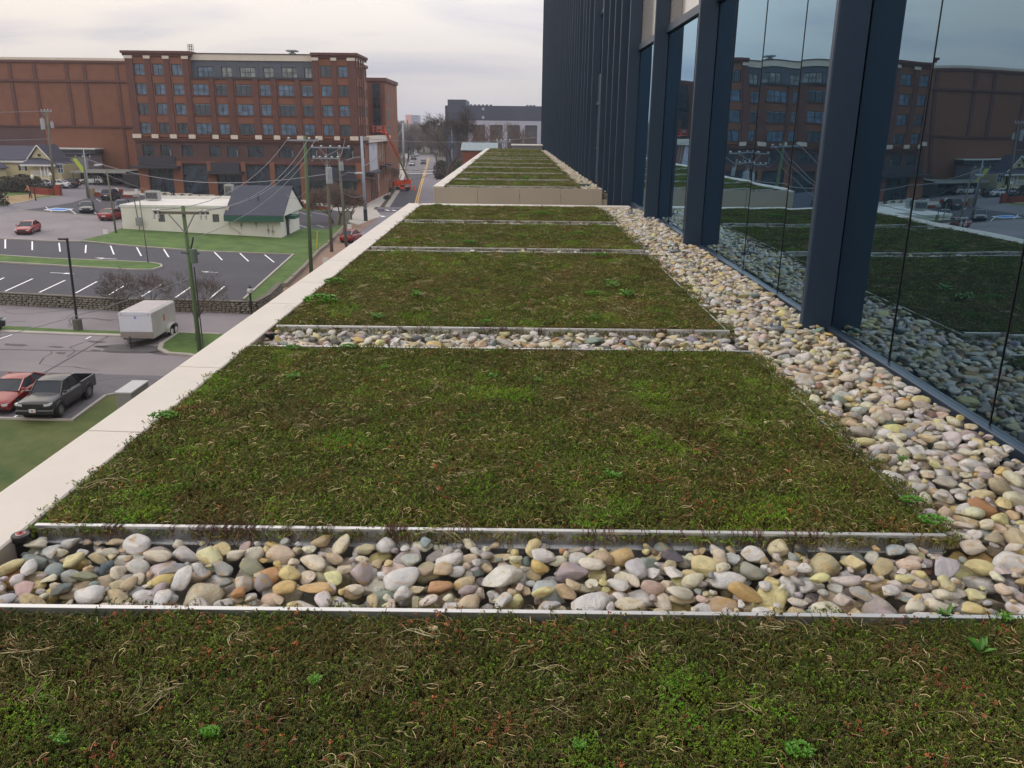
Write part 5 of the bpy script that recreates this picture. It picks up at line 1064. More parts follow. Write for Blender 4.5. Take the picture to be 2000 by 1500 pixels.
# ------------------------------------------------------------------ vehicles
m_cglass = mat('car_glass', srgb(34, 42, 50), .12, spec=.35); m_chrome = mat('chrome', (.6, .6, .62, 1), .15, metal=1); m_lamp = mat('headlamp_glass', srgb(190, 196, 200), .15); m_tail = mat('tail_lamp', (.35, .012, .012, 1), .2); m_trim = mat('dark_trim', srgb(26, 27, 30), .5); m_plate = mat('number_plate', srgb(200, 200, 200), .5)
def paint(name, c): return mat(name, c, .3, spec=.6, coat=.35, var=.03, scale=2)
def wheel(par, x, y, r, w=.22, rim=None, s_=1):
    o = MB().tube([(0, -w / 2, 0), (0, -w / 2 + .02, 0), (0, w / 2 - .02, 0), (0, w / 2, 0)], [r * .93, r, r, r * .93], 20).build('wheel', m_rubber, par); o.location = (x, y, r)
    d = MB().tube([(0, s_ * (w / 2 + .002), 0), (0, s_ * (w / 2 + .018), 0)], r * .60, 16)
    d.build('rim', m_trim, o); sp = MB()
    for k in range(6): a = PI * k / 3; sp.obox((0, 0, 0), 0, 0, 0, 0) if False else sp.add([(math.cos(a) * q * r - math.sin(a) * e * r, s_ * (w / 2 + z), math.sin(a) * q * r + math.cos(a) * e * r) for z in (.02, .035) for q, e in ((.08, -.09), (.6, -.06), (.6, .06), (.08, .09))], [(0, 1, 2, 3), (7, 6, 5, 4), (0, 4, 5, 1), (1, 5, 6, 2), (2, 6, 7, 3), (3, 7, 4, 0)])
    sp.tube([(0, s_ * (w / 2 + .01), 0), (0, s_ * (w / 2 + .04), 0)], r * .16, 10); 
    n = 20; vs = []; 
    for k in range(n):
        a = 2 * PI * k / n
        for q, z in ((.62, .01), (.62, .035), (.54, .035)): vs.append((math.cos(a) * q * r, s_ * (w / 2 + z), math.sin(a) * q * r))
    sp.add(vs, [(3 * k + j, 3 * ((k + 1) % n) + j, 3 * ((k + 1) % n) + j + 1, 3 * k + j + 1) for k in range(n) for j in (0, 1)])
    sp.build('rim_spokes', rim or m_galv, o)
CARS = {
 'sedan': dict(st=[(2.38, .40, .52, .62), (2.34, .25, .66, .80), (2.15, .20, .74, .88), (1.4, .18, .86, .91), (.75, .18, .95, .915), (0, .18, .97, .92), (-1.0, .18, .99, .92), (-1.7, .18, 1.02, .91), (-2.2, .24, .98, .86), (-2.36, .34, .92, .76), (-2.40, .44, .7, .68)],
   cab=[(1.05, .94), (.15, 1.40), (-.85, 1.43), (-1.85, 1.01)], wr=.33, wx=(1.42, -1.38), roof=(.12, -.85)),
 'suv': dict(st=[(2.26, .45, .66, .66), (2.2, .30, .84, .84), (2.0, .25, .94, .90), (1.4, .22, 1.03, .92), (.8, .22, 1.10, .93), (0, .22, 1.13, .93), (-1.2, .22, 1.15, .93), (-2.0, .26, 1.14, .91), (-2.22, .38, 1.08, .86), (-2.26, .5, .8, .76)],
   cab=[(1.15, 1.08), (.35, 1.64), (-1.55, 1.68), (-2.12, 1.14)], wr=.36, wx=(1.35, -1.32), roof=(.33, -1.6)),
 'hatch': dict(st=[(2.0, .42, .58, .6), (1.95, .28, .72, .78), (1.7, .22, .82, .82), (1.1, .20, .93, .84), (.6, .20, 1.0, .85), (-1.0, .20, 1.03, .85), (-1.8, .26, 1.0, .82), (-1.98, .4, .9, .74)],
   cab=[(.95, .98), (.25, 1.45), (-1.1, 1.47), (-1.85, 1.02)], wr=.31, wx=(1.22, -1.2), roof=(.22, -1.15)),
 'pickup': dict(st=[(2.70, .5, 1.0, .84), (2.67, .42, 1.10, .92), (2.45, .36, 1.15, .94), (1.7, .34, 1.19, .95), (1.2, .34, 1.22, .95), (.4, .34, 1.2, .95), (-.85, .34, 1.2, .95), (-.88, .34, 1.2, .95)],
   cab=[(1.28, 1.17), (.62, 1.76), (-.60, 1.80), (-.86, 1.2)], wr=.39, wx=(1.75, -1.65), roof=(.6, -.55)),
}
def car(kind, pos, heading, m, label, sc_=1.0, group=None, plate=True, cat=None, rimm=None):
    K = CARS[kind]; r = empty('parked_car' if kind != 'pickup' else 'pickup_truck', pos, heading, label, cat or {'sedan': 'car', 'suv': 'car', 'hatch': 'car', 'pickup': 'pickup truck'}[kind], group); r.scale = (sc_,) * 3
    st = K['st']; sec = lambda zb, zt, w: [(0, zt + .02), (w * .55, zt + .008), (w * .84, zt - .02), (w * .97, zt - .09), (w, zt - .2 * (zt - zb)), (w * 1.0, (zb + zt) / 2), (w * .97, zb + .12 * (zt - zb)), (w * .9, zb), (0, zb)]
    # finer stations by interpolation
    xs_ = sorted({s[0] for s in st} | {K['wx'][0] + d for d in (-.45, -.3, -.15, 0, .15, .3, .45)} | {K['wx'][1] + d for d in (-.45, -.3, -.15, 0, .15, .3, .45)}, reverse=True)
    xs_ = [x for x in xs_ if st[-1][0] <= x <= st[0][0]]
    S = np.array(st)[::-1]; vs = []; R = K['wr'] * 1.13
    for x in xs_:
        zb, zt, w = (np.interp(x, S[:, 0], S[:, k]) for k in (1, 2, 3)); half = sec(zb, zt, w); arch = 0
        for wx in K['wx']:
            d = abs(x - wx)
            if d < R: arch = max(arch, K['wr'] + math.sqrt(R * R - d * d))
        P = []
        for i, (y, z) in enumerate(half):
            if arch and i >= 5 and i < 8 and z < arch: z = min(arch, zt - .14)
            P.append((x, y, z))
        vs.append(P + [(x, -y, z) for _, y, z in P[7:0:-1]])
    n = len(vs[0]); V = [p for s_ in vs for p in s_]; F = [(i * n + k, i * n + (k + 1) % n, (i + 1) * n + (k + 1) % n, (i + 1) * n + k) for i in range(len(vs) - 1) for k in range(n)] + [tuple(range(n)), tuple(range(len(V) - n, len(V)))[::-1]]
    MB().add(V, F).build('body', m, r, smooth=True)
    cb_ = K['cab']; wb_ = np.interp(cb_[1][0], S[:, 0], S[:, 3]) * .93; wt_ = wb_ * .80
    yb = [wb_ * .95, wt_, wt_, wb_ * .95]; V = []
    for (x, z), y in zip(cb_, yb): V += [(x, -y, z), (x, y, z)]
    mid = [(cb_[1][0], cb_[1][1]), (cb_[2][0], cb_[2][1])]
    xm_ = [cb_[1][0] * .5 + cb_[2][0] * .5]
    MB().add(V, [(0, 1, 3, 2), (2, 3, 5, 4), (4, 5, 7, 6), (0, 2, 4, 6), (1, 7, 5, 3), (0, 6, 7, 1)]).build('windows', m_cglass, r)
    rf_ = MB(); f0, f1 = cb_[1], cb_[2]; V = []
    for x, z, k in ((f0[0] + .06, f0[1] - .02, 1), (f0[0] - .1, f0[1] + .02, 1), ((f0[0] + f1[0]) / 2, max(f0[1], f1[1]) + .045, 1), (f1[0] + .1, f1[1] + .02, 1), (f1[0] - .07, f1[1] - .03, 1)):
        V += [(x, -wt_ - .02, z - .05), (x, -wt_ * .75, z + .015), (x, 0, z + .03), (x, wt_ * .75, z + .015), (x, wt_ + .02, z - .05)]
    rf_.add(V, [(i * 5 + k, i * 5 + k + 1, i * 5 + 6 + k, i * 5 + 5 + k) for i in range(4) for k in range(4)]).build('roof', m, r, smooth=True, fix=True)
    pl = MB()
    for s_ in (-1, 1):
        pl.tube([(cb_[0][0], s_ * yb[0], cb_[0][1]), (cb_[1][0], s_ * wt_, cb_[1][1])], .045, 5); pl.tube([(cb_[3][0], s_ * yb[3], cb_[3][1]), (cb_[2][0], s_ * wt_, cb_[2][1])], .07, 5)
        xb_ = (cb_[0][0] + cb_[3][0]) / 2 - .05; pl.tube([(xb_, s_ * yb[0], cb_[0][1]), (xb_, s_ * (wt_ + .01), cb_[2][1] - .03)], .04, 5)
        if kind in ('suv', 'hatch'): pl.tube([(cb_[3][0] + .75, s_ * yb[0], cb_[0][1]), (cb_[2][0] + .25, s_ * (wt_ + .01), cb_[2][1] - .03)], .06, 5)
    pl.build('pillars', m, r)
    for wx in K['wx']:
        for s_ in (-1, 1):
            w_ = np.interp(wx, S[:, 0], S[:, 3]) if wx > st[-1][0] else .95; wheel(r, wx, s_ * (w_ - .10), K['wr'], rim=rimm, s_=s_)
            MB().tube([(wx, s_ * (w_ - .35), K['wr']), (wx, s_ * (w_ - .12), K['wr'])], R * .98, 16).build('wheel_arch', m_trim, r)
    xf, zb, zt, wf = st[1]
    for s_ in (-1, 1):
        MB().prism([(s_ * wf * .62, zt - .20), (s_ * wf * 1.02, zt - .14), (s_ * wf * 1.02, zt - .03), (s_ * wf * .62, zt - .07)], 0, xf - .22, xf + .035).build('headlight', m_lamp, r)
        xm = cb_[0][0] - .15; MB().obox((xm, s_ * (yb[0] + .16), cb_[0][1] + .1), 0, .07, .1, .06).tube([(xm, s_ * (yb[0] - .02), cb_[0][1] + .04), (xm, s_ * (yb[0] + .14), cb_[0][1] + .08)], .02, 5).build('mirror', m, r, bevel=.02)
        for dx in (.28, -.62): MB().box(dx - .1, dx + .1, s_ * .95 - .02 if s_ > 0 else s_ * .95 - .0, s_ * .95 + .0 if s_ > 0 else s_ * .95 + .02, zt + .12, zt + .15).build('door_handle', m, r) if kind == 'pickup' else None
    MB().box(xf + .0, xf + .05, -wf * (.6 if kind == 'pickup' else .58), wf * (.6 if kind == 'pickup' else .58), zt - (.36 if kind == 'pickup' else .24), zt - .06).build('grille', m_trim, r, bevel=.01); MB().box(xf - .05, xf + .045, -wf * .8, wf * .8, zb + .02, zb + .16).build('lower_intake', m_trim, r, bevel=.02)
    if kind == 'pickup':
        MB().box(xf - .2, xf + .14, -wf * 1.03, wf * 1.03, zb + .03, zb + .30).build('bumper', m, r, bevel=.05)
        bd = MB(); L0, L1 = -2.68, -.9
        bd.box(L0, L1, -.95, -.86, .50, 1.22).box(L0, L1, .86, .95, .50, 1.22).box(L0, L0 + .09, -.855, .855, .50, 1.22).box(L1 - .07, L1, -.855, .855, .50, 1.22); bd.build('truck_bed', m, r, bevel=.025)
        MB().box(L0 + .1, L1 - .1, -.85, .85, .62, .68).build('bed_floor', m_trim, r); MB().box(L0 - .12, L0 - .01, -.88, .88, .45, .62).build('rear_bumper', m_chrome, r, bevel=.02)
        for s_ in (-1, 1):
            MB().tube([(-1.65, s_ * .93, .39), (-1.65, s_ * .958, .39)], .47, 20).build('wheel_arch', m_trim, r)
            fl = MB(); n = 14; V = []
            for wx in K['wx']:
                V = []
                for k in range(n + 1): a = PI * k / n; V += [(wx + math.cos(a) * .46, s_ * .945, .39 + math.sin(a) * .46), (wx + math.cos(a) * .53, s_ * .985, .39 + math.sin(a) * .53), (wx + math.cos(a) * .53, s_ * .93, .39 + math.sin(a) * .55)]
                fl.add(V, [(3 * k + j, 3 * k + 3 + j, 3 * k + 4 + j, 3 * k + 1 + j) for k in range(n) for j in (0, 1)])
            fl.build('fender_flare', m, r)
            MB().tube([(L0 + .0, s_ * .8, 1.0), (L0 - .03, s_ * .8, 1.0)], .12, 8).build('taillight', m_tail, r); wheel(r, -1.65, s_ * .88, .39, s_=s_, rim=rimm) if False else None
    else:
        xr_, zbr, ztr, wr_ = st[-2]
        for s_ in (-1, 1): MB().prism([(s_ * wr_ * .55, ztr - .24), (s_ * wr_ * 1.05, ztr - .22), (s_ * wr_ * 1.05, ztr - .04), (s_ * wr_ * .55, ztr - .08)], 0, xr_ - .04, xr_ + .2).build('taillight', m_tail, r)
        MB().box(xr_ - .06, xr_ + .02, -wr_ * .8, wr_ * .8, zbr, zbr + .12).build('rear_valance', m_trim, r)
        if plate: MB().box(xr_ - .055, xr_ - .03, -.24, .24, ztr - .36, ztr - .22).build('number_plate', m_plate, r)
    return r
def P_(px, py, dz=.03): p = G(px, py); p.z += dz; return p
D = math.radians
m_red = paint('red_car_paint', srgb(132, 26, 24)); m_red2 = paint('dark_red_car_paint', srgb(120, 26, 26)); m_dgrey = paint('dark_grey_car_paint', srgb(27, 29, 37)); m_black_p = paint('black_car_paint', srgb(26, 30, 36)); m_sil = paint('silver_car_paint', srgb(150, 154, 162)); m_whitec = paint('white_car_paint', srgb(206, 208, 210)); m_blue = paint('dark_blue_car_paint', srgb(40, 48, 66))
q = G(83, 818); 
tr = car('pickup', (-22.78, 39.55, -.17), D(-90 + 2), m_dgrey, 'dark grey double cab pickup truck parked nose out beside the red coupe', .885, cat='pickup truck')
MB().box(2.80, 2.83, -.17, .17, .60, .80).build('number_plate', m_plate, tr); MB().lathe([(.05, 0), (.05, .004)], 10).build('plate_emblem', m_tail, tr).location = (2.832, 0, .70); bpy.data.objects[COL.objects[-1].name].rotation_euler = (0, PI / 2, 0)
q = G(0, 815); car('sedan', (-25.15, 39.95, -.05), D(-90 + 2), m_red, 'red coupe cut by the left picture edge beside the dark pickup', .9)
q = G(-10, 652); car('suv', (q.x - 2.1, q.y + 1.1, q.z + .03), D(-90 + 65), m_black_p, 'black car nosing in at the left picture edge by the grass strip')
q = G(48, 455); car('sedan', (-56.0, 96.5, 1.34), D(-78), m_red, 'red sedan standing alone on the grey lot above the white lined bays', .93)
q = G(209, 431); car('sedan', (q.x, q.y + 1.6, q.z + .03), D(90), m_red2, 'dark red sedan seen from behind next to the white building')
q = G(164, 417); car('sedan', (q.x - .6, q.y + 2.2, q.z + .03), D(-66), m_dgrey, 'dark grey sedan facing the camera in the lined bay')
q = G(214, 419); car('suv', (q.x + .3, q.y + 3.6, q.z + .03), D(-68), m_blue, 'dark blue car directly behind the dark red sedan')
q = G(207, 392); car('suv', (q.x, q.y + 2, q.z + .03), D(90 + 4), m_black_p, 'black sport utility car parked tail out behind the blue car')
q = G(172, 361); car('suv', (q.x, q.y + 1.5, q.z + .03), D(15 + 180), m_whitec, 'white station car parked in front of the carport', .95)
q = G(226, 360); car('pickup', (q.x, q.y + 2.5, q.z + .03), D(10 + 180), m_sil, 'silver pickup truck under the carport', 1.0)
q = G(259, 356); car('pickup', (q.x, q.y + 6.5, q.z + .35), D(200), m_red, 'red pickup truck behind the silver one beyond the carport', 1.0)
q = G(74, 367); car('sedan', (q.x, q.y + 1, q.z + .03), D(170), m_sil, 'silver sedan parked below the porch railing', .95)
q = G(96, 368); car('sedan', (q.x + .6, q.y + 1.5, q.z + .03), D(185), m_whitec, 'white sedan beside the tall pole by the yellow house', .95)
q = G(116, 369); car('suv', (q.x, q.y + 3, q.z + .03), D(185), m_black_p, 'black car right of the white sedan by the yellow house', .9)
q = G(683, 474); car('hatch', (q.x, q.y + 1, q.z + .03), D(80), m_red, 'small red car on the street just showing over the pale coping')
q = G(803, 324); car('sedan', (q.x, q.y + 2, q.z + .04), D(-90), m_sil, 'silver car coming down the far street')
q = G(826, 321); car('suv', (q.x, q.y + 2, q.z + .04), D(-84), m_black_p, 'dark car driving beside the yellow centre line')
for k, (px, py, m_, lb) in enumerate(((769, 305, m_whitec, 'white car parked beyond the boom lift, nearer of the pair'), (773, 298, m_whitec, 'white van like car parked beyond the boom lift, farther of the pair'), (808, 312, m_dgrey, 'dark grey car queued behind the silver car'), (812, 305, m_sil, 'pale car farther up the street behind the dark grey car'), (847, 300, m_sil, 'silver car half hidden by the bare tree'), (862, 349, m_blue, 'dark car parked under the low branches right of the street'))):
    q = G(px, py); car('suv', (q.x, q.y, q.z + .05), D(-90 + 7 * k), m_, lb)
# ------------------------------------------------------------------ the white cargo trailer
q = G(270, 673); ct = empty('cargo_trailer', (q.x, q.y, q.z), D(0), 'white enclosed cargo trailer with grey stone guard parked on the drive', 'trailer')
tw, tl_, th = 1.06, 3.8, 2.14; z0 = .42; m_tw = mat('trailer_white', srgb(202, 206, 216), .35, var=.03, coat=.3); m_ts = mat('trailer_side_white', srgb(190, 190, 186), .4, var=.08, scale=.8)
prof = [(-tw, z0), (-tw, th - .1), (-tw + .05, th - .03), (-tw + .15, th), (tw - .15, th), (tw - .05, th - .03), (tw, th - .1), (tw, z0)]
MB().prism(prof, 1, .04, tl_).build('body', m_ts, ct)
MB().prism([(-tw + .02, z0 + .42), (-tw + .02, th - .22), (tw - .02, th - .22), (tw - .02, z0 + .42)], 1, 0, .035).build('front_panel', m_tw, ct)
MB().prism([(-tw, z0), (-tw, z0 + .41), (tw, z0 + .41), (tw, z0)], 1, -.01, .036).build('stone_guard', mat('stone_guard', srgb(150, 142, 138), .45, metal=.4, var=.08), ct)
MB().prism([(-tw, th - .21), (-tw, th - .1), (-tw + .15, th - .005), (tw - .15, th - .005), (tw, th - .1), (tw, th - .21)], 1, -.025, .036).build('top_cap', m_tw, ct)
MB().box(-tw + .12, tw - .12, .2, tl_ - .05, th + .001, th + .012).build('roof_panel', mat('trailer_roof', srgb(168, 160, 162), .5, var=.08, scale=1), ct)
for k in range(6): MB().box(-tw + .12, tw - .12, .55 + k * .6, .58 + k * .6, th + .013, th + .02).build('roof_seam', m_ts, ct)
for x in (-tw + .15, tw - .22): MB().box(x, x + .1, -.045, -.026, th - .15, th - .1).build('marker_lamp', mat('amber_lamp', srgb(220, 110, 50), .3), ct)
em = MB().lathe([(.085, 0), (.085, .006)], 16).build('emblem', mat('emblem_blue2', srgb(70, 110, 190), .5), ct); em.location = (0, -.002, th - .36); em.rotation_euler = (PI / 2, 0, 0)
MB().box(-.06, .06, -.012, -.008, th - .37, th - .34).build('emblem_bar', m_tw, ct)
MB().box(tw + .001, tw + .006, 1.75, 2.0, 1.15, 1.6).build('side_marking', mat('marking_rust', srgb(190, 120, 90), .6), ct)
for sx_ in (-1, 1):
    fe = MB(); V = []; n = 10
    for k in range(n + 1):
        a = PI * k / n; yy_ = 2.75 + math.cos(a) * .74; zz_ = .35 + math.sin(a) ** .6 * .50
        V += [(sx_ * tw, yy_, zz_), (sx_ * (tw + .24), yy_, zz_), (sx_ * (tw + .24), yy_, zz_ - .07)]
    fe.add(V, [(3 * k + j, 3 * k + 3 + j, 3 * k + 4 + j, 3 * k + 1 + j) for k in range(n) for j in (0, 1)]).build('fender', m_ts, ct)
    for yy_ in (2.42, 3.10):
        w_ = MB().tube([(sx_ * (tw + .01), 0, 0), (sx_ * (tw + .20), 0, 0)], .30, 18).build('wheel', m_rubber, ct); w_.location = (0, yy_, .30)
        MB().tube([(sx_ * (tw + .2), 0, 0), (sx_ * (tw + .215), 0, 0)], .2, 14).tube([(sx_ * (tw + .216), 0, 0), (sx_ * (tw + .24), 0, 0)], .07, 8).build('rim', m_wt, w_)
MB().add([(-.75, .05, .34), (.75, .05, .34), (.05, -1.15, .34), (-.05, -1.15, .34), (-.75, .05, .42), (.75, .05, .42), (.05, -1.15, .42), (-.05, -1.15, .42)], [(0, 1, 2, 3), (4, 7, 6, 5), (0, 4, 5, 1), (1, 5, 6, 2), (2, 6, 7, 3), (3, 7, 4, 0)]).build('tow_frame', m_trim, ct)
MB().tube([(0, -1.0, .02), (0, -1.0, .75)], .035, 8).box(-.12, .12, -1.12, -.88, 0, .03).tube([(-.1, -1.0, .76), (.1, -1.0, .76)], .02, 6).build('jack', m_trim, ct)
MB().box(-tw + .1, tw - .1, .1, tl_ - .1, .30, z0).build('chassis', m_trim, ct)
# ------------------------------------------------------------------ boom lift, cones, workers
LY = 189.0; aL = lambda px, py, y=LY: atY(px, py, y); m_or = mat('orange_paint', srgb(214, 84, 44), .45, var=.05); m_tanb = mat('boom_olive', srgb(140, 126, 88), .5)
b0 = G(787, 372); bl = empty('boom_lift', (b0.x, b0.y, b0.z), 0, 'orange boom lift with raised arm and basket on the street beside the brick building', 'boom lift')
rel = lambda v: (v.x - b0.x, v.y - b0.y, v.z - b0.z)
MB().box(-1.2, 1.2, -1.0, 1.2, .35, .85).build('chassis', m_or, bl, bevel=.06); MB().box(-1.9, .2, -.9, 1.0, 1.1, 2.2).box(.3, 1.9, -.8, .9, 1.4, 2.5).build('turret', m_or, bl, bevel=.1); MB().lathe([(.6, .85), (.6, 1.15)], 14).build('slew_ring', m_trim, bl)
for x in (-1.0, 1.1):
    for y in (-1.05, 1.1): MB().tube([(x - .0, y - .15, .45), (x, y + .15, .45)], .45, 16).build('wheel', m_rubber, bl)
m_basej = Vector(rel(aL(797, 350))); el = Vector(rel(aL(777, 305, 184))); tp = Vector(rel(aL(754, 259, 176))); piv = Vector((1.3, 0, 2.4))
MB().tube([piv, m_basej], [.22, .2], 4).build('tower_arm', m_or, bl); MB().tube([m_basej, el], [.30, .22], 4).build('lower_boom', m_tanb, bl); MB().tube([el - (tp - el) * .05, tp], [.26, .30], 4).build('upper_boom', m_or, bl)
bk = Vector(rel(aL(741, 258, 176))); MB().tube([tp, (bk.x, bk.y, bk.z + .1)], .14, 4).build('jib', m_or, bl)
kb = MB().box(bk.x - 1.2, bk.x + 1.2, -.5 + bk.y, .5 + bk.y, bk.z, bk.z + .1)
for z in (.55, 1.15): kb.tube([(bk.x - 1.2, bk.y - .5, bk.z + z), (bk.x + 1.2, bk.y - .5, bk.z + z), (bk.x + 1.2, bk.y + .5, bk.z + z), (bk.x - 1.2, bk.y + .5, bk.z + z), (bk.x - 1.2, bk.y - .5, bk.z + z)], .05, 4)
for x in (-1.2, -.4, .4, 1.2):
    for y in (-.5, .5): kb.tube([(bk.x + x, bk.y + y, bk.z), (bk.x + x, bk.y + y, bk.z + 1.15)], .05, 4)
kb.build('basket', m_or, bl); MB().box(bk.x - .3, bk.x + .3, bk.y - .6, bk.y - .5, bk.z + .6, bk.z + 1.1).build('control_box', m_galv, bl)
for px, py, lb in ((802, 368, 'orange traffic cone just right of the boom lift'), (810, 372, 'orange traffic cone farther right by the yellow line')):
    q = G(px, py); c = empty('traffic_cone', (q.x, q.y, q.z + .03), 0, lb, 'traffic cone', 'orange cones on the street'); MB().box(-.3, .3, -.3, .3, 0, .06).build('base', m_or, c); MB().lathe([(.24, .06), (.06, 1.0)], 12).build('cone', m_or, c)
def person(pos, rz, label, shirt, trouser, lean=.0, arms=((.35, .1, 1.0), (.35, -.2, 1.05)), hat=None, hairc=(.02, .015, .01, 1), sc_=1.0):
    me = bpy.data.meshes.new('person'); bm = bmesh.new(); sk = bm.verts.layers.skin.verify(); V = {}
    def v(n, co, r): a = bm.verts.new(co); a[sk].radius = (r, r); V[n] = a; return a
    L_ = lean; v('pel', (0, 0, .95), .13); v('sp', (L_ * .5, 0, 1.2), .14); v('ch', (L_, 0, 1.42), .15); v('nk', (L_ * 1.15, 0, 1.55), .06); v('hd', (L_ * 1.3, 0, 1.66), .095); v('tp', (L_ * 1.35, 0, 1.76), .07)
    for s_, n in ((1, 'l'), (-1, 'r')):
        v('hp' + n, (0, .1 * s_, .9), .10); v('kn' + n, (.08 * s_ * .6, .12 * s_, .5), .07); v('an' + n, (-.05 + .12 * s_, .13 * s_, .09), .05); v('ft' + n, (.1 + .12 * s_, .14 * s_, .04), .045)
        v('sh' + n, (L_, .19 * s_, 1.43), .065); a = arms[0 if s_ > 0 else 1]; v('el' + n, (L_ + a[0] * .4, .25 * s_, 1.2), .047); v('ha' + n, (L_ + a[0], .2 * s_ + a[1], a[2]), .04)
    E_ = [('pel', 'sp'), ('sp', 'ch'), ('ch', 'nk'), ('nk', 'hd'), ('hd', 'tp')] + [e for n in 'lr' for e in (('pel', 'hp' + n), ('hp' + n, 'kn' + n), ('kn' + n, 'an' + n), ('an' + n, 'ft' + n), ('ch', 'sh' + n), ('sh' + n, 'el' + n), ('el' + n, 'ha' + n))]
    for a, b in E_: bm.edges.new((V[a], V[b]))
    V['pel'][sk].use_root = True; bm.to_mesh(me); bm.free(); me.materials.append(mat('skin', srgb(170, 120, 95), .6))
    r = empty('person', pos, rz, label, 'person'); r.scale = (sc_,) * 3; o = bpy.data.objects.new('body', me); link(o, r); o.modifiers.new('s', 'SKIN'); md = o.modifiers.new('d', 'SUBSURF'); md.levels = md.render_levels = 2
    def cloth(nm, names, m_, g):
        me2 = bpy.data.meshes.new(nm); bm = bmesh.new(); sk2 = bm.verts.layers.skin.verify(); mp_ = {}; src = me.vertices
        order = list(V.keys())
        for n in names: i = order.index(n); q = bm.verts.new(src[i].co); rr = me.skin_vertices[0].data[i].radius[0] * g; q[sk2].radius = (rr, rr); mp_[n] = q
        for a, b in E_:
            if a in mp_ and b in mp_: bm.edges.new((mp_[a], mp_[b]))
        mp_[names[0]][sk2].use_root = True; bm.to_mesh(me2); bm.free(); me2.materials.append(m_); o2 = bpy.data.objects.new(nm, me2); link(o2, r); o2.modifiers.new('s', 'SKIN'); md = o2.modifiers.new('d', 'SUBSURF'); md.levels = md.render_levels = 1
    cloth('shirt', ['sp', 'ch', 'shl', 'shr', 'ell', 'elr'], shirt, 1.15); cloth('trousers', ['pel', 'hpl', 'hpr', 'knl', 'knr', 'anl', 'anr'], trouser, 1.18)
    MB().lathe([(.1, 0), (.115, .03), (.1, .1), (.05, .14)], 12).build('helmet' if hat else 'hair', hat or mat('hair', hairc, .8), r, smooth=True).location = (lean * 1.33, 0, 1.69)
    return r
q = G(60, 389); person((q.x, q.y, q.z + .02), D(200), 'man in tan top and dark trousers standing on the dry lawn by the lamp post', mat('tan_shirt', srgb(168, 120, 90), .8), mat('grey_trousers', srgb(60, 58, 60), .8), .12, sc_=1.25)
q = G(738.5, 384); person((q.x, q.y, q.z + .06), D(200), 'worker in bright yellow safety vest pushing a machine on the pavement', mat('hivis_yellow', srgb(190, 225, 50), .7), mat('navy_trousers', srgb(40, 42, 54), .8), .22, hat=mat('hard_hat', srgb(200, 210, 90), .5), sc_=1.15)
q = G(732, 387); mc = empty('push_machine', (q.x, q.y, q.z + .06), D(20), 'small red and white wheeled machine in front of the yellow vested worker', 'machine')
MB().box(-.5, .4, -.3, .3, .25, .6).build('deck', m_or, mc, bevel=.05); MB().box(-.25, .25, -.22, .22, .6, 1.0).build('engine', m_wt, mc, bevel=.05); MB().tube([(.4, .2, .5), (.9, .2, 1.1), (.9, -.2, 1.1), (.4, -.2, .5)], .03, 6).build('handle', m_trim, mc)
for x in (-.4, .3): MB().tube([(x, -.36, .16), (x, -.28, .16)], .16, 10).tube([(x, .28, .16), (x, .36, .16)], .16, 10).build('wheel', m_rubber, mc)
# ------------------------------------------------------------------ poles, lamps, wires
m_wood = mat('weathered_pole', srgb(104, 102, 90), .9, var=.18, scale=2, stretch=(6, 6, .3)); m_woodg = mat('green_treated_pole', srgb(84, 104, 70), .85, var=.14, scale=2, stretch=(6, 6, .3)); m_gpole = mat('grey_steel_pole', srgb(138, 148, 160), .5, var=.06, scale=.5, metal=.2); m_ins = mat('pale_insulator', srgb(180, 182, 186), .35); m_tank = mat('transformer_grey', srgb(150, 156, 162), .5, var=.06)
def pole(base, z1, r0, r1, m, label, name='utility_pole', cat='utility pole', lean=(0, 0), group=None):
    r = empty(name, (base.x, base.y, base.z), 0, label, cat, group)
    MB().tube([(0, 0, -.5), (lean[0] * .5, lean[1] * .5, (z1 - base.z) * .5), (lean[0], lean[1], z1 - base.z)], [r0, (r0 + r1) / 2, r1], 12).build('pole_shaft', m, r, smooth=True); return r
def xarm(r, z, x0, x1, y=0, brace=1.2, m=None, pins=3, dy=-.16):
    MB().box(x0, x1, y + dy - .06, y + dy + .06, z - .07, z + .07).build('crossarm', m or m_wood, r)
    if brace: MB().tube([(x0 * .55, y + dy - .07, z - .02), (0, y + dy - .04, z - brace)], .03, 4).tube([(x1 * .55, y + dy - .07, z - .02), (0, y + dy - .04, z - brace)], .03, 4).build('brace', m_galv, r)
    for k in range(pins): x = x0 + .1 + (x1 - x0 - .2) * k / max(1, pins - 1); MB().lathe([(.03, .07), (.03, .17), (.09, .18), (.10, .24), (.05, .26), (.08, .28), (.06, .36)], 10).build('insulator', m_ins, r).location = (x, y + dy, z)
def tank(r, x, y, z, rad=.27, h=.9):
    o = MB().lathe([(rad * .9, 0), (rad, .04), (rad, h - .06), (rad * .93, h)], 16).build('transformer', m_tank, r); o.location = (x, y, z)
    for k in (-.1, .1): MB().tube([(k, 0, h), (k * 1.4, 0, h + .25)], .03, 6).build('bushing', m_ins, o)
    MB().box(-.05 if x > 0 else -.05, .05, -rad - .02, rad * .2, h * .3, h * .5).build('bracket', m_galv, o)
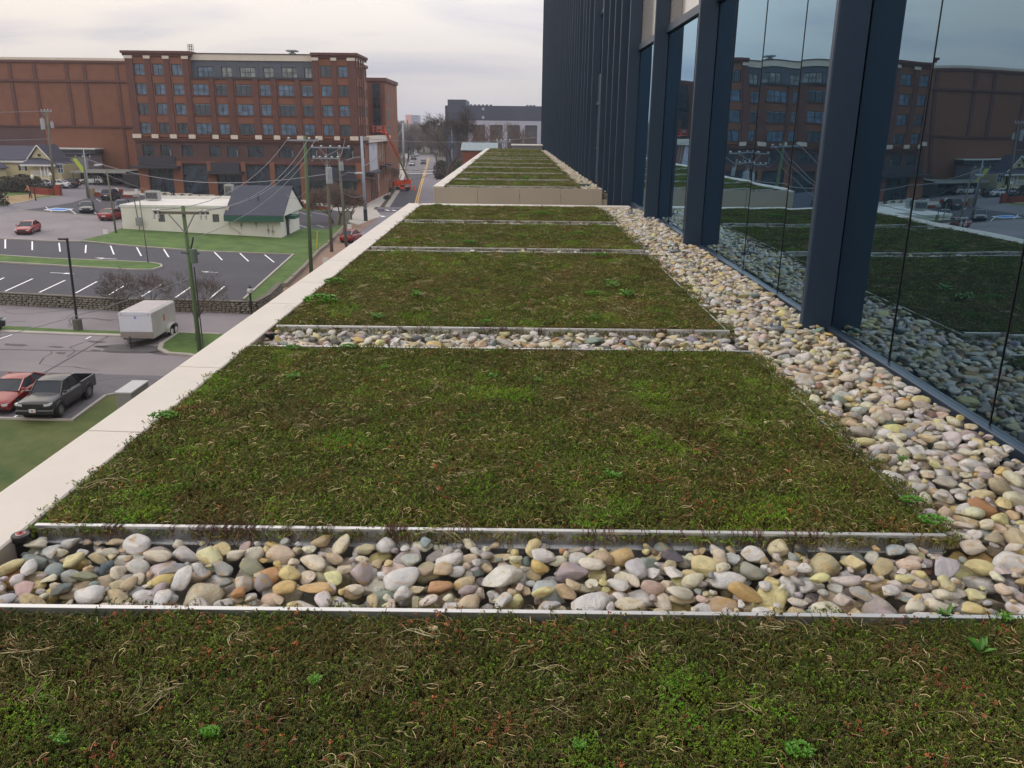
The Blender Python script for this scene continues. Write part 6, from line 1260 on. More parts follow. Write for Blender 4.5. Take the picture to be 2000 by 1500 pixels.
# T pole in front
b0 = G(393, 705); zt_ = topz(357, 402, b0); tpx = atY(357, 402, b0.y).x - b0.x
T = pole(b0, zt_, .15, .105, m_woodg, 'near mossy utility pole with wooden crossarm standing by the grass island', lean=(tpx, 0))
hT = zt_ - b0.z; a0, a1 = atY(303, 413, b0.y).x - b0.x, atY(410, 413, b0.y).x - b0.x; za = atY(357, 415, b0.y).z - b0.z
MB().box(a0, a1, -.26, -.14, za - .08, za + .08).build('crossarm', m_wood, T)
for s_ in (a0 * .5 + tpx * .5, a1 * .5 + tpx * .5): MB().tube([(s_, -.29, za), (tpx + .05, -.18, za - 1.15)], .035, 4).build('brace', m_galv, T)
for x in (a0 + .05, a0 + .3, a1 - .45, a1 - .15): MB().lathe([(.03, -.35), (.07, -.3), (.05, -.22), (.08, -.15), (.05, -.1), (.03, .08), (.10, .10), (.11, .17), (.05, .2)], 10).build('insulator', m_ins, T).location = (x, -.33, za)
MB().lathe([(.2, 0), (.22, .05), (.22, .8), (.18, .86)], 14).build('transformer', mat('green_tank', srgb(88, 104, 92), .5), T).location = (tpx * .7 + .33, -.1, hT - 3.3)
MB().tube([(tpx * .7 + .2, -.2, hT - 2.6), (tpx * .8 + .45, -.3, hT - 2.0), (tpx * .8 + .5, -.3, hT - 1.75)], .05, 6).tube([(tpx * .7 - .4, -.1, hT - 2.7), (tpx * .7 + .7, -.1, hT - 2.75)], .04, 4).build('cutout', m_frame, T)
MB().tube([(.26, -.1, .0), (tpx * .55 + .27, -.1, hT * .62)], .035, 6).build('conduit', m_frame, T)
# P1 green pole with crossarm
b1 = G(608, 534); z1 = topz(595, 265, b1); l1 = atY(595, 265, b1.y).x - b1.x; p1 = pole(b1, z1, .2, .14, m_woodg, 'tall green tinted utility pole between the white building and the coping', lean=(l1, 0)); h1 = z1 - b1.z
xa0, xa1 = atY(563, 273, b1.y).x - b1.x, atY(623, 273, b1.y).x - b1.x; za1 = atY(595, 274, b1.y).z - b1.z
MB().box(xa0, xa1, -.28, -.14, za1 - .07, za1 + .07).build('crossarm', m_gpole, p1)
for x in (xa0 + .1, xa0 + 2.0, xa1 - .15): MB().lathe([(.03, .07), (.10, .1), (.12, .2), (.06, .28)], 10).build('insulator', m_ins, p1).location = (x, -.2, za1)
# P2 with big transformer bank
b2 = G(648, 492); z2_ = topz(637, 300, b2); l2 = atY(637, 300, b2.y).x - b2.x; p2_ = pole(b2, z2_, .2, .14, m_wood, 'brown utility pole carrying the large grey transformer can', lean=(l2, 0)); h2_ = z2_ - b2.z
for (pa, pb, py) in ((608, 684, 288), (611, 663, 309)):
    x0_, x1_ = atY(pa, py, b2.y).x - b2.x, atY(pb, py, b2.y).x - b2.x; z_ = atY(640, py, b2.y).z - b2.z
    MB().box(x0_, x1_, -.28, -.15, z_ - .06, z_ + .06).build('crossarm', m_gpole, p2_); MB().tube([(x0_ + .9, -.3, z_), (l2, -.2, z_ - .95), (x1_ - .9, -.3, z_)], .03, 4).build('brace', m_galv, p2_)
    for k in range(5): MB().lathe([(.04, .06), (.12, .1), (.12, .18), (.05, .24)], 10).build('insulator', m_ins, p2_).location = (x0_ + .15 + (x1_ - x0_ - .3) * k / 4, -.2, z_)
tz = atY(645, 358, b2.y).z - b2.z; tank(p2_, atY(645, 345, b2.y).x - b2.x, -.55, tz, .36, 1.75)
# P3
b3 = G(677, 482); z3_ = topz(661, 300, b3); l3 = atY(661, 300, b3.y).x - b3.x; p3_ = pole(b3, z3_, .19, .13, m_wood, 'slender brown utility pole with street lamp arm, right of the transformer pole', lean=(l3, 0)); 
tank(p3_, atY(668, 325, b3.y).x - b3.x, -.4, atY(668, 333, b3.y).z - b3.z, .25, .9)
q0_, q1_ = atY(665, 344, b3.y), atY(698, 338, b3.y); MB().tube([(q0_.x - b3.x, 0, q0_.z - b3.z), ((q0_.x + q1_.x) / 2 - b3.x, -.3, q1_.z - b3.z + .1), (q1_.x - b3.x, -.5, q1_.z - b3.z)], .04, 6).build('lamp_arm', m_gpole, p3_)
MB().prism([(-.45, 0), (-.3, .13), (.3, .14), (.5, .03), (.3, -.09), (-.3, -.08)], 1, -.18, .18).build('lamp_head', m_ins, p3_, bevel=.03).location = (q1_.x - b3.x + .2, -.5, q1_.z - b3.z)
# steel poles
b4 = G(680, 396); z4_ = topz(672, 261, b4); p4_ = pole(b4, z4_, .22, .16, m_gpole, 'grey steel pole, left one of the two at the street corner', 'steel_pole', 'steel pole', lean=(atY(672, 261, b4.y).x - b4.x, 0))
x0_, x1_ = atY(674, 291, b4.y), atY(706, 292, b4.y); MB().tube([(x0_.x - b4.x, -.1, x0_.z - b4.z), (x1_.x - b4.x, -.1, x1_.z - b4.z)], .07, 6).build('cross_arm', m_gpole, p4_)
b5 = G(714.5, 432); z5_ = topz(706, 266, b5); l5 = atY(706, 266, b5.y).x - b5.x; p5_ = pole(b5, z5_, .28, .18, m_gpole, 'thick grey steel pole with dark painted base at the street corner', 'steel_pole', 'steel pole', lean=(l5, 0))
MB().tube([(-.0, 0, -.2), (l5 * .14, 0, 1.75)], [.295, .285], 14).build('dark_base', m_frame, p5_)
q0_, q1_ = atY(708, 306, b5.y), atY(676, 313, b5.y); MB().tube([(q0_.x - b5.x, 0, q0_.z - b5.z), ((q0_.x + q1_.x) / 2 - b5.x, 0, q0_.z - b5.z - .15), (q1_.x - b5.x, 0, q1_.z - b5.z)], .05, 6).build('side_arm', m_gpole, p5_)
b6 = G(789, 327); pole(b6, topz(786, 240, b6), .42, .30, m_gpole, 'distant tall grey steel pole beside the far street', 'steel_pole', 'steel pole'); b6 = G(798, 315); pole(b6, topz(797, 235, b6), .25, .18, m_frame, 'thin dark pole just right of the distant steel pole', 'steel_pole', 'steel pole')
b7 = G(883, 345); pole(b7, topz(881, 240, b7), .16, .12, m_gpole, 'slim steel pole by the big bare tree', 'steel_pole', 'steel pole'); b7 = G(853, 352); pole(b7, topz(853, 300, b7), .14, .10, m_frame, 'short dark pole under the bare tree, left of the slim one', 'steel_pole', 'steel pole')
b7 = Vector((-.3, 96, -1.5)); o_ = pole(Vector((atY(983, 290, 110).x, 110, -1.6)), atY(983, 275, 110).z, .16, .12, m_gpole, 'pole head with pale insulators rising behind the far roof edge'); xarm(o_, atY(983, 277, 110).z + 1.6, -.9, .9, brace=.6, pins=4, m=m_gpole)
# left group
b8 = G(107, 376); z8 = topz(91, 214, b8); l8 = atY(91, 214, b8.y).x - b8.x; p8 = pole(b8, z8, .22, .15, m_wood, 'tall wooden pole with hanging transformers in front of the brick wall by the yellow house', lean=(l8, 0)); h8 = z8 - b8.z
xarm(p8, h8 - .3, l8 - .9, l8 + .9, brace=.7, pins=4, m=m_gpole); tank(p8, l8 * .85 - .75, -.2, atY(85, 253, b8.y).z - b8.z, .36, 1.7); tank(p8, l8 * .85 + .75, -.2, atY(94, 250, b8.y).z - b8.z, .25, .9)
b9 = G(173, 386); p9 = pole(b9, topz(165, 305, b9), .26, .19, m_wood, 'short dark wooden pole with meter boxes beside the carport'); xarm(p9, topz(165, 308, b9) - b9.z, -1.2, 1.3, brace=.6, pins=3)
b10 = G(176, 388); pole(b10, topz(169, 290, b10), .10, .07, m_gpole, 'thin grey steel pole right beside the short wooden pole', 'steel_pole', 'steel pole')
def cobra(base, ptop, plamp, label, m=m_gpole):
    z = topz(*ptop, base); lx = atY(*ptop, base.y).x - base.x; r = pole(base, z, .12, .08, m, label, 'street_lamp', 'street lamp', lean=(lx, 0)); q = atY(*plamp, base.y); mx_ = (q.x - base.x) * .5 + lx * .5
    MB().tube([(lx, 0, z - base.z), (lx * .85 + mx_ * .15, 0, z - base.z + .35), (mx_, 0, max(z, q.z) - base.z + .35), (q.x - base.x, 0, q.z - base.z + .08)], .045, 6).build('lamp_arm', m, r)
    MB().prism([(-.5, -.02), (-.35, .14), (.2, .16), (.45, .06), (.2, -.06), (-.3, -.12)], 1, -.17, .17).build('lamp_head', m_ins, r, bevel=.03).location = (q.x - base.x, 0, q.z - base.z)
cobra(G(227, 456), (208, 332), (192, 323), 'grey street lamp with curved arm and white head beside the dark red sedan', m_wood)
b11 = G(153, 645); zz = topz(129, 468, b11); pl_ = empty('parking_lot_light', (b11.x, b11.y, b11.z), 0, 'black parking lot light on a round concrete base with a short arm to the left', 'parking lot light'); lx = atY(131, 468, b11.y).x - b11.x
MB().lathe([(.30, -.1), (.30, .75), (.27, .80)], 18).build('concrete_base', mat('dark_concrete', srgb(92, 88, 84), .9, var=.15), pl_); MB().tube([(0, 0, .8), (lx, 0, zz - b11.z)], [.095, .085], 4).build('pole_shaft', m_trim, pl_); q = atY(118, 467, b11.y)
MB().box(q.x - b11.x - .12, lx + .05, -.12, .12, zz - b11.z - .02, zz - b11.z + .1).build('lamp_head', m_trim, pl_, bevel=.02)
b12 = G(494, 640); zz = atY(490, 575, b12.y).z; lp = empty('lamp_post', (b12.x, b12.y, b12.z), 0, 'black lamp post with white globe lantern beside the rubble wall', 'lamp post'); h = zz - b12.z
MB().lathe([(.14, -.1), (.12, .4), (.075, .5), (.07, h), (.12, h + .02), (.12, h + .06)], 14).build('post', m_trim, lp); MB().lathe([(.09, h + .06), (.19, h + .12), (.22, h + .3), (.17, h + .46)], 16).build('globe', mat('milky_globe', srgb(196, 200, 204), .25), lp, smooth=True); MB().lathe([(.18, h + .461), (.12, h + .55), (.03, h + .62), (.015, h + .72)], 14).build('lantern_cap', m_trim, lp); g_ = MB()
for k in range(4): a = PI / 4 + PI * k / 2; g_.tube([(.1 * math.cos(a), .1 * math.sin(a), h + .05), (.225 * math.cos(a), .225 * math.sin(a), h + .3), (.17 * math.cos(a), .17 * math.sin(a), h + .47)], .012, 4)
g_.build('lantern_ribs', m_trim, lp); MB().tube([(-.9, 0, h - .55), (.95, 0, h - .56)], .022, 5).build('banner_arm', m_trim, lp)
for px, py, tp_, lb in ((70, 392, 345, 'lamp post with round globe nearest the standing man'), (104, 378, 341, 'lamp post with round globe in front of the porch'), (762, 367, 337, 'black lamp post with pale globe on the far pavement, nearer one'), (750, 380, 343, 'black lamp post with pale globe closer to the street corner')):
    q = G(px, py); z = topz(px, tp_, q) - q.z; r = empty('lamp_post', (q.x, q.y, q.z), 0, lb, 'lamp post'); MB().lathe([(.13, -.1), (.09, .5), (.07, z - .5)], 10).build('post', m_trim, r); MB().lathe([(.1, z - .4), (.2, z - .2), (.24, z), (.16, z + .2), (.05, z + .28)], 12).build('globe', mat('cream_globe', srgb(206, 204, 176), .3), r, smooth=True)
q = G(290, 515); r = pole(q, topz(270, 378, q), .05, .045, m_wood, 'thin slanted service mast with meter box in front of the white building', 'service_mast', 'mast', lean=(atY(271, 380, q.y).x - q.x, 0)); MB().lathe([(.28, 0), (.3, .5)], 10).build('pole_disc', m_conc, r).scale = (1, 1, .1)
q = Vector((atY(272, 440, 103.3).x, 103.3, 2.0)); r = empty('meter_box', (q.x, q.y, q.z), 0, 'grey electric meter box with conduit on the white building wall', 'meter box'); MB().box(-.35, .35, -.15, .1, -.5, .5).build('box', m_galv, r, bevel=.03); MB().tube([(-.1, 0, .5), (-.25, 0, 3.0)], .06, 6).tube([(0, 0, -.5), (0, 0, -1.1)], .05, 6).build('conduit', m_wood, r); MB().lathe([(.3, 2.9), (.34, 3.0), (.3, 3.3)], 10).build('service_head', m_galv, r)
# yellow guy markers and small signs
for px, py, ty, lb in ((618, 487, 452, 'yellow guy wire marker leaning in the green lawn by the brick pavement'), (566, 400, 375, 'short yellow stake left of the tall green pole')):
    q = G(px, py); MB().tube([(0, 0, 0), (.25, 0, topz(px + 1, ty, q) - q.z)], .06, 6).build('guy_marker', mat('yellow_plastic', srgb(200, 170, 40), .6)).location = q; tag(COL.objects[-1], lb, 'guy marker')
for px, py, ty, lb in ((207, 458, 448, 'tiny white sign at the corner of the lawn'), (230, 386, 367, 'small white parking sign behind the black car'), (268, 388, 369, 'small white parking sign beside the rooftop of the white building'), (683, 452, 438, 'grey hydrant like post sign by the pavement'), (636, 516, 503, 'small grey utility sign next to the broken wall')):
    q = G(px, py); h = topz(px, ty, q) - q.z; r = empty('small_sign', (q.x, q.y, q.z), 0, lb, 'sign'); MB().tube([(0, 0, -.1), (0, 0, h)], .035, 6).build('post', m_galv, r); MB().box(-.28, .28, -.06, -.03, h - .65, h).build('panel', m_wt, r)
q = G(35, 374); r = empty('small_sign', (q.x, q.y, q.z), 0, 'pale teal sign standing among the dark bushes', 'sign'); MB().tube([(0, 0, -.1), (0, 0, 2)], .05, 6).build('post', m_galv, r); MB().box(-.5, .5, -.06, -.03, 1.0, 2.1).build('panel', mat('teal_sign', srgb(130, 170, 178), .5), r)
p = aL(152, 322, 158); r = empty('advertising_banner', (p.x, p.y, p.z), 0, 'yellow green strip banner hanging in front of the grey shed', 'banner'); MB().add([(-1.0, 0, 1.25), (-.2, 0, 1.3), (1.3, .1, -1.2), (.6, .1, -1.35), (-1.0, .04, 1.25), (-.2, .04, 1.3), (1.3, .14, -1.2), (.6, .14, -1.35)], [(0, 1, 2, 3), (4, 7, 6, 5), (0, 4, 5, 1), (1, 5, 6, 2), (2, 6, 7, 3), (3, 7, 4, 0)]).build('cloth', mat('lime_banner', srgb(170, 190, 70), .7), r); MB().tube([(-.8, .02, 1.3), (-1.0, .02, -3.0 )], .05, 5).build('staff', m_galv, r)
# concrete box
q = G(236, 812); cbx = empty('concrete_pier', (q.x, q.y, q.z), D(0), 'pale grey concrete box wall standing between the lawn and the drive', 'concrete pier')
A_, B_ = atZ(224, 764, 1.05), atZ(252, 741, 1.05)
MB().box(A_.x - q.x, A_.x - q.x + .78, A_.y - q.y, B_.y - q.y, -.8, 1.27).build('body', mat('smooth_concrete', srgb(128, 128, 126), .8, var=.07, scale=1.5), cbx, bevel=.02); MB().box(A_.x - q.x - .03, A_.x - q.x + .81, A_.y - q.y - .03, B_.y - q.y + .03, 1.272, 1.35).build('lid', mat('pale_concrete', srgb(176, 176, 178), .7, var=.05), cbx, bevel=.012)
# wires
m_wire = mat('cable', srgb(120, 122, 128), .6); m_wired = mat('dark_cable', srgb(34, 36, 42), .6)
def wire(a, b, sag, r, label, m=None, n=14):
    pts = [a.lerp(b, i / n) - Vector((0, 0, 4 * sag * (i / n) * (1 - i / n))) for i in range(n + 1)]
    tag(MB().tube(pts, r, 5, cap=False).build('overhead_wire', m or m_wire, smooth=True), label, 'overhead wire', 'overhead wires')
off = lambda b, x, y, z: Vector((b.x + x, b.y + y, b.z + z))
wire(off(b1, xa0 + .1, -.2, za1 + .25), off(b0 if False else Vector((G(393, 705).x, G(393, 705).y, G(393, 705).z)), a0 + .05, -.3, za + .15), 1.6, .022, 'overhead wire from the green pole to the left end of the near crossarm')
TT = G(393, 705)
wire(off(b1, xa0 + 2.0, -.2, za1 + .25), off(TT, a1 - .45, -.3, za + .15), 1.5, .022, 'overhead wire from the green pole to the right end of the near crossarm')
wire(off(b1, xa1 - .15, -.2, za1 + .25), off(TT, a1 - .15, -.3, za + .15), 1.4, .022, 'outer overhead wire ending at the right insulator of the near crossarm')
for k, (x, lb) in enumerate(((a0 + .05, 'left'), (a1 - .45, 'inner right'), (a1 - .15, 'outer right'))): pass
wire(off(b1, l1, 0, h1 - 2.2), off(TT, tpx * .8, -.1, hT - 2.0), 1.0, .02, 'low service wire between the green pole and the near mossy pole')
wire(off(TT, tpx * .5, 0, hT * .55), Vector((-34, 30, 3.0)), .8, .018, 'service wire passing across the white trailer to the lower left')
wire(off(p9.location if False else b9, 0, -.1, topz(165, 308, b9) - b9.z), off(b2, l2, 0, h2_ - 2.2), 2.2, .05, 'long sagging cable in front of the brick shopfronts')
wire(off(b8, l8, -.1, h8 - .2), Vector((-150, 140, 16.5)), 1.2, .04, 'wire leaving the tall wooden pole to the left along the brick wall')
wire(off(b8, l8 * .8, -.1, h8 - 4.6), Vector((-150, 140, 11.6)), 1.0, .04, 'lower wire leaving the tall wooden pole to the left')
wire(off(b9, 0, -.1, topz(165, 308, b9) - b9.z), Vector((-150, 138, 9.0)), 1.2, .04, 'cable crossing the yellow house roof to the short wooden pole', m_wired)
wire(off(b2, l2 + 1.2, -.2, h2_ - .6), off(b4, 0, 0, z4_ - b4.z - .5), .8, .03, 'wire between the transformer pole and the left steel pole')
wire(off(b1, l1, 0, h1 - .4), off(b2, l2 - 1.5, 0, h2_ - .7), .7, .03, 'wire from the green pole top to the transformer pole crossarm')
wire(off(b5, l5, 0, z5_ - b5.z - .3), Vector((8, 150, 12.6)), .9, .035, 'thin wire running right from the thick steel pole past the grey building')
wire(off(b4, -.2, 0, z4_ - b4.z - 3.5), off(G(853, 352), 0, 0, 3.2), 1.5, .07, 'dark bundled cable crossing the street low over the road', m_wired)
wire(off(b5, l5 * .5, 0, 6.5), off(G(853, 352), 0, 0, 2.2), 1.2, .06, 'second dark cable crossing the street beneath the first', m_wired)
wire(off(b3, l3 * .8, 0, z3_ - b3.z - 4.2), off(b5, l5 * .3, 0, 4.0), .6, .03, 'cable from the slender brown pole to the thick steel pole')
wire(off(b1, l1 * .6, 0, h1 * .62), Vector((wx2, 106, 5.2)), .6, .02, 'service drop from the green pole to the dark gable of the white building')
wire(Vector((A.x + 4, 110, 4.6)), off(b9, 0, 0, 5.5), .6, .02, 'service drop between the white roof and the short wooden pole')
wire(off(b5, l5 * .6, 0, 8.0), off(G(789, 327), 0, 0, 13), 1.5, .05, 'high wire following the street away from the thick steel pole')
# ------------------------------------------------------------------ trees
m_bark = mat('grey_brown_bark', srgb(78, 70, 64), .95, var=.2, scale=3); m_twig = mat('bare_twigs', srgb(92, 80, 74), .95); m_twigd = mat('dark_bare_twigs', srgb(66, 58, 54), .95); m_twigr = mat('reddish_twigs', srgb(104, 86, 76), .95)
def bare_tree(base, H, spread, label, seed, levels=5, r0=None, twig=None, name='bare_tree', cat='tree', trunk_h=.22, nb=3, tw=.012, group=None, dens=1.0):
    rr = random.Random(seed); root = empty(name, base, 0, label, cat, group); tk = MB(); cw_ = MB(); r0 = r0 or H * .018
    def grow(p, d, L_, r, lv):
        n = 3; pts = [p.copy()]; q = p.copy(); dd = d.copy()
        for i in range(n): dd = (dd + Vector((rr.gauss(0, .13), rr.gauss(0, .13), rr.gauss(.05, .08)))).normalized(); q = q + dd * L_ / n; pts.append(q.copy())
        r1 = r * .68; (tk if lv < 3 else cw_).tube(pts, [r + (r1 - r) * i / n for i in range(n + 1)], 7 if lv < 2 else (4 if lv < 4 else 3), cap=False)
        if lv >= levels: return
        k = nb + (1 if lv in (2, 3) else 0)
        for j in range(k):
            if rr.random() > dens: continue
            a = 2 * PI * (j + rr.random() * .7) / k; sp = spread * rr.uniform(.55, 1.15); o_ = dd.orthogonal().normalized(); o2 = dd.cross(o_)
            nd_ = (dd + (o_ * math.cos(a) + o2 * math.sin(a)) * sp).normalized(); nd_.z = max(nd_.z, -.1 if lv > 1 else .2); 
            grow(pts[-1] if j < k - 1 or lv == 0 else pts[2], nd_.normalized(), L_ * rr.uniform(.62, .84), max(tw * .5, r1 * rr.uniform(.5, .75)), lv + 1)
    grow(Vector((0, 0, -.3)), Vector((0, 0, 1)), H * trunk_h + .3, r0, 0)
    zmax = max(v[2] for v in cw_.v); k = H / zmax
    tk.v = [(a * k, b * k, c * k) for a, b, c in tk.v]; cw_.v = [(a * k, b * k, c * k) for a, b, c in cw_.v]
    tk.build('trunk', m_bark, root, smooth=True, fix=False); cw_.build('crown', twig or m_twig, root, fix=False); return root
q = Vector((atY(873, 320, 212).x, 212, hz(-17))); bare_tree(q, topz(865, 203, q) - q.z, .55, 'large bare tree with forked trunk between the street and the grey building', 3, 7, twig=m_twigd, tw=.04, nb=3, trunk_h=.2, r0=.5)
q = G(852, 330); bare_tree(q, 13, .8, 'lower spreading bare tree left of the large one, overhanging the street', 14, 6, tw=.05)
q = Vector((atY(985, 280, 190).x, 190, -1.6)); bare_tree(q, atY(985, 233, 190).z + 1.6, .6, 'reddish bare tree in front of the grey building bays, left of the pair', 5, 6, twig=m_twigr, tw=.04)
q = Vector((atY(1003, 280, 200).x, 200, -1.6)); bare_tree(q, atY(1003, 236, 200).z + 1.6, .6, 'bare tree in front of the grey building bays, right of the pair', 8, 6, twig=m_twig, tw=.04)
q = G(383, 668); bare_tree(q, 5.0, .95, 'small bare tree with wide crown on the grass island beside the trailer', 21, 6, twig=mat('brown_twigs', srgb(84, 70, 62), .95), tw=.014, trunk_h=.28, r0=.14)
q = G(236, 622); bare_tree(q, 3.6, 1.1, 'bare scrubby tree behind the white trailer against the rubble wall', 22, 6, tw=.013, trunk_h=.12, r0=.08)
q = G(300, 612); bare_tree(q, 3.2, 1.1, 'low bare scrub between the trailer and the rubble wall', 27, 5, tw=.013, trunk_h=.12, r0=.06)
q = G(662, 440); bare_tree(q, 6.2, .8, 'dense brown bare shrub tree behind the brown utility poles', 31, 6, twig=m_twigr, tw=.03, trunk_h=.1)
q = G(652, 436); bare_tree(q, 5.4, .9, 'second brown bare shrub left of the slender pole', 33, 6, twig=m_twigr, tw=.03, trunk_h=.1)
q = G(688, 430); bare_tree(q, 4.2, .9, 'small brown bare shrub near the thick steel pole', 36, 5, twig=m_twigr, tw=.03, trunk_h=.1)
for k, (px, py) in enumerate(((768, 362), (775, 350), (780, 340), (757, 382))): q = G(px, py); bare_tree(q, 6.5, .6, ['young street tree by the boom lift', 'young street tree, second along the far pavement', 'young street tree, farthest on the pavement', 'young street tree nearest the street corner'][k], 40 + k, 5, tw=.03, r0=.09)
# leafy shrubs: many small leaf faces through an uneven crown
m_ever = mat('evergreen_leaves', srgb(38, 52, 34), .8, var=.35, scale=2); m_bush = mat('brown_green_leaves', srgb(58, 56, 44), .85, var=.3, scale=2)
def bush(base, w, h, label, seed, m=None, n=900, name='shrub', ls=.12, cone=False, group=None):
    rr = random.Random(seed); r = empty(name, base, 0, label, 'shrub' if name == 'shrub' else 'tree', group); lf = MB(); sb = MB()
    for k in range(5): a = 2 * PI * k / 5; sb.tube([(0, 0, -.1), (math.cos(a) * w * .2, math.sin(a) * w * .2, h * .5)], [.04, .015], 4)
    sb.build('stem', m_bark, r)
    for _ in range(n):
        a = rr.uniform(0, 2 * PI); t_ = rr.random() ** .6; u = rr.uniform(0.02, 1); rad = (1 - u) ** .7 if cone else math.sqrt(max(0, 1 - (2 * u - .9) ** 2 * .8)); k = 1 + .35 * noise.noise(Vector((math.cos(a) * 1.6, math.sin(a) * 1.6, u * 3 + seed)))
        c = Vector((math.cos(a), math.sin(a), 0)) * rad * t_ * w / 2 * k + Vector((0, 0, h * u)); e1_ = Vector((rr.gauss(0, 1), rr.gauss(0, 1), rr.gauss(0, 1))).normalized() * ls; e2_ = e1_.orthogonal().normalized() * ls * .6
        lf.add([c - e1_, c + e2_, c + e1_, c - e2_], [(0, 1, 2, 3)])
    lf.build('foliage', m or m_ever, r, fix=False); return r
q = G(-2, 402); bush(q, 3.0, 4.8, 'dark conical evergreen at the left picture edge', 1, n=1600, cone=True, ls=.16)
for k, (px, py, w, h, lb) in enumerate(((15, 374, 5, 2.4, 'brown bush by the left edge below the yellow house'), (30, 375, 5, 2.2, 'dark bush behind the pale teal sign'), (48, 374, 4.5, 2.8, 'bush behind the standing man'), (68, 376, 4, 2.6, 'rounded bush at the start of the brick wall'))): bush(G(px, py), w, h, lb, 60 + k, m_bush, 900, ls=.16)
for k in range(9): q = G(288 + k * 17, 383 + k * 1.1); bush(q, .9, .75, ['first', 'second', 'third', 'fourth', 'fifth', 'sixth', 'seventh', 'eighth', 'ninth'][k] + ' dark shrub from the left at the foot of the brick building', 80 + k, n=70, ls=.12, group='planted shrubs along the brick building')
for k in range(5): q = G(592 + k * 11, 405.5 + k * .7); bush(q, .9, .75, ['first', 'second', 'third', 'fourth', 'fifth'][k] + ' dark shrub from the left in the corner garden strip', 95 + k, n=70, ls=.12, group='planted shrubs at the street corner')
q = G(899, 352); bush(q, 6.5, 5.5, 'tall evergreen thicket under the large bare tree', 101, mat('olive_leaves', srgb(66, 74, 46), .85, var=.35, scale=.6), 2000, ls=.26)
q = G(862, 350); bush(q, 5, 5, 'dark undergrowth beside the slim steel pole', 103, m_bush, 900, ls=.3)
for k, (px, py, h) in enumerate(((762, 376, 1), (770, 364, 1), (756, 390, .8))): bush(G(px, py), 1.6, h, ['low shrub in the planting strip near the lift', 'low shrub farther along the planting strip', 'low shrub at the corner end of the planting strip'][k], 110 + k, m_bush, 160, ls=.15)
# ------------------------------------------------------------------ grey building beyond
gb = empty('grey_building', (0, 0, 0), 0, 'dark grey box building with pale framed loading bays beyond the far roof', 'building'); gy = 260.0
XG_ = lambda px, py=240: atY(px, py, gy).x; ZG_ = lambda py, px=960: atY(px, py, gy).z; fG = lambda u, z, d: (u, gy + d, z); m_dg = mat('graphite_cladding', srgb(62, 69, 88), .6, var=.05, scale=.2); m_pg = mat('pale_grey_frame', srgb(162, 164, 180), .6, var=.06, scale=.4)
g0, g1, g2 = XG_(875, 240), XG_(910, 240), 14
MB().box(g0, g1, gy - .6, gy + 20, -3, ZG_(194.5, 892)).build('stair_tower', m_dg, gb); MB().box(g0 - 1, g0 - .002, gy + 2, gy + 18, -3, ZG_(206, 892)).build('tower_side', m_dg, gb)
MB().box(g1 + .002, g2, gy, gy + 30, ZG_(235.5), ZG_(206.5)).build('upper_wall', m_dg, gb); MB().box(g1 + .002, g2, gy + .4, gy + 30, -3, ZG_(235.6)).build('lower_wall', mat('recess_grey', srgb(74, 72, 82), .7, var=.1, scale=.5), gb)
hbs = [(XG_(a, 262), XG_(b, 262), ZG_(284) - 8, ZG_(244)) for a, b in ((923, 947.5), (957, 982), (991, 1015.5), (1025, 1049))]
mb = MB(); holes_wall(mb, XG_(914), XG_(1057), -3, ZG_(235.6), hbs, lambda u, z, d: (u, gy - .25 + d, z), .6); mb.build('pale_frame', m_pg, gb, fix=False)
for h in hbs: window(gb, lambda u, z, d: (u, gy + .2 + d, z), h[0], h[1], h[2], h[3], 4, 8, m_dg, mat('bay_glass', srgb(78, 78, 86), .3), .12, .08)
for k in range(9): x = g1 + 1 + k * 1.2 if k < 6 else g1 + 12 + k; MB().box(x, x + .7, gy + 3, gy + 4, ZG_(206.6), ZG_(206.6) + .4).build('roof_vent', m_dg, gb)
for py in (213, 229.5): MB().box(XG_(943.5) - .35, XG_(943.5) + .35, gy - .08, gy - .001, ZG_(py) - .35, ZG_(py) + .35).build('wall_lamp', m_pg, gb)
tb = empty('teal_roof_building', (0, 0, 0), 0, 'low brick building with weathered teal metal roof beside the big bare tree', 'building'); ty_ = 150.0
u0, u1 = atY(903, 295, ty_).x, atY(972, 295, ty_).x; za_, zb2 = atY(935, 279.5, ty_ + 4).z, atY(935, 294, ty_).z
MB().box(u0, u1, ty_ + .1, ty_ + 12, -2, zb2).build('wall', mat('plain_red_brick', srgb(112, 64, 52), .9, var=.08), tb); MB().add([(u0 - .3, ty_ - .2, zb2 - .05), (u1, ty_ - .2, zb2 - .05), (u1, ty_ + 4, za_), (u0 - .3, ty_ + 4, za_), (u0 - .3, ty_ - .2, zb2 + .05), (u1, ty_ - .2, zb2 + .05), (u1, ty_ + 4, za_ + .1), (u0 - .3, ty_ + 4, za_ + .1)], [(3, 2, 1, 0), (4, 5, 6, 7), (0, 1, 5, 4), (1, 2, 6, 5), (2, 3, 7, 6), (3, 0, 4, 7)]).build('roof', mat('teal_metal', srgb(104, 122, 128), .5, var=.18, scale=1.2, stretch=(4, .3, 1)), tb)
sk_ = empty('roof_skylight_box', (0, 0, 0), 0, 'low white parapet box at the end of the far roof below the grey building', 'skylight'); u0, u1 = atY(1000, 287, 72).x, 2.3; MB().box(u0, u1, 72, 75, 11, atY(1020, 285, 72).z).build('box', m_corr, sk_); MB().box(u0 - .08, u1 + .05, 71.9, 75.1, atY(1020, 285, 72).z + .001, atY(1020, 285, 72).z + .1).build('rim', m_wt, sk_)
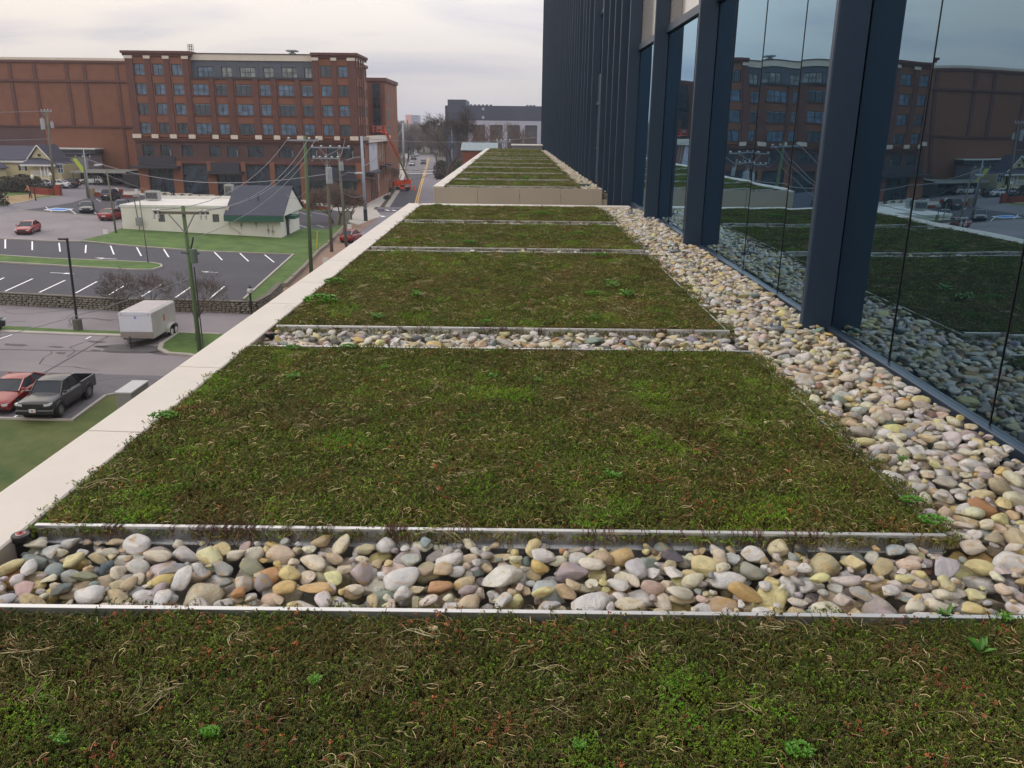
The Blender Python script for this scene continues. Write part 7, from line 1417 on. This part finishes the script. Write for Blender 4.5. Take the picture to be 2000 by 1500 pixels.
# ------------------------------------------------------------------ far town and hills
m_far = [mat('far_wall_a', srgb(150, 146, 144), .8), mat('far_wall_b', srgb(120, 92, 80), .8), mat('far_wall_c', srgb(176, 172, 164), .8), mat('far_wall_d', srgb(96, 98, 106), .8)]; m_fr = mat('far_roof', srgb(88, 86, 92), .8)
rf_ = random.Random(99)
def far_house(x, y, w, d, h, m, label, group=None, flat=False):
    z = hz(x); r = empty('far_house' if not flat else 'far_warehouse', (x, y, z), 0, label, 'house' if not flat else 'warehouse', group)
    fH = lambda u, zz_, dd: (u, -d / 2 + dd, zz_); n = max(2, int(w / 3.5)); hl_ = [(-w / 2 + (i + .3) * w / n, -w / 2 + (i + .7) * w / n, h * .35 + k * 3.2, h * .35 + 1.5 + k * 3.2) for i in range(n) for k in range(max(1, int(h / 4)))]
    hl_ = [q for q in hl_ if q[3] < h - .3]; mb = MB(); holes_wall(mb, -w / 2, w / 2, -1, h, hl_, fH, .3); mb.box(-w / 2 + .01, w / 2 - .01, -d / 2 + .3, d / 2, -1, h); mb.build('wall', m, r, fix=False)
    wn = MB()
    for q in hl_: boxf(wn, fH, q[0], q[1], q[2], q[3], .2, .26)
    wn.build('window_panes', m_paned, r)['kind'] = 'stuff'
    if flat: MB().box(-w / 2 - .2, w / 2 + .2, -d / 2 - .2, d / 2 + .2, h, h + .5).build('roof', m_fr, r)
    else: MB().prism([(-d / 2 - .5, h), (d / 2 + .5, h), (0, h + d * .32)], 0, -w / 2 - .4, w / 2 + .4).build('roof', m_fr, r)
for k in range(16):
    y = 330 + k * 34; px = rf_.uniform(745, 900); x = (px - 1005) / FPX * y * .955 * 1.05
    xr_ = -32 - (y - 250) * .045
    if abs(x - xr_) < 16: x += 34 * (1 if x > xr_ else -1)
    fl = rf_.random() < .45; far_house(x, y, rf_.uniform(12, 34) if fl else rf_.uniform(9, 14), rf_.uniform(10, 16), rf_.uniform(5, 9) if fl else rf_.uniform(4, 6), m_far[k % 4], ('low %s walled distant warehouse' if fl else 'small %s walled distant house') % ('grey', 'brown', 'cream', 'slate')[k % 4] + (' nearest among the trees', ' in the middle of the trees', ' far up the street', ' farthest below the skyline')[k // 4], 'distant warehouses' if fl else 'distant houses', fl)
p = atY(800, 239, 1300); tw_ = empty('distant_tower', (p.x, p.y, 0), 0, 'distant pink and blue apartment tower on the skyline', 'tower block'); zt_ = atY(800, 224, 1300).z
MB().box(-6, 3, 0, 16, -2, zt_).build('wall', mat('pink_render', srgb(196, 140, 130), .8), tw_); MB().box(3.01, 15, 1, 17, -2, zt_ - .8).build('side_wall', mat('blue_grey_render', srgb(140, 146, 176), .8), tw_)
for k in range(6):
    for i in range(4): MB().box(4.2 + i * 2.7, 5.6 + i * 2.7, .9, .99, 8 + k * 4, 10.2 + k * 4).build('window', m_paned, tw_)
m_hill = mat('wooded_hill', srgb(72, 78, 74), .95, scale=.004, col2=srgb(96, 94, 88), detail=12)
mb = MB(); nx = 160; V = []
for row, (y, hh) in enumerate(((1500, 0), (2100, 26), (2600, 44), (3400, 62), (4600, 70))):
    for i in range(nx + 1):
        x = -3500 + 7000 * i / nx; n_ = .55 + .5 * noise.fractal(Vector((x * .0011, y * .001, 3.3)), 1, 2, 6) + .05 * noise.noise(Vector((x * .02, y, 0))); V.append((x, y + 60 * noise.noise(Vector((x * .003, row, 0))), -2 + max(0, hh * n_)))
mb.add(V, [(r * (nx + 1) + i, r * (nx + 1) + i + 1, (r + 1) * (nx + 1) + i + 1, (r + 1) * (nx + 1) + i) for r in range(4) for i in range(nx)]); tag(mb.build('hills', m_hill, smooth=True), kind='structure')
# winter trees: a distant mass of bare crowns
bc = bpy.data.collections.new('far_tree_shapes')
for k in range(4):
    rr = random.Random(200 + k); mb = MB(); mb.tube([(0, 0, -1), (0, 0, 5)], [.35, .2], 5)
    for _ in range(150):
        a = rr.uniform(0, 2 * PI); u = rr.random(); rad = 4.2 * math.sin(PI * (.15 + .8 * u)) * rr.uniform(.3, 1.1); c = Vector((math.cos(a) * rad, math.sin(a) * rad, 3 + u * 9)); s_ = Vector((rr.gauss(0, .5), rr.gauss(0, .5), 3 + u * 4)); mb.tube([s_ * .5 + c * .5 - Vector((0, 0, .6)), c], [.09, .03], 3, cap=False)
        for j in range(3): e1_ = c + Vector((rr.gauss(0, .9), rr.gauss(0, .9), rr.gauss(.5, .7))); mb.tube([c, e1_], [.07, .03], 3, cap=False)
    bc.objects.link(bpy.data.objects.new('far_tree_shape_%d' % k, mb.mesh('far_tree_shape', [m_twig, m_twigr, m_twig, mat('dark_twigs', srgb(62, 60, 58), .95)][k], fix=False)))
pts = []
for k in range(3200):
    y = (305 if k % 3 else 700) + 1300 * rf_.random() ** 2.2; x = rf_.uniform(-.62, .18) * y * 1.0; xr_ = -32 - (y - 250) * .045
    if abs(x - xr_) < 11 and y < 400: continue
    if abs(x + 23) < 14 and y < 380 and False: continue
    if y < 420 and x < -45 and False: continue
    s_ = rf_.uniform(.6, 1.25); pts.append(((x, y, hz(x)), (0, 0, rf_.uniform(0, 6)), (s_, s_, s_ * rf_.uniform(.7, 1.1)), rf_.randint(0, 3), (1, 1, 1, 1)))
tag(gn_scatter('bare_treeline', pts, bc), 'hazy mass of bare winter trees beyond the end of the street', 'trees', kind='stuff')
# ------------------------------------------------------------------ haze
hzb = MB().box(-1900, 1300, -520, 5200, -5.5, 120).build('haze', None); hm = bpy.data.materials.new('haze_air'); hm.use_nodes = True; t = hm.node_tree; t.nodes.clear()
pv = t.nodes.new('ShaderNodeVolumePrincipled'); pv.inputs['Color'].default_value = (.88, .90, 1.0, 1); pv.inputs['Density'].default_value = .00028; pv.inputs['Anisotropy'].default_value = .2; oo = t.nodes.new('ShaderNodeOutputMaterial'); t.links.new(pv.outputs[0], oo.inputs['Volume']); hzb.data.materials.clear(); hzb.data.materials.append(hm)
tag(hzb, 'thin pale blue haze over the far street and hills', 'haze', kind='stuff')
